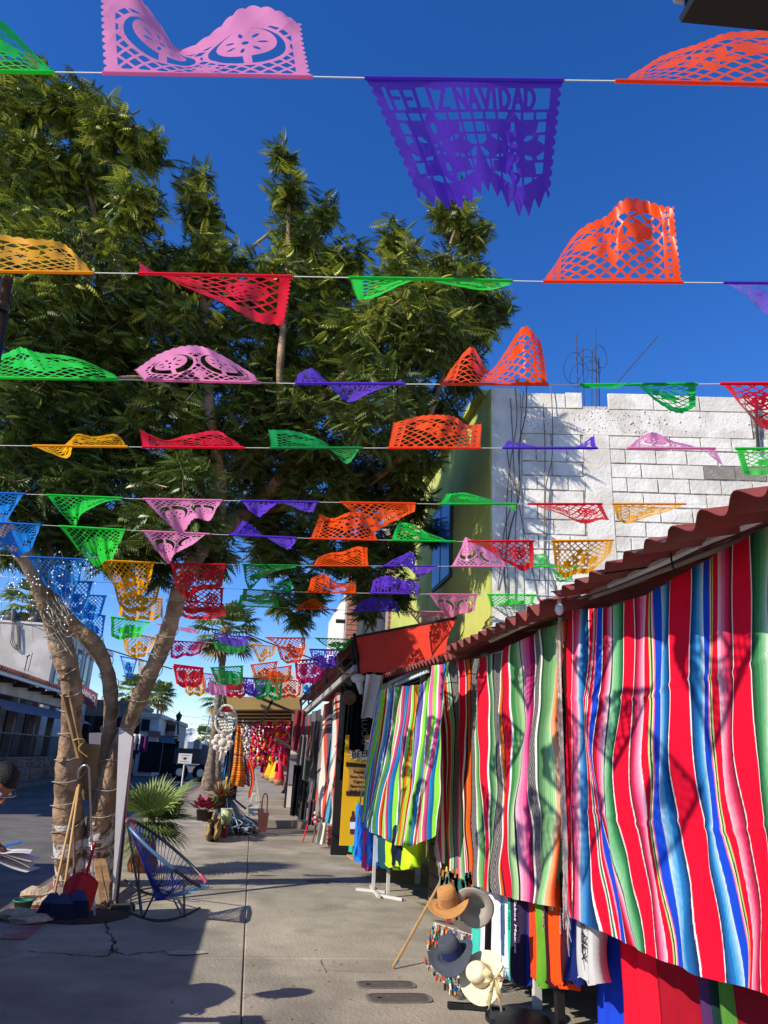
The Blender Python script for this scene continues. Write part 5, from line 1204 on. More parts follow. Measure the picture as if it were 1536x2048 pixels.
def fold_big(u, v):
    ridge = u-(.02+.42*v); r1 = np.exp(-np.clip(ridge, -1, 0)**2/.004)*(ridge < 0)+np.exp(-np.clip(ridge, 0, 1)**2/.03)*(ridge >= 0)
    out = .045*r1*sm(.1, .5, v)+.008*np.sin(u*38+1.5*v)*(.4+.6*v)+.004*np.sin(u*75+3*np.sin(v*3))+.022*np.sin(u*7+.5)*v+.006*np.sin(v*5+u*9)
    ridge2 = u-(.35+.45*(v-.4)); out = out+.028*np.exp(-(ridge2/.045)**2)*sm(.4, .9, v)
    al = .007*np.sin(v*9+u*30)*(.3+v)+.005*np.sin(v*17+u*60)+.018*np.sin(v*2.4+u*5)*v
    al = al+.05*r1*sm(.2, .7, v)
    for vc in (.30, .66): out = out+.006*np.exp(-((v-vc-.01*np.sin(u*20))/.008)**2)
    return out, al
TOPB = [(1137, 1219), (1215, 1216), (1290, 1190), (1340, 1160), (1420, 1115), (1536, 1052), (1700, 965)]
BOTB = [(1137, 1832), (1200, 1858), (1290, 1900), (1400, 1952), (1536, 1990), (1700, 2070)]
def col_big(u, v):
    a = np.interp(u, [0, .192, .319, .448, .515, .581, .625, .7235, .77, .82, 1], [0, .148, .265, .39, .466, .53, .578, .70, .767, .83, 1])
    b = np.interp(u, [0, .09, .233, .291, .327, .376, .432, .472, .506, .566, .588, .658, .697, .747, .759, .786, 1], [0, .067, .0987, .121, .148, .17, .215, .26, .309, .39, .417, .466, .529, .578, .605, .65, 1])
    k = sm(.42, 1.1, v); return stripes(serape, a*(1-k)+b*k)
serb, *_ = blanket('large red serape with blue, green and pink stripes, nearest the camera', TOPB, BOTB, 1.85, serape, 900, 120, fold_big, col_big)
def fold_gray(u, v):
    out = .016*np.sin(u*30+1.2*np.sin(v*5))+.009*np.sin(u*61+2*np.sin(v*4+u*5))+.014*np.sin(v*8+u*12)
    al = .026*np.sin(v*11+u*17)*(1-.3*v)+.012*np.sin(v*23+u*31)*v+.010*np.sin(v*31+u*9); return out, al
dia = lambda u, v: None
def col_gray(u, v):
    c = stripes(grayb, u); tot = sum(s[0] for s in grayb); x = u*tot; cs = np.cumsum([0]+[s[0] for s in grayb]); i = np.searchsorted(cs, np.clip(x, 0, tot-.001), side='right')-1
    isg = np.array([abs(s[1][0]-lin('77706e')[0]) < 1e-6 for s in grayb])[i]; f = (x-cs[i])/5.0
    k = (np.abs(((v*42) % 1)-.5)*2+np.abs(f-.5)*2); z = ((k*2.2) % 1) > .5
    c[isg] = np.where(z[isg][:, None], np.array(lin('4a4646')), np.array(lin('8d8682'))); return c
blanket('grey, red, green and orange striped blanket second from the camera', [(886, 1323), (960, 1316), (1010, 1300), (1060, 1270), (1128, 1238)], [(895, 1738), (925, 1762), (1000, 1790), (1060, 1806), (1112, 1815)], 1.84, grayb, 420, 130, fold_gray, col_gray)
def fold_lime(u, v):
    spread = (v**1.5); out = .035*np.sin(u*44+.8*np.sin(v*6))*(1-.45*v)+.03*np.sin(u*13+4*v)*spread+.012*np.sin(u*80)*(1-v)
    al = .07*np.sin(v*5.5+u*9)*v+.035*np.sin(v*11+u*15)*v+.015*np.sin(v*25+u*11); return out, al
blanket('lime green and blue striped blanket gathered at its top, third from the camera', [(762, 1380), (800, 1374), (850, 1368), (868, 1335), (895, 1322)], [(716, 1638), (740, 1660), (790, 1690), (835, 1692), (868, 1672)], 1.56, limeb+limeb[4:22]+limeb[26:], 560, 110, fold_lime)
def fold_w(u, v): return .05*np.sin(u*26+2*v)+.03*np.sin(u*51+3*np.sin(v*4)), .10*np.sin(v*5+u*4)*v+.03*np.sin(v*13+u*9)
blanket('worn grey and red striped blanket hanging darkly, farthest along the stalls', [(612, 1432), (645, 1415), (675, 1390), (716, 1362)], [(606, 1590), (628, 1625), (662, 1650), (708, 1644)], 1.62, greyb, 200, 60, fold_w)
# narrow edge pieces beside the fringes
magen = [G(4, 'c01a60', 'f04a90'), G(1, WHT), G(3, 'd51230'), G(2, '2c6b3a'), G(3, 'a00f28')]
blanket('narrow pink and red blanket edge between the lime and grey blankets', [(884, 1325), (905, 1318)], [(876, 1720), (905, 1742)], 1.90, magen, 60, 60, lambda u, v: (.02*np.sin(u*12+v*6), .02*np.sin(v*8)))
edg = [G(3, 'f6a050', 'e04a10'), G(3, '2e7a4a', 'b8e4b8'), G(1, WHT), G(4, 'c4e8c0', '3a8a58'), G(2, '1a3a2a'), G(2, '8f8a84')]
blanket('pale green blanket edge under white fringe between grey and red blankets', [(1098, 1250), (1140, 1220)], [(1098, 1815), (1140, 1835)], 1.93, edg, 80, 60, lambda u, v: (.03*np.sin(u*9+v*5), .03*np.sin(v*7)))
# fringes
m_fr = mat('cream fringe', 'cfc5b8', .9, .15, 20)
def fringe(label, pts, X, n, ln, dx=0, lean=.3):
    P = interp_pts(np.array([PX(p[0], p[1], X-.03) for p in pts]), np.linspace(0, 1, n)); mb = MB()
    for i, p in enumerate(P):
        L_ = ln*random.uniform(.6, 1.2); d = np.array([random.uniform(-.02, .01), lean*L_*random.uniform(.2, 1), -L_])
        mb.tube([p, p+d*.5+np.array([-.01, 0, 0]), p+d], [.005, .004, .002], 3)
    mb.tube([tuple(q) for q in P], .006, 4)
    o = obj('blanket_fringe', mb, m_fr); tag(o, label, 'fringe', 'cream fringes at the blanket edges', 'stuff')
fringe('long cream knotted fringe between the grey and the red blanket', [(1118, 1235), (1122, 1400), (1128, 1560), (1134, 1700), (1132, 1820)], 1.82, 110, .10)
fringe('long cream knotted fringe between the grey and the red blanket', [(1122, 1235), (1118, 1400), (1124, 1560), (1128, 1700), (1138, 1850)], 1.84, 80, .14, lean=-.25)
fringe('thick cream fringe between the lime and the grey blanket', [(884, 1330), (880, 1450), (886, 1560), (874, 1680), (882, 1735)], 1.80, 90, .11)
fringe('ragged cream fringe down the far edge of the lime blanket', [(760, 1385), (745, 1480), (725, 1570), (716, 1650)], 1.54, 60, .14)
fringe('grey fringe at the edge of the farthest blanket', [(712, 1368), (706, 1450), (702, 1540), (700, 1648)], 1.6, 60, .14)
# red canvas awning
m_canv = mat('red canvas', 'e0402c', .7, .06, 1.5, .1, 10, transl=.3, spec=.2); m_fr_dk = mat('dark awning frame', '1a1514', .7)
YC = 11.0
cv = [PY(708, 1274, YC), PY(912, 1236, 8.6), PY(930, 1290, 8.4), PY(890, 1325, 8.6), PY(800, 1330, 9.6), PY(722, 1349, YC-.3)]
can = thing('red_awning', 'taut bright red canvas awning on a dark frame between the two roofs', 'awning', (1.5, 10, 2.9))
def cvf(u, v):
    a = cv[0]*(1-u)+cv[1]*u; b = cv[5]*(1-u)+cv[3]*u; q = a*(1-v)+b*v
    return (q[0]+.03*math.sin(u*9+v*4)*math.sin(v*3.1), q[1]+.06*math.sin(v*math.pi)*math.sin(u*7), q[2]+.02*math.sin(u*14)*v)
obj('canvas', MB().grid(cvf, 30, 12), m_canv, can, True)
obj('awning_bar', MB().tube([cv[0], cv[1]], .02, 6), m_fr_dk, can); obj('awning_bar', MB().tube([cv[0]+[0, 0, .05], cv[5]-[0, 0, .1]], .025, 6), m_fr_dk, can)
# far side frame with dark red underside, rails stepping away
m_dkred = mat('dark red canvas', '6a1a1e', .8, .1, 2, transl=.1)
q0, q1, q2, q3 = PY(704, 1276, YC), PY(600, 1400, 17.5), PY(605, 1436, 17.5), PY(708, 1345, YC)
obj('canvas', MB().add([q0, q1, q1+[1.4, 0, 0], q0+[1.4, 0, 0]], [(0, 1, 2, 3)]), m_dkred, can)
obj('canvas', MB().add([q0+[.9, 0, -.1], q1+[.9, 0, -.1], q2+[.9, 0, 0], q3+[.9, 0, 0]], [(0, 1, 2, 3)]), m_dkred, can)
for k in range(6):
    u = k/5; a = q0*(1-u)+q1*u; b = q3*(1-u)+q2*u; obj('awning_bar', MB().tube([a, b], .022, 5), m_fr_dk, can)
for k in range(4):
    v = k/3; a = q0*(1-v)+q3*v; b = q1*(1-v)+q2*v; obj('awning_bar', MB().tube([a, b], .02, 5), m_fr_dk, can)
obj('beam', MB().beam(PY(712, 1336, 10.8), PY(602, 1432, 17.5), .07, .09), m_galv, can)
# ================================================================ GOODS UNDER THE BLANKETS
def shirt(px0, px1, py0, py1, X, colr, label, group, twist=.0, prints=None, cat='shirt', nm='t_shirt', thin=.03, zt=None, foldn=2.2, hang=None):
    """A garment on a hanger, seen edge-on: front panel px0..px1 wide at the rack plane X, folded lengthwise, real depth behind."""
    A, B = PX(px0, py0, X), PX(px1, py0, X); C_, D_ = PX((px0+px1)/2, py1, X), None
    y0, y1 = max(A[1], B[1]), min(A[1], B[1]); zt_ = (A[2]+B[2])/2 if zt is None else zt; zb_ = C_[2]; W_ = y0-y1; ph = random.uniform(0, 6)
    def prof(u, v, side):
        x = X+twist*(u-.5)*.3+.007*math.sin(u*2*math.pi*foldn+ph+v*1.5)*(.4+v)+.005*math.sin(v*7+ph)
        y = y0-W_*u*(1.0-.04*math.sin(v*3))+.006*math.sin(v*5+ph)
        z = zt_+(zb_-zt_)*v+.01*math.sin(u*9+ph)*v-.05*(abs(u-.5)*2)**2*(1-v)*(W_ > .1)
        return (x+side, y, z)
    mb = MB(); mb.grid(lambda u, v: prof(u, v, 0), 14, 14); n0 = len(mb.v)
    mb.grid(lambda u, v: (lambda q: (q[0]+.10+.0*v, q[1]+.05*math.sin(v*4+ph), q[2]))(prof(1-u, v, 0)), 14, 14)
    rimL = [j*15 for j in range(15)]; rimR = [j*15+14 for j in range(15)]
    for a, b in zip(range(14), range(1, 15)):
        mb.f.append((rimL[a], rimL[b], n0+rimR[b], n0+rimR[a])); mb.f.append((rimR[b], rimR[a], n0+rimL[a], n0+rimL[b]))
    base = (X+.1, (y0+y1)/2, zt_)
    t = thing(nm, label, cat, base, group)
    m = mat('cloth '+colr, colr, .9, .07, 12, .15, 60, spec=.15)
    obj('body', mb, m, t, True)
    e = MB().tube([prof(0, 1, -.002), prof(.25, 1, -.003), prof(.5, 1, -.003), prof(.75, 1, -.003), prof(1, 1, -.002)], .005, 4); obj('hem', e, m, t)
    obj('hanger_hook', MB().tube(smoothpath([(X+.11, (y0+y1)/2, zt_-.02), (X+.11, (y0+y1)/2, zt_+.05), (X+.13, (y0+y1)/2, zt_+.08)], 4), .003, 5), m_chrome, t)
    if prints:
        txt, size, colt = prints
        o = np.array([X-.011, (y0+y1)/2+size*.3, zt_*.55+zb_*.45])
        textobj(txt, size, o, (0, .03, -1), (0, -1, 0), mat('print '+colt, colt, .8, .05), t, ext=.001)
    return t
GR = 'shirts hanging on the rack under the grey striped blanket'
X1 = 1.93
sh = [(944, 960, 1800, 1912, '3fb5a5', 'teal shirt edge hanging first on the rack, behind the white shirts', None),
      (958, 1000, 1792, 1935, 'e9eef6', 'plain white shirt, widest on the rack, beside the cream hat', None),
      (998, 1006, 1796, 1945, 'c9dcf2', 'thin pale blue shirt edge right after the wide white shirt', None),
      (1004, 1016, 1796, 1950, 'e4eaf2', 'narrow white shirt between pale blue and turquoise ones', None),
      (1014, 1026, 1797, 1958, '2fb39c', 'turquoise shirt with black writing down its edge', ('Los Cabos', .045, '14302c')),
      (1024, 1040, 1798, 1964, '2e2440', 'black and purple shirt with white script reading down', ('Los Cabos Mexico', .06, 'e6e0ea')),
      (1040, 1056, 1802, 1962, '1a2f86', 'royal blue shirt next to the purple script shirt', None),
      (1056, 1070, 1803, 1952, 'd4431c', 'red orange shirt left of the narrow green one', None),
      (1069, 1080, 1804, 1966, '5f9a2c', 'narrow grass green shirt, longest of the row', None),
      (1079, 1096, 1805, 1960, '38121c', 'dark maroon shirt with faint speckled writing, left of the bright orange one', ('CABO', .05, 'b48a90')),
      (1092, 1114, 1810, 1962, 'ec4a12', 'bright orange shirt in the middle of the row', None),
      (1112, 1130, 1815, 1960, '3a1520', 'maroon shirt right of the bright orange one', ('Mexico', .05, '9a8a90')),
      (1130, 1152, 1818, 1958, '14225e', 'navy shirt behind the loose white fringe', None),
      (1150, 1180, 1822, 1955, 'b9b7b5', 'grey white shirt with black capitals, last on the rack', ('CABOS MEX', .07, '232323')),
      ]
for (a, b, c, d, col_, lb, pr) in sh:
    shirt(a, b, c-70, d, X1+random.uniform(-.02, .03), col_, lb, GR, twist=random.uniform(-.1, .1), prints=pr)
r0, r1 = PX(940, 1738, X1+.11), PX(1200, 1748, X1+.11)
rk = thing('clothes_rack', 'white post clothes rack under the grey striped blanket, feet on the concrete', 'rack', (X1+.1, 4.8, 0))
obj('rail', MB().tube([(X1+.11, r0[1], r0[2]+.05), (X1+.11, r1[1], r0[2]+.05)], .014, 8), m_chrome, rk)
for px in (1075, 1120):
    q = PX(px, 2040, 2.0); obj('post', MB().beam((q[0], q[1], 0), (q[0], q[1], 1.9), .05, .05, (0, 1, 0)), m_postw if px < 1100 else m_fr_dk, rk)
# blue and red dresses at the lower right
DG = 'dresses hanging under the big red serape'
m_drs = [(1196, 1252, 1850, 2110, '1a3fc0', 'bright royal blue dress with a tied sleeve under the big serape'),
         (1246, 1278, 1885, 2130, 'e0122c', 'red dress fold beside the blue dress'),
         (1276, 1318, 1890, 2150, 'e8142e', 'brighter red dress, second of the three red ones'),
         (1316, 1400, 1900, 2170, '9a0f24', 'wide dark red dress in the serape shadow'),
         (1398, 1422, 1930, 2190, '4a2a5a', 'dull violet dress under the serape'),
         (1420, 1440, 1940, 2200, '14302c', 'dark teal dress under the serape hem'),
         (1438, 1466, 1950, 2210, '4a7a30', 'moss green dress near the frame corner'),
         (1466, 1560, 1960, 2230, '7a1020', 'deep crimson dress in the lower corner')]
for (a, b, c, d, col_, lb) in m_drs:
    shirt(a, b, c-80, d, 2.12+random.uniform(-.02, .03), col_, lb, DG, twist=.2, cat='dress', nm='dress', foldn=random.uniform(1.5, 3))
fl2 = PX(1505, 2046, 2.3); t = thing('flower_bunch', 'dim orange and yellow cloth flowers in the lower corner shadow', 'flowers', fl2)
for k in range(9):
    c = fl2+np.array([random.uniform(-.05, .05), random.uniform(-.1, .1), random.uniform(-.04, .05)]); obj('flower', MB().ball(c, .018, 7, 5, (1, 1, .6)), mat('flower '+'ab'[k % 2], ('8a5030', '70742c')[k % 2], .8), t)
# second rack under the lime blanket
GR2 = 'shirts hanging on the rack under the lime blanket'
sh2 = [(706, 716, 1640, 1712, '27a88c', 'sea green shirt edge, first under the lime blanket'), (714, 722, 1648, 1728, '1478d8', 'azure shirt edge next to the sea green one'),
       (720, 734, 1650, 1724, '1560c8', 'bright blue shirt under the lime blanket'), (730, 740, 1700, 1742, 'e0407a', 'pink shirt peeking lowest under the lime blanket'),
       (738, 748, 1662, 1735, '1a7ad0', 'sky blue shirt after the pink one'), (746, 756, 1668, 1730, '1448a8', 'deep blue shirt in the middle of the far rack'),
       (754, 763, 1676, 1726, '6fa8c8', 'dusty light blue shirt on the far rack'), (762, 775, 1682, 1738, '1c4a50', 'dark teal shirt on the far rack'),
       (774, 788, 1688, 1736, 'b8e01c', 'neon yellow green shirt with dark print'), (787, 800, 1690, 1735, '16243a', 'midnight blue shirt between the neon ones'),
       (799, 811, 1690, 1737, 'b4dc24', 'neon lime shirt, right of the midnight one'), (811, 822, 1690, 1734, 'c0e828', 'neon lime shirt at the end of the far rack')]
for (a, b, c, d, col_, lb) in sh2:
    shirt(a, b, c-40, d, 1.62+random.uniform(-.02, .02), col_, lb, GR2, twist=.1, foldn=1.3)
rk2 = thing('clothes_rack', 'white metal clothes rack with crossed feet under the lime striped blanket', 'rack', PG(745, 1790))
f = PG(746, 1785); f2 = PG(775, 1795)
for q in (f, f2): obj('post', MB().beam((q[0], q[1], 0.03), (q[0], q[1], .62), .035, .035, (0, 1, 0)), m_postw, rk2)
for a, b in (((712, 1782), (770, 1788)), ((742, 1775), (758, 1798)), ((760, 1795), (805, 1803))):
    p, q = PG(*a), PG(*b); obj('foot', MB().beam(p+[0, 0, .02], q+[0, 0, .02], .035, .03), m_postw, rk2)
obj('rail', MB().tube([(1.68, f[1]+.6, 1.0), (1.68, f2[1]-.8, 1.0)], .014, 6), m_chrome, rk2)
# cross-footed dark stand below the near rack
sd = thing('hat_stand', 'dark steel stand base with crossed feet under the cream hat', 'stand', PG(985, 2040))
c = PG(972, 2022); obj('column', MB().beam(c+[0, 0, .0], c+[.02, 0, .55], .035, .035, (0, 1, 0)), m_iron, sd)
for a, b in (((895, 2018), (975, 2020)), ((972, 2010), (985, 2052)), ((895, 2016), (1010, 2026))):
    p, q = PG(*a), PG(*b); obj('foot', MB().beam(p+[0, 0, .02], q+[0, 0, .02], .03, .03), m_iron, sd)
bs = PG(1035, 2042); tag(obj('weighted_disc', MB().lathe([(0, 0), (.20, 0), (.2, .02), (.03, .03), (0, .03)], 28, Matrix.Translation(tuple(bs))), m_iron), 'flat round black stand base on the concrete beside the white post', 'base')
# hats
def hat(px, py, Y, R_, hC, rC, tilt, label, colr, band=None, curl=.02, yaw=0):
    c = PY(px, py, Y); M_ = Matrix.Translation(tuple(c)) @ Matrix.Rotation(yaw, 4, 'Z') @ Matrix.Rotation(tilt[0], 4, 'X') @ Matrix.Rotation(tilt[1], 4, 'Y')
    t = thing('sun_hat', label, 'hat', c, 'sun hats on the stand'); m = mat('felt '+colr, colr, .9, .08, 20, .25, 120, spec=.15)
    mb = MB(); n = 40; prof = [(0, hC*.94), (rC*.55, hC), (rC*.88, hC*.93), (rC*.98, hC*.6), (rC*1.04, .015), (rC*1.1, 0), (R_*.7, -.004), (R_*.93, -.012), (R_, -.006)]
    vs, fs = [], []
    for i, (r, z) in enumerate(prof):
        for k in range(n):
            a = 2*math.pi*k/n; zz = z+(curl*math.cos(2*a+.4)*((r-rC)/(R_-rC))**1.5 if r > rC*1.05 else 0)-(.012*math.exp(-((a-3.1)/.5)**2) if i < 2 else 0); e = 1.0 if r > rC*1.1 else (1-.12*abs(math.sin(a)))
            vs.append(M_ @ Vector((r*math.cos(a), r*e*math.sin(a), zz)))
    for i in range(len(prof)-1):
        for k in range(n): k2 = (k+1) % n; fs.append((i*n+k, i*n+k2, (i+1)*n+k2, (i+1)*n+k))
    nb = 5*n
    crown = MB().add(vs[:nb+n], [f_ for f_ in fs if max(f_) < nb+n]); obj('crown', crown, m, t, True)
    brim = MB().add(vs[nb:], [tuple(i-nb for i in f_) for f_ in fs if min(f_) >= nb]); bo = obj('brim', brim, m, t, True)
    md = bo.modifiers.new('thick', 'SOLIDIFY'); md.thickness = .004
    if band: obj('hat_band', MB().lathe([(rC*1.055, .006), (rC*1.02, .03), (rC*.99, .055)], 36, M_ @ Matrix.Diagonal((1, .94, 1, 1))), mat('band '+band, band, .7, .05), t, True)
    return t, M_
hat(897, 1808, 5.05, .135, .11, .066, (.25, -.25), 'tan felt hat with a domed crown hanging beside the leaning stick', 'b98550', '9a6a3c')
hat(948, 1812, 5.0, .13, .09, .066, (-1.2, .5), 'beige hat with a cream rim tucked under the grey blanket hem', 'a09a8c', None)
hat(903, 1908, 4.9, .145, .105, .070, (.35, -.42), 'dark grey wide brim hat with a navy ribbon band', '474c55', '1a2a5a', .035)
t, M_ = hat(964, 1952, 4.78, .15, .10, .068, (.9, -.75), 'cream straw hat with a pale net bow, lowest of the hats', 'dccfae', 'ddcf9c', .02)
c = PY(985, 1955, 4.6); m_bow = mat('pale yellow net', 'e6dba8', .7, .05, transl=.3)
for sx_, sz_, ln_ in ((-1, .3, .07), (1, .3, .07), (-.35, -1, .12), (.45, -1, .13)):
    obj('bow_loop', MB().grid(lambda u, v: (c[0]+sx_*ln_*v*.8+.012*math.sin(u*9), c[1]-.02*math.sin(v*3.1)-.01*u, c[2]+sz_*ln_*v+(u-.5)*.07*(.3+v)), 8, 8), m_bow, t, True)
# keychain grid rack
m_wh = mat('white wire', 'd9d6cf', .5, .05)
gA, gB, gC, gD = CD(868, 1845, 5.2), CD(945, 1870, 4.9), CD(915, 1992, 4.75), CD(853, 1930, 5.05)
kr = thing('keychain_rack', 'white wire grid rack covered in small bright keychains below the hats', 'rack', (gC+gD)/2)
wm = MB()
def gq(u, v): return gA*(1-u)*(1-v)+gB*u*(1-v)+gC*u*v+gD*(1-u)*v
for k in range(13): wm.tube([gq(k/12, 0), gq(k/12, 1)], .0025, 4)
for k in range(17): wm.tube([gq(0, k/16), gq(1, k/16)], .0025, 4)
obj('wire_grid', wm, m_wh, kr)
cols_k = ['c82a2a', '2a9a8a', 'e08a2a', '1f1f24', '5a3a2a', '88b0a0', 'd8d0c0', '2a5a9a', 'b06a3a', '14141a']
for ck in range(10):
    mk = MB()
    for k in range(26):
        q = gq(random.uniform(.0, .98), random.uniform(0, .98)); mk.box(q+np.array([-.02, -.02, -.01]), (random.uniform(.008, .016), .012, random.uniform(.02, .045)), rz=random.uniform(0, 3), ry=random.uniform(-.3, .3))
    obj('keychains', mk, mat('trinket '+cols_k[ck], cols_k[ck], .4, .1), kr, kind='stuff')
kr2 = thing('bracelet_rack', 'dark rack of beaded bracelets and trinkets behind the tan hat', 'rack', PY(900, 1790, 5.5))
for ck in range(6):
    mk = MB()
    for k in range(22):
        q = PY(random.uniform(880, 945), random.uniform(1745, 1835), 5.5); mk.box(q, (.016, .01, random.uniform(.03, .08)), ry=random.uniform(-.2, .2))
    obj('bracelets', mk, mat('trinket '+cols_k[ck], cols_k[ck], .4, .1), kr2, kind='stuff')
# leaning bamboo stick with a yellow cord
a, b = PG(785, 1938), PX(893, 1742, 1.75); d_ = mat('bamboo', 'b08d5a', .6, .15, 12, .2, 40)
t = thing('leaning_stick', 'long bamboo stick leaning from the sidewalk to the grey blanket', 'stick', a)
obj('pole', MB().tube([a+[0, 0, .01]]+[a+(b-a)*k/8 for k in range(1, 9)], [.011, .013, .011, .013, .011, .013, .011, .012, .01], 8), d_, t)
q = PX(893, 1755, 1.72); obj('cord_loop', MB().tube(smoothpath([q, q+[0, -.02, .04], q+[0, .0, .08], q+[0, .02, .04], q+[0, 0, -.04]], 5), .006, 5), mat('yellow cord', 'cdb84a', .8), t)
a = a+(b-a)*.06; obj('tape_wrap', MB().tube([a, a+(b-a)*.025], .0145, 8), mat('blue tape', '5a90b0', .5), t)

# ================================================================ FARTHER STALL
m_yel = mat('yellow panel', 'f0b400', .6, .05, 2); m_bk = mat('black cotton', '101218', .95, .1, 6, .2, 30, spec=.1); m_whc = mat('off white cotton', 'd8d2c8', .9, .08, 4, .2, 20, transl=.1)
YP = 11.4
def panel(px0, px1, py0, py1, Y, th=.04): a = PY(px0, py0, Y); b = PY(px1, py1, Y); return MB().hexa([(a[0], Y, b[2]), (b[0], Y, b[2]), (b[0], Y+th, b[2]), (a[0], Y+th, b[2]), (a[0], Y, a[2]), (b[0], Y, a[2]), (b[0], Y+th, a[2]), (a[0], Y+th, a[2])])
yp_ = thing('menu_panel', 'bright yellow shop panel with parchment price lists and a beer burst', 'sign', PY(715, 1694, YP))
obj('panel', panel(692, 785, 1470, 1694, YP), m_yel, yp_)
m_parch = mat('parchment print', 'b98a4a', .8, .15, 5); m_ink = mat('dark ink', '2a1c12', .8); m_orn = mat('orange print', 'dc7a28', .7, .1); m_wp = mat('white print', 'ece6dc', .7, .05)
def flatp(nm, pts, m, parent, Y, col=None): return obj(nm, MB().add([PY(p[0], p[1], Y) for p in pts], [tuple(range(len(pts)))]), m, parent)
flatp('parchment', [(696, 1528), (738, 1532), (738, 1592), (694, 1590), (698, 1560)], m_parch, yp_, YP-.006)
flatp('parchment_roll', [(692, 1524), (745, 1530), (745, 1536), (692, 1533)], m_ink, yp_, YP-.009); flatp('parchment_roll', [(692, 1582), (742, 1586), (742, 1592), (692, 1591)], m_ink, yp_, YP-.009)
for k, tx in enumerate(('Tequila', 'House Tasting', 'Cigars', 'Flavor Liquor', 'Vanilla Extract')):
    textobj(tx, .055, PY(716, 1546+k*9.6, YP-.012), (1, 0, 0), (0, 0, 1), m_ink, yp_, .15, fit=(.16, .26, .16, .25, .27)[k])
bst = []
for k in range(24):
    a = 2*math.pi*k/24; r = (1, .72)[k % 2]; bst.append((723+28*r*math.cos(a), 1509+14*r*math.sin(a)))
flatp('burst', bst, m_wp, yp_, YP-.008); textobj('BEER', .14, PY(722, 1514, YP-.014), (1, .0, .12), (0, 0, 1), m_ink, yp_)
flatp('card', [(716, 1482), (742, 1480), (744, 1500), (718, 1502)], m_wp, yp_, YP-.010); textobj('Die X', .10, PY(729, 1495, YP-.014), (1, 0, 0), (0, 0, 1), m_ink, yp_)
flatp('orange_ribbon', [(712, 1472), (770, 1466), (770, 1482), (712, 1478)], m_orn, yp_, YP-.007)
flatp('bottle_print', [(704, 1622), (708, 1622), (709, 1632), (714, 1636), (714, 1668), (700, 1668), (700, 1636), (703, 1632)], mat('brown print', '5a2a22', .5), yp_, YP-.007); flatp('bottle_label', [(700, 1644), (714, 1644), (714, 1658), (700, 1658)], m_wp, yp_, YP-.010)
tag(obj('tile_apron', MB().hexa([tuple(PG(*q)+np.array([0, 0, z])) for z in (-.02, .012) for q in ((672, 1694), (705, 1720), (800, 1720), (760, 1694))]), mat('sandy tile', 'c9a368', .6, .1)), kind='structure')
# brick pillar base
bp_ = thing('brick_plinth', 'short red brick pillar foot beside the yellow menu panel', 'pillar', PG(668, 1693)); c = PG(666, 1693)
hz = PY(666, 1650, c[1])[2]; wd = PY(679, 1690, c[1])[0]-PY(655, 1690, c[1])[0]
obj('mortar_core', MB().box((c[0]+.0, c[1]+.12, hz/2), (wd*.94, .22, hz)), mat('pale mortar', 'b5a99c', .9), bp_); m_brr = mat('red brick', '8a3c34', .85, .2, 9, .4, 50)
k = 0; z = .01
while z < hz-.03:
    for q in range(2):
        x0 = c[0]-wd/2+(wd/2)*q; obj('brick', MB().box((x0+wd/4, c[1]+.1, z+.03), (wd/2-.012, .24, .052)), m_brr, bp_)
    z += .066
# black shirts, white shirt hung between canopies
def cloth_at(nm, label, cat, px0, px1, py0, py1, Y, m, amp=.03, nf=3, grp=None, taper=0, skew=0):
    a, b = PY(px0, py0, Y), PY(px1, py0, Y); z1 = PY(px0, py1, Y)[2]; ph = random.uniform(0, 6)
    def f_(u, v, o=0): return (a[0]+(b[0]-a[0])*(u*(1-taper*v)+taper*v/2)+skew*v, Y+amp*math.sin(u*6.28*nf+ph+v*2)+o, a[2]+(z1-a[2])*v+.01*math.sin(u*11+ph))
    mb = MB().grid(f_, 20, 14).grid(lambda u, v: f_(1-u, v, .03), 20, 14)
    o = obj(nm, mb, m, None, True); tag(o, label, cat, grp); return o
cloth_at('t_shirt', 'black shirt with pale writing hanging in the dark doorway left of the white shirt', 'shirt', 706, 736, 1352, 1500, 11.0, m_bk)
c = PY(723, 1410, 10.93); bt = bpy.data.objects['t_shirt'] if False else None
textobj_parent = [o for o in bpy.data.objects if o.get('label', '').startswith('black shirt with pale')][0]
textobj('CABO SAN LUCAS', .12, PY(724, 1420, 10.94), (0.05, 0, -1), (1, 0, 0), mat('print grey', '6a6a70', .8), textobj_parent)
cloth_at('t_shirt', 'crumpled off white shirt hanging under the red canvas awning', 'shirt', 733, 768, 1348, 1436, 10.2, m_whc, .05, 1.6, skew=-.05)
cloth_at('t_shirt', 'black shirt deeper in the doorway beside the farthest striped blanket', 'shirt', 690, 712, 1372, 1560, 11.6, m_bk)
cloth_at('white_cloth', 'white cloth valance gathered above the lime blanket', 'cloth', 765, 845, 1368, 1382, 10.0, m_whc, .03, 4)
c = PY(699, 1395, 10.9); t = thing('round_ornament', 'round brown woven ornament hung beside the fringe in the dark doorway', 'ornament', c); obj('disc', MB().lathe([(0, -.02), (.09, -.01), (.11, 0), (.09, .02), (0, .03)], 16, Matrix.Translation(tuple(c)) @ Matrix.Rotation(math.pi/2, 4, 'X')), mat('woven brown', '6a4a38', .9, .3, 20), t)
sk_ = PY(716, 1357, 10.6); t = thing('animal_skull', 'bleached animal skull hung at the beam corner under the red awning', 'skull', sk_)
obj('cranium', MB().ball(sk_, .09, 10, 8, (1.2, .8, .8)), m_postw, t, True); obj('snout', MB().tube([sk_+[.02, 0, -.04], sk_+[.06, -.02, -.22]], [.06, .03], 8), m_postw, t, True)
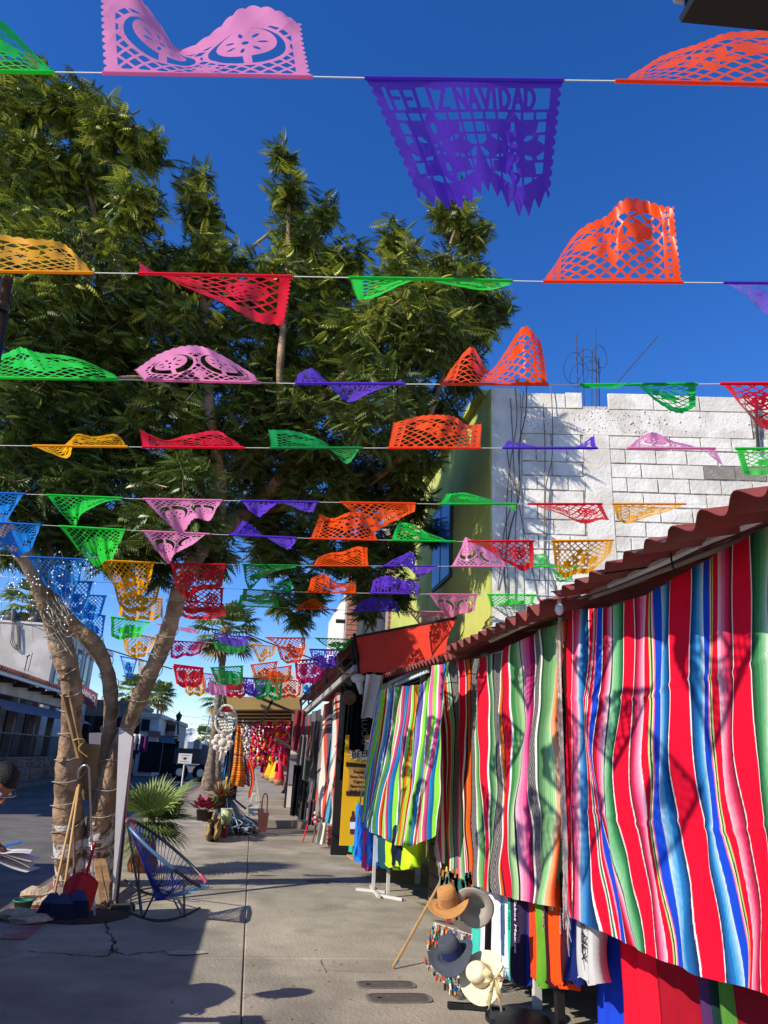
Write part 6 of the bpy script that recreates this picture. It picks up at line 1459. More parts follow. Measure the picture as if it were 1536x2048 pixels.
for s_ in (-1, 1): obj('horn', MB().tube(smoothpath([sk_+[s_*.08, 0, .03], sk_+[s_*.2, 0, .06], sk_+[s_*.28, 0, .14]], 5), .018, 6), m_parch, t, True)
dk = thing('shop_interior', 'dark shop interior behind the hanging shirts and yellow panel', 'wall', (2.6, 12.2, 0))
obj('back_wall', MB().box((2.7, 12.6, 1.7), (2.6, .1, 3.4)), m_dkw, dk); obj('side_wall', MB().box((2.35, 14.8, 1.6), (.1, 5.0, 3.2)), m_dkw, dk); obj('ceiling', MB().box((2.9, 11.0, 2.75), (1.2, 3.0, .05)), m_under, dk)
# clothes, bags and canes below the farthest blanket
for (a, b, c_, d_, Y, m, lb) in ((588, 604, 1530, 1632, 15.0, m_bk, 'black jacket hanging beyond the farthest striped blanket'), (602, 618, 1560, 1640, 14.6, mat('charcoal cloth', '2a2c33', .9), 'charcoal shirt beside the black jacket'), (618, 632, 1600, 1650, 14.2, mat('dull plum cloth', '4a3540', .9), 'plum cloth hanging below the farthest blanket'),
    (590, 612, 1420, 1500, 16.0, mat('dark red cloth', '7a2430', .9), 'dark red garments on the rail at the farthest stall'), (600, 616, 1470, 1560, 15.6, mat('grey knit', '6a6468', .9), 'grey knit garment on the rail at the farthest stall')):
    cloth_at('garment', lb, 'garment', a, b, c_, d_, Y, m, .04, 2, 'garments at the farthest stall')
cloth_at('white_bag', 'white plastic bag standing beside the brick pillar foot', 'bag', 636, 654, 1645, 1688, 13.4, m_whc, .05, 1.3)
m_kraft = mat('kraft paper', 'a9835a', .85, .12, 6)
for (px, py, w_, h_, a, lb) in ((578, 1632, .34, .42, .35, 'brown paper bag leaning at the stall foot, nearer the steps'), (600, 1638, .3, .36, -.2, 'brown paper bag leaning against the black jacket')):
    c = PG(px, py); t = thing('paper_bag', lb, 'bag', c, 'brown paper bags'); obj('body', MB().box((c[0], c[1], h_/2), (w_, .14, h_), ry=a), m_kraft, t); obj('handle', MB().tube(smoothpath([(c[0]-.06, c[1], h_), (c[0], c[1], h_+.1), (c[0]+.06, c[1], h_)], 4), .008, 5), m_kraft, t)
for (x0, y0, x1, y1, col_, lb) in ((605, 1685, 623, 1622, 'd01c28', 'bright red cane leaning at the farthest stall'), (625, 1686, 638, 1622, '7a4a3a', 'brown cane beside the red one'), (632, 1688, 645, 1635, '8fa0a0', 'grey green cane nearest the white bag')):
    a = PG(x0, y0); b = PY(x1, y1, a[1]+.3); tag(obj('walking_cane', MB().tube([a+[0, 0, .01], b], .014, 6), mat('cane '+col_, col_, .5)), lb, 'cane', 'canes at the farthest stall')
tr_ = thing('trinket_bunch', 'bunch of small pink trinkets hanging beside the brown cane', 'trinkets', PY(631, 1640, 13.6))
for k in range(8):
    q = PY(631+random.uniform(-5, 5), 1635+random.uniform(-10, 14), 13.6); obj('trinket', MB().ball(q, .03, 6, 5), mat('tr'+str(k % 3), ('d84a6a', 'c9c0b8', '8a2030')[k % 3], .5), tr_)

# ================================================================ BEIGE CANOPY, POMPOM GARLANDS, GIFT SHOP
m_beige = mat('beige awning cloth', 'b89c62', .8, .08, 2, transl=.15)
Yp = 20.0
bc = thing('beige_canopy', 'beige slatted canopy roof over the pompom garland shop', 'canopy', PY(540, 1400, 19))
rows_ = [(1398, 1420), (1420, 1436), (1436, 1452)]
a0, a1 = PY(452, 1397, 17.5), PY(604, 1397, 17.5); b0_, b1_ = PY(468, 1450, 24), PY(603, 1450, 24)
nsl = 7
for k in range(nsl):
    u0, u1 = k/nsl, (k+.86)/nsl; L0, R0 = a0*(1-u0)+b0_*u0, a1*(1-u0)+b1_*u0; L1, R1 = a0*(1-u1)+b0_*u1, a1*(1-u1)+b1_*u1
    obj('awning_panel', MB().hexa([tuple(q) for q in (L0, R0, R1, L1, L0+[0, 0, .04], R0+[0, 0, .04], R1+[0, 0, .04], L1+[0, 0, .04])]), m_beige, bc)
    obj('slat', MB().beam(L1, R1, .08, .10), m_beamd, bc)
obj('front_valance', MB().hexa([tuple(q) for q in (a0-[0, 0, .25], a1-[0, 0, .25], a1-[0, -.03, .25], a0-[0, -.03, .25], a0, a1, a1+[0, .03, 0], a0+[0, .03, 0])]), m_beige, bc)
for (p, q) in (((492, 1384), (600, 1430)), ((520, 1450), (545, 1400)), ((550, 1475), (620, 1520)), ((450, 1396), (462, 1560))):
    obj('strut', MB().beam(PY(p[0], p[1], 17.3), PY(q[0], q[1], 17.3), .06, .06), m_fr_dk if p[0] != 550 else m_beamd, bc)
# sombrero sign on the roof behind
c = PY(545, 1355, 26); sg2 = thing('sombrero_sign', 'white shop board with a green brimmed sombrero and red lettering above the canopy', 'sign', c)
obj('sign_board', panel(504, 590, 1338, 1395, 26, .3), m_white, sg2)
e = MB(); y = 25.97
obj('sombrero_brim', MB().add([(PY(545+44*math.cos(a)*.9, 1357+7*math.sin(a)+(-5*abs(math.cos(a))**3), y)) for a in np.linspace(0, 2*math.pi, 28)[:-1]], [tuple(range(27))]), mat('sign green', '1f8a5a', .6), sg2)
obj('sombrero_crown', MB().add([(PY(549+12*math.cos(a), 1352+10*math.sin(a), y-.02)) for a in np.linspace(math.pi, 2*math.pi, 12)], [tuple(range(12))]), mat('sign rust', 'a8432c', .6), sg2)
textobj('MI MEXICO', .55, PY(512, 1380, 25.9), (1, 0, 0), (0, 0, 1), mat('sign red', 'c02a2a', .6), sg2) if False else None
flatp('red_stripe', [(535, 1366), (560, 1366), (560, 1370), (535, 1370)], mat('sign red', 'c02a2a', .6), sg2, 25.9)
wp = PY(606, 1300, 22); obj_ = obj('pole', MB().tube([(wp[0], 22, 0), (wp[0], 22, PY(606, 1288, 22)[2])], .12, 10), m_alum); obj_.name = 'white_pole'; tag(obj_, 'white pole rising behind the awnings near the sombrero sign', 'pole')
# garlands
pc_ = ['d8204a', 'e8407a', 'c01a5a', 'f06a2a', 'e8c02a', '8a2a8a', 'd01a2a', 'f07aa0', '5a1a4a', 'e83a1a']
pcm = [mat('pompom '+c_, c_, .95, .1, spec=.1) for c_ in pc_]; pgm = [mat('pompom grey '+c_, c_, .95, .1, spec=.1) for c_ in ('c9c4c4', '8a8488', '4a4448', 'b08a90')]
for k in range(34):
    px = 487+k*3.55; Y = 19.5+random.uniform(-.5, 1.5); top = PY(px, 1441+random.uniform(-3, 3), Y); grey = k < 6
    t = thing('pompom_garland', ('grey and white' if grey else 'pink, red and yellow')+' pompom garland'+(' ending in a fat tassel' if k % 4 == 1 else '')+' hanging under the beige canopy', 'garland', top, 'grey pompom garlands' if grey else 'bright pompom garlands')
    bot = PY(px, random.uniform(1500, 1530), Y)[2]; z = top[2]; obj('string', MB().tube([top, (top[0], Y, bot)], .006, 3), m_str, t); sets = {}
    while z > bot:
        r = random.uniform(.032, .05); z -= r*1.7
        mi = random.choice(range(4)) if grey else random.choices(range(10), [5, 4, 4, 2, 2, 1, 4, 2, 1, 2])[0]
        sets.setdefault(mi, MB()).ball((top[0]+random.uniform(-.03, .03), Y+random.uniform(-.03, .03), z), r, 6, 5)
    for mi, mb in sets.items(): obj('pompoms', mb, (pgm if grey else pcm)[mi], t, True, kind='stuff')
    if k % 4 == 1: tz = (top[0], Y, bot-.02); obj('tassel', MB().lathe([(.01, 0), (.03, -.05), (.05, -.3), (0, -.3)], 7, Matrix.Translation(tz)), random.choice(pcm), t)
# cone skirts / baskets along the shop
for (px, py, col_, hh_, rr, lb) in ((540, 1556, 'f0a800', .75, .28, 'yellow cone shaped skirt doll on the brick strip, farther one'), (551, 1562, 'f4b010', .8, .3, 'yellow cone shaped skirt doll, nearer one with basket foot'), (557, 1566, 'e01c3a', .95, .2, 'red ruffled dress doll beside the yellow ones'), (528, 1552, 'b01828', .7, .18, 'dark red doll farthest on the brick strip')):
    c = PG(px, py+4, .38); t = thing('skirt_doll', lb, 'doll', c, 'skirt dolls along the shops'); M_ = Matrix.Translation((c[0], c[1], .38))
    obj('basket_base', MB().lathe([(0, 0), (rr*.8, 0), (rr, .18), (rr*.9, .22)], 16, M_), m_kraft, t, True); obj('skirt', MB().lathe([(rr*1.0, .2), (rr*.8, .4), (rr*.35, hh_), (0, hh_+.04)], 16, M_), mat('skirt '+col_, col_, .8, .08), t, True)
    obj('torso', MB().tube([(c[0], c[1], .38+hh_), (c[0], c[1], .38+hh_+.25)], [.07, .09], 8), mat('teal cloth', '3fb08a', .8), t, True); obj('head', MB().ball((c[0], c[1], .38+hh_+.36), .1, 8, 6), m_kraft, t, True)
sk2 = PG(566, 1580, .37); tag(obj('long_black_skirt', MB().lathe([(.05, 1.5), (.1, 1.2), (.2, .7), (.32, .1), (.4, .0)], 18, Matrix.Translation((sk2[0]+.25, sk2[1]-2, .38))), m_bk, None, True), 'long black flared skirt standing before the green bin', 'skirt')
gb = PG(578, 1588, .37); gbt = thing('green_bin', 'dull green oblong bin by the white column', 'bin', (gb[0]+.25, gb[1]-2.5, .37)); obj('bin_body', MB().box((gb[0]+.25, gb[1]-2.5, .85), (.3, .3, .95)), mat('bin green', '3a6a48', .6), gbt); obj('lid', MB().box((gb[0]+.25, gb[1]-2.5, 1.36), (.34, .34, .06)), mat('bin green', '3a6a48', .6), gbt)
wc = PY(586, 1500, 19.2); wcol = thing('white_column', 'white painted column with a small panel between the garlands and the dark stall', 'column', (wc[0], 19.2, 0)); obj('shaft', MB().box((wc[0], 19.2, 1.3), (.2, .2, 2.6)), m_white, wcol); obj('panel', MB().box((wc[0]-.0, 19.08, 1.1), (.22, .03, .6)), m_lav, wcol)
tag(obj('dark_post', MB().box((PY(575, 1550, 18.9)[0], 18.9, 1.2), (.05, .05, 2.2)), m_fr_dk), 'thin dark post left of the white column', 'post')
# back wall of the garland shop
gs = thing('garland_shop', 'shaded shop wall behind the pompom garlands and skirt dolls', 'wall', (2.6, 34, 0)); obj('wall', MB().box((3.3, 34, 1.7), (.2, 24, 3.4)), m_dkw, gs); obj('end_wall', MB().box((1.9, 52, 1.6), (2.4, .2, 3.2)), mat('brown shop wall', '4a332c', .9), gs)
# hanging goods at the left of the canopy
m_cream = mat('cream macrame', 'd9d3c4', .95, .12, 14, .6, 60)
c = PY(450, 1440, 16); sa = thing('macrame_santa', 'cream knotted macrame face with a red cap hanging by the palm trunk', 'ornament', c)
pr = lambda px, py, Y=16: PY(px, py, Y)
sc_ = (pr(470, 1440)-pr(430, 1440))[0]/40
obj('hoop', MB().tube(smoothpath([pr(*q) for q in ((447, 1411), (436, 1425), (431, 1440), (434, 1458), (447, 1467), (462, 1464), (472, 1450), (471, 1428), (462, 1413), (447, 1411))], 4), .028, 6), m_cream, sa, True)
obj('red_cap', MB().prism([pr(*q) for q in ((441, 1424), (446, 1414), (458, 1411), (468, 1418), (470, 1426))], (0, .05, 0)), mat('red yarn', 'b02a30', .95, .2, 20, .5, 60), sa); obj('cap_brim', MB().tube([pr(439, 1428), pr(471, 1429)], .045, 8), m_cream, sa, True)
for j in range(5):
    for i in range(7-j):
        q = pr(438+i*5.2+j*2.4, 1438+j*6); obj('knot', MB().ball(q-[0, .03, 0], .036, 7, 5, (1.2, .7, .8)), m_cream, sa, True)
c = PY(445, 1485, 16); fo = thing('cream_flower_ornament', 'cream crocheted flower with pink dots hanging under the macrame face', 'ornament', c)
for k in range(8): a = k*math.pi/4; q = c+np.array([.16*math.cos(a), 0, .14*math.sin(a)]); obj('petal', MB().ball(q, .075, 8, 6, (1, .3, .9)), m_cream, fo, True); obj('dot', MB().ball(q-[0, .03, 0], .018, 6, 5), mat('pink dot', 'c86a80', .8), fo)
obj('centre', MB().ball(c, .09, 8, 6, (1, .5, 1)), m_cream, fo, True); obj('tassel', MB().tube([c-[0, 0, .15], c-[0, 0, .36]], [.02, .045], 6), m_cream, fo, True)
# striped orange bag (serape bag)
def stripe_cloth(nm, label, cat, pts_l, pts_r, Y, seq, along_v=True, amp=.03, bul=.08):
    n = 24; Lp = interp_pts(np.array([PY(p[0], p[1], Y) for p in pts_l]), np.linspace(0, 1, n*4+1)); Rp = interp_pts(np.array([PY(p[0], p[1], Y) for p in pts_r]), np.linspace(0, 1, n*4+1)); P = []; cs = []
    for j in range(n*4+1):
        for i in range(13):
            u = i/12; q = Lp[j]*(1-u)+Rp[j]*u; P.append((q[0], q[1]-bul*math.sin(u*math.pi)*math.sin(j/(n*4)*math.pi*.9)+amp*math.sin(u*12+j*.05), q[2])); cs.append(j/(n*4) if along_v else u)
    fs = [(j*13+i, j*13+i+1, (j+1)*13+i+1, (j+1)*13+i) for j in range(n*4) for i in range(12)]
    o = obj(nm, (np.array(P), fs, stripes(seq, np.array(cs))), m_cloth, None, True); tag(o, label, cat); return o
ors = []
for k in range(9): ors += [G(3, 'f08a1a'), G(1, '141a30'), G(2, 'f0a02a'), G(1, '8a2a1a'), G(3, 'e8741a'), G(2, ('1c2a5a', '4a6a3a', '8a2a4a')[k % 3])]
stripe_cloth('serape_bag', 'orange striped serape shoulder bag hanging by the palm trunk', 'bag', [(473, 1450), (470, 1480), (468, 1520), (462, 1552), (462, 1570)], [(482, 1452), (484, 1490), (486, 1520), (492, 1555), (488, 1575)], 15.6, ors)
stripe_cloth('serape_bag', 'muted violet striped bag behind the orange one', 'bag', [(484, 1505), (486, 1530), (488, 1570)], [(492, 1520), (499, 1550), (500, 1574)], 15.8, [G(3, '6a4a7a'), G(1, '2a2438'), G(2, 'b06a5a'), G(2, '4a3a6a'), G(1, 'd8c8c0')]*4)
m_orr = mat('orange red cloth', 'd8481c', .85, .1, 5)
o = obj('orange_scarf', MB().grid(lambda u, v: tuple(PY(492+10*math.sin(v*3)+u*(9-4*v)+(2 if v > .9 else 0), 1518+v*78, 15.5)+np.array([0, .03*math.sin(u*6), 0])), 8, 16), m_orr, None, True); tag(o, 'orange red scarf curling down beside the striped bags', 'scarf')
for (a, b, c_, d_, col_, lb) in ((455, 466, 1492, 1545, '1a2a4a', 'navy garment hanging behind the crocheted flower'), (463, 471, 1470, 1508, '2a8ac0', 'bright blue garment beside the serape bag'), (450, 458, 1510, 1550, '3a6aa0', 'blue striped cloth low by the palm trunk'), (452, 463, 1552, 1588, 'c8a82a', 'yellow and blue ribbon bundle above the flower pots'), (462, 476, 1560, 1600, '1c2a44', 'dark blue trousers hanging behind the net bags'), (466, 474, 1452, 1560, '2e2030', 'dark clothes behind the orange serape bag')):
    cloth_at('hanging_garment', lb, 'garment', a, b, c_, d_, 16.3, mat('hang '+col_, col_, .9, .1), .05, 1.6, 'garments hung by the palm trunk')
rkk = thing('garment_pole', 'thin dark pole holding the hanging bags and garments beside the palms', 'pole', PG(470, 1650)); q = PY(470, 1440, 16.2); obj('pole', MB().tube([(q[0], 16.2, 0), (q[0], 16.2, q[2])], .025, 6), m_iron, rkk); obj('arm', MB().tube([(q[0]-.45, 16.1, q[2]-.05), (q[0]+.45, 16.1, q[2]-.05)], .02, 6), m_iron, rkk)
# flower pots on the stone block
m_pot = mat('dark clay pot', '3a2a26', .7, .15, 6); m_pleafr = mat('red coleus leaf', '8a1e3a', .5, .2, 10, transl=.2); m_lf = mat('pot plant leaf', '55702e', .5, .2, 10, transl=.2)
sb0, sb1 = PG(388, 1686), PG(430, 1690); stn = thing('stone_ledge', 'rough honey coloured stone ledge edging the planting bed', 'ledge', PG(415, 1680))
yN, yF = PG(410, 1686)[1], PG(440, 1640)[1]; xL_, xR_ = PG(406, 1686)[0], PG(438, 1686)[0]
for k in range(5):
    y0 = yN+(yF-yN)*k/5; y1 = yN+(yF-yN)*(k+1)/5; w2 = (xR_-xL_)/2; cx = (xL_+xR_)/2
    for i, (hx) in enumerate((-1, 1)):
        mb = MB(); mb.ball((cx+hx*w2*.48, (y0+y1)/2, .16), .2, 9, 7, (w2*2.6, (y1-y0)*2.6, .9)); mb.v = [(x+.02*math.sin(y*19+z*23), y, max(z, -.02)+.015*math.sin(x*31+y*17)) for x, y, z in mb.v]; obj('stone', mb, mat('honey stone', '9a7d52', .95, .3, 9, .9, 30, c2='7a6242', mixscale=8), stn, False)
def pot(px, py, Y, r, h, label, leafm, nl, spiky):
    z0 = .3; c = PY(px, py, Y); t = thing('flower_pot', label, 'potted plant', c, 'flower pots on the ledge'); M_ = Matrix.Translation(tuple(c))
    obj('pot', MB().lathe([(0, 0), (r*.75, 0), (r, h), (r*1.05, h), (r*1.05, h*1.1), (r*.85, h*1.1), (r*.85, h*.9), (0, h*.9)], 18, M_), m_pot, t, True); lf_ = MB()
    for k in range(nl):
        a = k*2.4; el = random.uniform(.2, 1.3); L_ = random.uniform(.14, .26)*(1.5 if spiky else 1); d = np.array([math.cos(a)*math.cos(el), math.sin(a)*math.cos(el), math.sin(el)]); o_ = c+[0, 0, h]; s_ = np.array([-math.sin(a), math.cos(a), 0])*(.02 if spiky else .045)
        st_ = o_+d*(0 if spiky else L_*.5); lf_.add([st_, st_+d*L_*.5-s_, o_+d*L_*1.4-[0, 0, .03], st_+d*L_*.5+s_], [(0, 1, 2, 3)])
    obj('leaves', lf_, leafm, t, kind='stuff')
pot(402, 1641, 13.9, .10, .16, 'dark pot of deep red coleus, leftmost on the ledge', m_pleafr, 60, False); pot(413, 1643, 14.2, .10, .15, 'dark pot with loose green leaves beside the red coleus', m_lf, 50, False)
pot(437, 1618, 15.0, .13, .2, 'terracotta pot of spiky red edged leaves behind the coleus', mat('spiky leaf', '6a6a30', .5, .3, 9, transl=.2, c2='9a3030', mixscale=12), 60, True)
c = PY(453, 1630, 14.6); t = thing('green_bucket', 'pale green bucket among the net bags', 'bucket', c); obj('pail', MB().lathe([(0, -.16), (.08, -.16), (.11, .1), (.1, .1), (.07, -.14)], 16, Matrix.Translation(tuple(c))), mat('pale green plastic', 'a8b888', .5), t, True); obj('rim', MB().lathe([(.105, .1), (.12, .105), (.105, .115)], 16, Matrix.Translation(tuple(c))), m_postw, t)
# net hammock chair bundle and bags in the planting bed
m_net = mat('blue net cord', '2f5a80', .8, .15); m_netw = mat('white net cord', 'cfd2d4', .8, .1)
c = PG(470, 1668); t = thing('net_hammock', 'collapsed blue and white cord hammock chair heaped beside the ledge', 'hammock', c)
for j, (m, n_) in enumerate(((m_net, 60), (m_netw, 34))):
    mb = MB(); ap = PY(452, 1585, 15.0)
    for k in range(n_):
        a = random.uniform(0, 6.28); e_ = c+np.array([.45*math.cos(a), .35*math.sin(a), random.uniform(.02, .25)]); m_ = (ap+e_)/2+np.array([random.uniform(-.1, .1), 0, -.12]); mb.tube(smoothpath([ap if k % 2 else m_, m_ if k % 2 else m_+[.2, 0, -.1], e_], 4), .009, 4)
    obj('cords', mb, m, t, kind='stuff')
hp = MB()
for k in range(26): q = c+np.array([random.uniform(-.4, .45), random.uniform(-.3, .3), random.uniform(.03, .22)]); hp.ball(q, random.uniform(.04, .09), 7, 5, (1.3, 1, .6))
obj('cord_heap', hp, mat('mixed grey cord', '7d8288', .9, .4, 14, .8, 40, c2='2a3a4a', mixscale=10), t, True, kind='stuff'); obj('spreader_bar', MB().tube([PY(492, 1618, 14.9), PY(452, 1585, 15.0)], .02, 6), m_iron, t)
def handbag(px, py, Y, w_, h_, m, lb):
    c = PY(px, py, Y); t = thing('handbag', lb, 'bag', c, 'bags on the sidewalk edge'); obj('body', MB().hexa([(c[0]-w_*.4, Y-.06, c[2]), (c[0]+w_*.4, Y-.06, c[2]), (c[0]+w_*.4, Y+.06, c[2]), (c[0]-w_*.4, Y+.06, c[2]), (c[0]-w_/2, Y-.04, c[2]+h_), (c[0]+w_/2, Y-.04, c[2]+h_), (c[0]+w_/2, Y+.04, c[2]+h_), (c[0]-w_/2, Y+.04, c[2]+h_)]), m, t)
    for s_ in (-1, 1): obj('handle', MB().tube(smoothpath([(c[0]-w_*.3, Y+s_*.03, c[2]+h_), (c[0]-w_*.18, Y+s_*.03, c[2]+h_*1.9), (c[0]+w_*.18, Y+s_*.03, c[2]+h_*1.9), (c[0]+w_*.3, Y+s_*.03, c[2]+h_)], 5), .012, 6), m, t)
handbag(505, 1632, 15.2, .2, .2, m_postw, 'small white handbag with tall handles on the cord heap'); handbag(524, 1664, 15.0, .2, .34, mat('brown leather', '5a2e26', .6, .1), 'brown leather bag standing right of the cord heap')
handbag(517, 1630, 15.3, .22, .12, mat('pink grey straw', 'b9a4a4', .8), 'pinkish straw basket bag on top of the brown bag')
wl = thing('wooden_crates', 'stack of dark bundles and jars behind the ledge', 'crates', PG(450, 1670))
for k in range(7):
    q = PG(445+random.uniform(-6, 14), 1672+random.uniform(-10, 4)); obj('jar', MB().tube([q, q+[random.uniform(-.03, .03), 0, random.uniform(.2, .42)]], [.05, .035], 8), mat('jar'+str(k % 3), ('4a3a34', 'c8b8a8', '7a2a30')[k % 3], .5), wl)
# ================================================================ AROUND THE TREE
# leaning white board
a, b = PG(182, 1822), PG(224, 1818); ua, ub_ = PY(243, 1462, 8.6), PY(267, 1474, 8.75)
m_board = mat('white painted board', 'cbc3bd', .6, .08, 2, .1, 20); m_bedge = mat('board edge', '5a3a30', .8)
bd_ = thing('leaning_board', 'tall white board with a dark edge leaning behind the tree fork', 'board', (a+b)/2)
A_, B_ = a+np.array([.15, .25, 0]), b+np.array([.0, .2, 0]); n_ = np.array([.0, .03, 0])
TL, TR = PY(238, 1455, 8.75), PY(265, 1472, 8.75)
obj('face_panel', MB().hexa([tuple(q) for q in (A_, B_, B_+n_, A_+n_, TL, TR, TR+n_, TL+n_)]), m_board, bd_)
obj('edge_strip', MB().hexa([tuple(q) for q in (B_+[.002, -.01, 0], B_+[.02, -.01, 0], B_+n_+[.02, 0, 0], B_+n_+[.002, 0, 0], TR+[.002, -.01, 0], TR+[.02, -.01, 0], TR+n_+[.02, 0, 0], TR+n_+[.002, 0, 0])]), m_bedge, bd_)
# cardboard sheets in the fork
m_card = mat('cardboard', 'a98b62', .9, .08, 3, .1, 30)
def sheetp(label, pts, d, m, th=.01, nm='cardboard_sheet'):
    q = [CD(p[0], p[1], d) for p in pts]; tag(obj(nm, MB().prism(q, (0, th, 0)), m), label, 'sheet')
sheetp('brown cardboard sheet wedged in the fork of the tree', [(156, 1486), (200, 1489), (196, 1580), (153, 1578)], 8.14, m_card)
sheetp('second piece of cardboard wedged lower behind the metal cane', [(158, 1538), (198, 1545), (196, 1600), (160, 1600)], 8.20, m_card)
sheetp('grey board standing behind the cardboard in the fork', [(178, 1466), (204, 1465), (204, 1500), (178, 1500)], 8.45, m_lav, nm='grey_board')
# planks tied to the left trunk
for k, (p, q, lb) in enumerate((((126, 1388), (158, 1515), 'raw plank tied upright to the left trunk, outer one of two'), ((138, 1382), (160, 1490), 'raw plank tied upright to the left trunk, inner one of two'))):
    a, b = CD(p[0], p[1], 7.80), CD(q[0], q[1], 7.82); tag(obj('plank', MB().beam(a, b, .05, .035), m_wood), lb, 'plank', 'planks tied to the trunk')
for k, (p, q, lb) in enumerate((((188, 1690), (208, 1818), 'brown plank propped against the board foot, left of the pair'), ((198, 1690), (226, 1815), 'brown plank propped against the board foot, right of the pair'))):
    b = PG(*q); a = CD(p[0], p[1], 8.3); tag(obj('plank', MB().beam(b, a, .06, .03), m_wood), lb, 'plank', 'planks propped at the board')
tie = CD(157, 1482, 7.78); tag(obj('yellow_tie', MB().tube(smoothpath([tie+[-.06, 0, .0], tie+[0, -.03, .02], tie+[.06, 0, .01], tie+[.02, -.02, -.08], tie+[.12, 0, -.16]], 5), .008, 5), mat('yellow rope', 'b8a04a', .9)), 'frayed yellow rope tie round the planks', 'rope')
# brooms
m_stick = mat('broom stick wood', 'c09a62', .6, .1, 8); m_bris = mat('dark blue bristles', '1a2038', .9, .2, 60, .5, 90); m_ferr = mat('blue plastic broom cap', '2b3a63', .5, .08)
def broom(label, top, bot, d0_, d1_, hw, m=m_stick, bh=.16):
    a, b = CD(top[0], top[1], d0_), PG(*bot); t = thing('broom', label, 'broom', b, 'brooms leaning on the tree'); dd = (a-b)/np.linalg.norm(a-b); nk = b+dd*(bh+.05)
    obj('handle', MB().tube([nk, a], .013, 8), m, t, True)
    bl_ = MB().hexa([tuple(b+q) for q in ((np.array([-hw, -.05, .0])), np.array([hw, -.05, 0]), np.array([hw, .05, 0]), np.array([-hw, .05, 0]), np.array([-hw*.7, -.03, bh]), np.array([hw*.7, -.03, bh]), np.array([hw*.7, .03, bh]), np.array([-hw*.7, .03, bh]))]); obj('bristles', bl_, m_bris, t)
    obj('cap', MB().hexa([tuple(b+np.array(q)) for q in ((-hw*.72, -.035, bh+.002), (hw*.72, -.035, bh+.002), (hw*.72, .035, bh+.002), (-hw*.72, .035, bh+.002), (-.03, -.02, bh+.08), (.03, -.02, bh+.08), (.03, .02, bh+.08), (-.03, .02, bh+.08))]), m_ferr, t)
    return t
broom('broom with a pale stick, leftmost of three on the tree', (155, 1575), (98, 1838), 7.75, 7.7, .12, bh=.13)
broom('broom with a pale stick, close right of the first one', (158, 1570), (120, 1842), 7.72, 7.7, .13, bh=.14)
broom('broom with a dark brown stick and blue head', (147, 1640), (150, 1840), 7.7, 7.7, .12, mat('dark stick', '5a4030', .7))
# metal cane pole with curved top
pa = PG(189, 1838); pth = smoothpath([pa+[0, 0, .005], CD(184, 1700, 7.62), CD(179, 1560, 7.62), CD(177, 1535, 7.62), CD(168, 1531, 7.62), CD(158, 1541, 7.62), CD(156, 1558, 7.62)], 6)
tag(obj('metal_pole', MB().tube(pth, .011, 8), m_chrome, None, True), 'thin galvanised pole with a crooked top leaning on the tree', 'pole')
# red dustpan / bag
c = PG(160, 1830); m_redp = mat('red plastic', 'd8141c', .45, .06, 3, transl=.1)
rp_ = thing('red_dustpan', 'bright red plastic dustpan standing against the tree base', 'dustpan', c)
def dpf(u, v):
    w_ = .13+.06*v-.03*v*v; return (c[0]-.02+(u-.5)*2*w_*.95, c[1]-.16-.07*math.cos((u-.5)*3.0)+.10*v, .02+.36*v-.10*abs(u-.5)**2*4*v)
o = obj('pan', MB().grid(dpf, 14, 10), m_redp, rp_, True); md = o.modifiers.new('t', 'SOLIDIFY'); md.thickness = .012
obj('pan_handle', MB().tube([c+[.02, -.12, .33], c+[.03, -.02, .62]], .014, 8), m_redp, rp_)
# green bowl, stones, rubble
c = PG(43, 1826); t = thing('green_bowl', 'small dull green plastic bowl on the kerb by the brooms', 'bowl', c); M_ = Matrix.Translation(tuple(c))
obj('bowl', MB().lathe([(0, .004), (.06, .0), (.085, .1), (.095, .1), (.095, .112), (.078, .105), (.055, .015), (0, .015)], 24, M_), mat('green plastic', '2c6b52', .5, .08), t, True); obj('rim', MB().lathe([(.086, .1), (.1, .104), (.086, .112)], 24, M_), mat('green plastic', '2c6b52', .5, .08), t, True)
m_rock = mat('pale broken stone', 'b3a288', .95, .25, 12, .9, 40)
def rock(px, py, r, sq, label, z=.0):
    c = PG(px, py); mb = MB().ball((c[0], c[1], r*sq[2]*.8), r, 9, 7, sq); rg = random.Random(px); mb.v = [(x+rg.uniform(-.18, .18)*r, y+rg.uniform(-.18, .18)*r, max(.002, z_+rg.uniform(-.15, .15)*r)) for x, y, z_ in mb.v]; tag(obj('broken_stone', mb, m_rock), label, 'stone', 'broken stones by the tree')
rock(75, 1800, .13, (1.35, .6, .5), 'largest pale broken stone slab on the kerb above the green bowl'); rock(72, 1816, .07, (1.2, .7, .5), 'smaller pale stone between the bowl and the blue broom head'); rock(96, 1803, .06, (1.3, .8, .5), 'small pale stone behind the broom head')
rock(30, 1838, .13, (1.6, 1, .35), 'flat dusky stone in front of the green bowl'); rock(60, 1845, .12, (1.5, 1, .3), 'flat dusky stone under the blue broom head')
lit = MB()
for k in range(60):
    q = PG(215+random.gauss(0, 22), 1826+random.gauss(0, 7)); s_ = random.uniform(.008, .022); a = random.uniform(0, 6)
    lit.add([q+np.array([s_*math.cos(a), s_*math.sin(a), .004]), q+np.array([-s_*math.sin(a)*.5, s_*math.cos(a)*.5, .012]), q+np.array([-s_*math.cos(a), -s_*math.sin(a), .005]), q+np.array([s_*math.sin(a)*.5, -s_*math.cos(a)*.5, .009])], [(0, 1, 2, 3)])
for k in range(90):
    q = PG(random.uniform(330, 800), random.uniform(1760, 2040)); s_ = random.uniform(.003, .007); lit.ball(q+[0, 0, s_*.4], s_, 5, 4, (1.4, 1, .5))
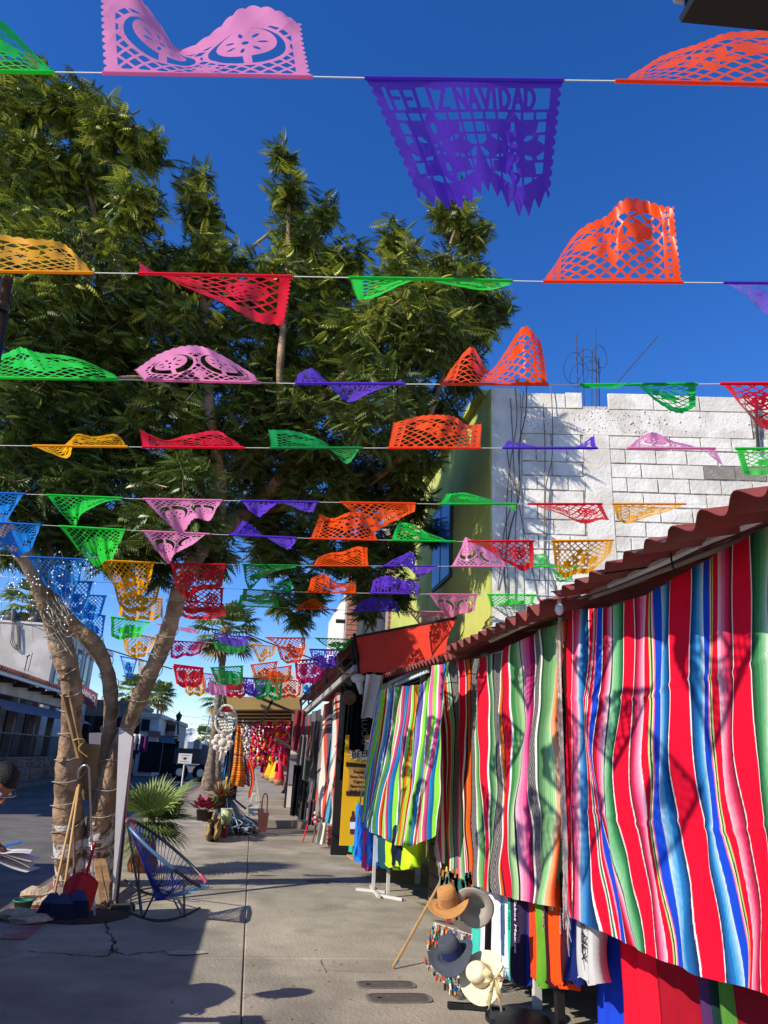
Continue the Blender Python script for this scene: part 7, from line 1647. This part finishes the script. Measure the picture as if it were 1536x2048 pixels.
tag(obj('litter', lit, mat('dry leaf litter', '8a7452', .95, .4, 30)), kind='stuff')
# soil hole edge around tree
tag(obj('tree_soil', MB().lathe([(0, .02), (.3, .025), (.45, .008)], 20, Matrix.Translation(tuple(PG(165, 1828)))), mat('dark soil', '4a3a2c', .98, .3, 12, .8, 40), None, True), kind='structure')
c = PG(240, 1822); tag(obj('kerb_fragment', MB().box((c[0]+.02, c[1], .025), (.22, .09, .05), rz=.4, rx=.2), mat('dark rubble', '3f3a35', .9, .2, 12, .6)), 'dark broken kerb fragment lying at the board foot', 'rubble')

# ================================================================ STRING ROCKING CHAIR
m_cb = mat('blue vinyl cord', '1f3f9c', .35, .08, spec=.6); m_cw = mat('pale blue vinyl cord', '7fa6c4', .35, .08, spec=.6); m_cp = mat('pink vinyl cord', 'a83c5c', .35, .08, spec=.6); m_rod = mat('dark chair frame', '17202c', .4, .08, spec=.6)
m_cs = mat('steel blue vinyl', '4a6f94', .35, .08, spec=.6)
ch = thing('string_rocking_chair', 'egg shaped rocking chair strung in blue, pale blue and pink cords on a black frame', 'chair', PG(350, 1850))
Yc = 7.62
back = PY(262, 1640, Yc+.12); tip = PY(410, 1776, Yc-.12); cen = (back+tip)/2; ax = (tip-back)/2; wv = np.array([.33, .36, .13])
# near side of the rim bows towards the camera-left, far side away
sidev = np.cross(ax/np.linalg.norm(ax), np.array([0, 0, 1])); sidev /= np.linalg.norm(sidev)
farq = PY(383, 1722, Yc+.42); wv = (farq-cen); wv = wv-ax*(wv@ax)/(ax@ax)*.35
def rim(t): return cen+ax*math.cos(t)*(1+.0*math.cos(t))+wv*math.sin(t)*.72
hub = PY(322, 1797, Yc+.02)
rimp = [rim(2*math.pi*k/72) for k in range(73)]
obj('rim', MB().tube(rimp, .014, 8), m_rod, ch, True)
hubp = [hub+np.array([.05*math.cos(a), .05*math.sin(a), .0]) for a in np.linspace(0, 2*math.pi, 25)]; obj('hub_ring', MB().tube(hubp, .009, 6), m_rod, ch, True)
NC = 64
for k in range(NC):
    t_ = 2*math.pi*(k+.5)/NC; p = rim(t_); h_ = hub+np.array([.05*math.cos(-t_*1.0), .05*math.sin(-t_), 0]); s_ = math.cos(t_)
    m = m_cw if (s_ > .75) else m_cp if (s_ < -.8 and math.sin(t_) < .1) or (.45 < s_ < .7 and math.sin(t_) > .2) else m_cb
    obj('cord', MB().tube([p, (p+h_)/2-[0, 0, .01], h_], .0042, 4), m, ch)
for (t0, t1, m) in ((2.9, 3.7, m_cp), (-.25, .35, m_cw), (4.0, 5.3, m_cs), (.6, 1.0, m_cp)):
    obj('rim_wrap', MB().tube([rim(t_) for t_ in np.linspace(t0, t1, 24)], .0165, 8), m, ch, True)
g1, g2 = PG(262, 1800), PG(400, 1850)
def arc(p0, p1, sag, n=14): return [np.array(p0)*(1-t_)+np.array(p1)*t_+np.array([0, 0, sag*(4*(t_-.5)**2)]) for t_ in np.linspace(0, 1, n)]
rA0, rA1 = PG(245, 1846), PG(398, 1842); rB0, rB1 = PG(246, 1780), PG(372, 1806)
obj('rocker', MB().tube(arc(rA0+[0, 0, .012], rA1+[0, 0, .012], .10), .011, 7), m_rod, ch, True); obj('rocker', MB().tube(arc(rB0+[0, 0, .012], rB1+[0, 0, .012], .09), .011, 7), m_rod, ch, True)
for (rr0, rr1, sgn) in ((rA0, rA1, -1), (rB0, rB1, 1)):
    f_ = rr0*.2+rr1*.8; bk_ = rr0*.75+rr1*.25
    obj('leg', MB().tube([f_+[0, 0, .03], f_+np.array([-.05, .05*-sgn, .32])], .010, 7), m_rod, ch); obj('leg', MB().tube([bk_+[0, 0, .03], rim(2.75 if sgn > 0 else 3.5)], .010, 7), m_rod, ch)
    obj('leg', MB().tube([bk_+[0, 0, .03], rim(1.2 if sgn > 0 else 5.0)*.5+hub*.5], .009, 7), m_rod, ch)
obj('stretcher', MB().tube([rA0*.25+rA1*.75+[0, 0, .06], rB0*.25+rB1*.75+[0, 0, .06]], .009, 6), m_rod, ch); obj('stretcher', MB().tube([rA0*.9+rA1*.1+[0, 0, .07], rB0*.9+rB1*.1+[0, 0, .07]], .009, 6), m_rod, ch)

# ================================================================ PEOPLE
m_skin = mat('brown skin', '9a6248', .55, .06, 8, spec=.35); m_hair = mat('short black hair', '14110f', .6, .2, 60, .5, 120, spec=.3); m_shirtd = mat('dark shirt', '2a2c34', .9, .08, 6)
hc = CD(-2, 1566, 4.1); face = np.array([.55, -.35, -.75]); face /= np.linalg.norm(face)
def skin(name, nodes, edges, m, parent, sub=2, root=0):
    me = bpy.data.meshes.new(name); o0 = np.array(parent.location); me.from_pydata([tuple(np.array(n_[:3])-o0) for n_ in nodes], edges, []); o = bpy.data.objects.new(name, me); COL.objects.link(o); o.parent = parent
    sk = o.modifiers.new('skin', 'SKIN'); sv = me.skin_vertices[0].data
    for i, n_ in enumerate(nodes):
        r = n_[3]; sv[i].radius = (r, r) if not hasattr(r, '__len__') else r; sv[i].use_root = (i == root)
    sk.use_smooth_shade = True; sm_ = o.modifiers.new('sub', 'SUBSURF'); sm_.levels = sub; sm_.render_levels = sub; me.materials.append(m); return o
pX, pY = hc[0]-.42, hc[1]+.05
prs = thing('person', 'person with short black hair bending over white papers at the left edge', 'person', (pX, pY, -.13))
sh_ = np.array([pX+.12, pY, 1.12]); pel = np.array([pX, pY, .82]); hand = CD(8, 1690, 3.75); hand2 = CD(-40, 1700, 3.9)
nodes = [(*pel, .15), (*(pel*.5+sh_*.5), .14), (*sh_, .15), (*(sh_+[.13, 0, .06]), .065),
  (sh_[0], sh_[1]-.2, sh_[2], .065), (sh_[0]+.1, sh_[1]-.27, sh_[2]-.25, .045), (hand[0]-.12, hand[1]-.02, hand[2]+.01, .032),
  (sh_[0], sh_[1]+.2, sh_[2], .065), (sh_[0]+.05, sh_[1]+.25, sh_[2]-.26, .045), (hand2[0]-.1, hand2[1]+.08, hand2[2], .032),
  (pel[0], pel[1]-.1, pel[2]-.08, .10), (pel[0]+.03, pel[1]-.12, .38, .07), (pel[0]-.02, pel[1]-.12, -.04, .05), (pel[0]+.12, pel[1]-.13, -.09, .035),
  (pel[0], pel[1]+.1, pel[2]-.08, .10), (pel[0]+.02, pel[1]+.14, .38, .07), (pel[0]-.03, pel[1]+.15, -.04, .05), (pel[0]+.12, pel[1]+.16, -.09, .035)]
edges = [(0, 1), (1, 2), (2, 3), (2, 4), (4, 5), (5, 6), (2, 7), (7, 8), (8, 9), (0, 10), (10, 11), (11, 12), (12, 13), (0, 14), (14, 15), (15, 16), (16, 17)]
skin('body', nodes, edges, m_shirtd, prs)
# head: shaped ball with face features, turned down towards the papers
right = np.cross(face, [0, 0, 1]); right /= np.linalg.norm(right); upv = np.cross(right, face)
def headpt(f_, r_, u_): return hc+face*f_+right*r_+upv*u_
hm_ = MB(); nh, mh = 24, 18; vs, fs = [], []
for i in range(mh+1):
    th = math.pi*i/mh
    for k in range(nh):
        a = 2*math.pi*k/nh; x = math.sin(th)*math.cos(a); y = math.sin(th)*math.sin(a); z = math.cos(th)
        f_ = .098*x; r_ = .076*y; u_ = .115*z
        if z < -.1: f_ *= 1-.12*(-z) if x > 0 else 1-.45*(-z); r_ *= 1-.35*(-z)
        if x > .85 and -.35 < z < .05: f_ += .022*(1-abs(z+.15)*4)*(x-.85)*6*(abs(y) < .3)
        if x > .75 and .0 < z < .22 and .2 < abs(y) < .6: f_ -= .008
        vs.append(headpt(f_, r_, u_))
for i in range(mh):
    for k in range(nh): k2 = (k+1) % nh; fs.append((i*nh+k, i*nh+k2, (i+1)*nh+k2, (i+1)*nh+k))
hd = obj('head', hm_.add(vs, fs), m_skin, prs, True)
hr = MB(); vs, fs = [], []
for i in range(12):
    th = math.pi*.60*i/11
    for k in range(24):
        a = 2*math.pi*k/24; x = math.sin(th)*math.cos(a); y = math.sin(th)*math.sin(a); z = math.cos(th); s_ = 1.10+.02*math.sin(k*5+i*3); zz = z
        if x > .2 and i > 6: th2 = math.pi*.60*6.2/11; x, y, zz = math.sin(th2)*math.cos(a), math.sin(th2)*math.sin(a), math.cos(th2)
        vs.append(headpt(.098*x*s_-.004, .078*y*s_, .118*zz*s_))
for i in range(11):
    for k in range(24): k2 = (k+1) % 24; fs.append((i*24+k, i*24+k2, (i+1)*24+k2, (i+1)*24+k))
obj('hair', hr.add(vs, fs), m_hair, prs, True)
for s_ in (-1, 1):
    obj('ear', MB().ball(headpt(-.005, s_*.078, -.01), .03, 8, 6, (.7, .5, 1)), m_skin, hd, True); obj('eye', MB().ball(headpt(.086, s_*.032, .012), .012, 8, 6), m_postw, hd, True)
obj('nose', MB().tube([headpt(.088, 0, .02), headpt(.115, 0, -.025), headpt(.095, 0, -.035)], [.008, .014, .010], 8), m_skin, hd, True); obj('mouth', MB().tube([headpt(.086, -.022, -.06), headpt(.094, 0, -.058), headpt(.086, .022, -.06)], .006, 6), mat('lips', '7a4038', .5), hd)
gl = obj('eyeglasses', MB().tube([headpt(.0, .08, .012), headpt(.1, .068, .015), headpt(.112, .03, .018), headpt(.112, -.03, .018), headpt(.1, -.068, .015), headpt(0, -.08, .012)], .003, 5), m_chrome, prs)
# hands with five fingers each closed on pen and papers
def handm(w_, dirv, label_side):
    d = np.array(dirv)/np.linalg.norm(dirv); s_ = np.cross(d, [0, 0, 1]); s_ /= np.linalg.norm(s_); u_ = np.cross(s_, d); mb = MB()
    palm_c = w_+d*.05; pv = MB(); pv.tube([w_, w_+d*.03, w_+d*.085], [.026, .036, .038], 10); pv.v = [tuple(np.array(q)-u_*((np.array(q)-w_)@u_)*.45) for q in pv.v]; mb.add(pv.v, pv.f)
    for k, L_ in enumerate((.070, .078, .073, .058)):
        o_ = w_+d*.08+s_*(-.028+.019*k)*label_side; mb.tube([o_, o_+d*L_*.45-u_*.006, o_+d*L_*.75-u_*.024, o_+d*L_*.85-u_*.042], [.0095, .009, .008, .0065], 7)
    o_ = w_+d*.03-s_*.03*label_side; mb.tube([o_, o_+d*.03-s_*.018*label_side-u_*.01, o_+d*.062-s_*.014*label_side-u_*.026], [.012, .0105, .008], 7); return mb
obj('hand', handm(hand-np.array([.11, 0, -.01]), (1, -.1, -.2), 1), m_skin, prs, True); obj('hand', handm(hand2-np.array([.1, 0, 0]), (1, -.3, -.1), -1), m_skin, prs, True)
pp = CD(5, 1702, 3.72); m_pap = mat('white paper', 'd8d4d2', .7, .04)
pt_ = thing('paper_sheets', 'sheaf of white papers held by the bending person', 'paper', pp)
for k in range(4):
    a = .2*k-.3; obj('sheet', MB().grid(lambda u, v: (pp[0]-.08+.24*u*math.cos(a)+.1*v*math.sin(a), pp[1]-.05+.16*v, pp[2]-.03+.006*k+.03*math.sin(u*2+k)-.05*u*(k % 2)), 6, 4), m_pap, pt_)
pn = CD(30, 1690, 3.72); tag(obj('pen', MB().tube([pn+[-.05, 0, -.005], pn+[.03, .01, .015]], .007, 7), mat('bright blue pen', '2a6ab8', .3)), 'blue pen in the hand of the bending person', 'pen')

# ================================================================ EDGE PIECES OF THE FRAME
p0, p1 = CD(14, 560, 3.0), CD(-10, 720, 3.0); up_ = thing('umbrella_pole_tip', 'dark navy pole with a collar at the left edge below the yellow banner', 'pole', p1)
m_navy = mat('navy enamel', '10141f', .35, .05, spec=.6); dd = p1-p0; obj('pole', MB().tube([p0, p0+dd*6.5], .022, 12), m_navy, up_, True); obj('collar', MB().tube([p0+dd*.25, p0+dd*.38], .028, 12), m_navy, up_, True); obj('cap', MB().ball(p0, .022, 10, 6), m_navy, up_, True)
q = [CD(1362, -90, 1.5), CD(1362, 45, 1.5), CD(1700, 78, 1.5), CD(1700, -90, 1.5)]
blk = thing('black_lamp_housing', 'black metal housing jutting in over the orange banner at the top corner', 'lamp', (q[1]+q[2])/2)
obj('housing', MB().hexa([tuple(v_) for v_ in (q[1]+[.01, 0, .02], q[2]+[0, 0, .02], q[2]+[0, -.22, .02], q[1]+[.01, -.22, .02], q[0]+[.01, 0, 0], q[3], q[3]+[0, -.22, 0], q[0]+[.01, -.22, 0])]), mat('black metal', '0d0e10', .5, .1, 5, .1), blk)
obj('lower_flange', MB().hexa([tuple(v_) for v_ in (q[1], q[2], q[2]+[0, -.24, 0], q[1]+[0, -.24, 0], q[1]+[-.004, 0, .014], q[2]+[-.004, 0, .014], q[2]+[-.004, -.24, .014], q[1]+[-.004, -.24, .014])]), m_iron, blk); obj('lug', MB().box(q[0]*.45+q[1]*.55, (.02, .03, .03)), m_chrome, blk)
# long overhead cables
for (pp_, dd_, lb) in (([(250, 1418), (330, 1440), (410, 1450)], 60, 'thin dark utility wire crossing low toward the pylon'), ([(300, 1400), (370, 1432), (440, 1436)], 62, 'second thin utility wire sagging over the far white house'), ([(0, 1235), (90, 1262), (200, 1330)], 30, 'black wire crossing in front of the roof water tanks'), ([(400, 1215), (500, 1270), (600, 1308), (700, 1345)], 12.5, 'thin grey cable slanting down over the tall palm to the canopy'), ([(195, 1292), (290, 1322), (345, 1338)], 13, 'dark blue cable running from the white wall to the leaning limb')):
    if lb: tag(obj('overhead_cable', MB().tube(smoothpath([CD(p[0], p[1], dd_) for p in pp_], 6), .012, 5), m_cableb), lb, 'cable')
# unseen stand-ins added left of the frame to cast shadows: domed cart, van
ct = thing('unseen_shadow_cart', 'unseen cart shape with a domed grey cover, added to shade the near sidewalk', 'cart', (-2.55, 5.35, -.13))
m_tarp = mat('grey tarpaulin', '6a6c70', .8, .1, 2, .2, 10)
obj('cart_body', MB().box((-2.78, 4.7, .6), (.84, 4.8, 1.3)), m_tarp, ct)
prof = [(-2.78+.42*math.cos(a), 1.24+.48*math.sin(a)) for a in np.linspace(0, math.pi, 14)]
obj('domed_cover', MB().prism([(x, 2.3, z) for x, z in prof], (0, 4.8, 0)), m_tarp, ct); obj('side_arm', MB().prism([(-2.5, 5.4, 1.36), (-1.92, 5.62, 1.42), (-1.92, 5.66, 1.44), (-2.5, 5.75, 1.40)], (0, 0, .03)), m_tarp, ct) if False else None
for sx_ in (-1, 1):
    for yy in (3.4, 5.6): obj('wheel', MB().lathe([(0, -.03), (.18, -.03), (.18, .03), (0, .03)], 14, Matrix.Translation((-2.75+sx_*.38, yy, .06)) @ Matrix.Rotation(math.pi/2, 4, 'Y')), m_tyre, ct)
vn = thing('unseen_shadow_van', 'unseen white van shape added left of the view to shade the road', 'van', (-6.1, 9.1, -.13))  # added body, sized so its shadow covers the road by the kerb
obj('body', MB().hexa([(-7.1, 6.9, .3), (-5.25, 6.9, .3), (-5.25, 10.6, .3), (-7.1, 10.6, .3), (-7.0, 7.0, 2.0), (-5.35, 7.0, 2.0), (-5.35, 10.5, 2.0), (-7.0, 10.5, 2.0)]), m_white, vn)
for sx_ in (-1, 1):
    for yy in (7.6, 9.9): obj('wheel', MB().lathe([(0, -.1), (.33, -.1), (.33, .1), (0, .1)], 18, Matrix.Translation((-6.17+sx_*.85, yy, .2)) @ Matrix.Rotation(math.pi/2, 4, 'Y')), m_tyre, vn, True)
obj('windscreen', MB().box((-6.17, 10.58, 1.4), (1.4, .06, .7)), m_glass, vn)
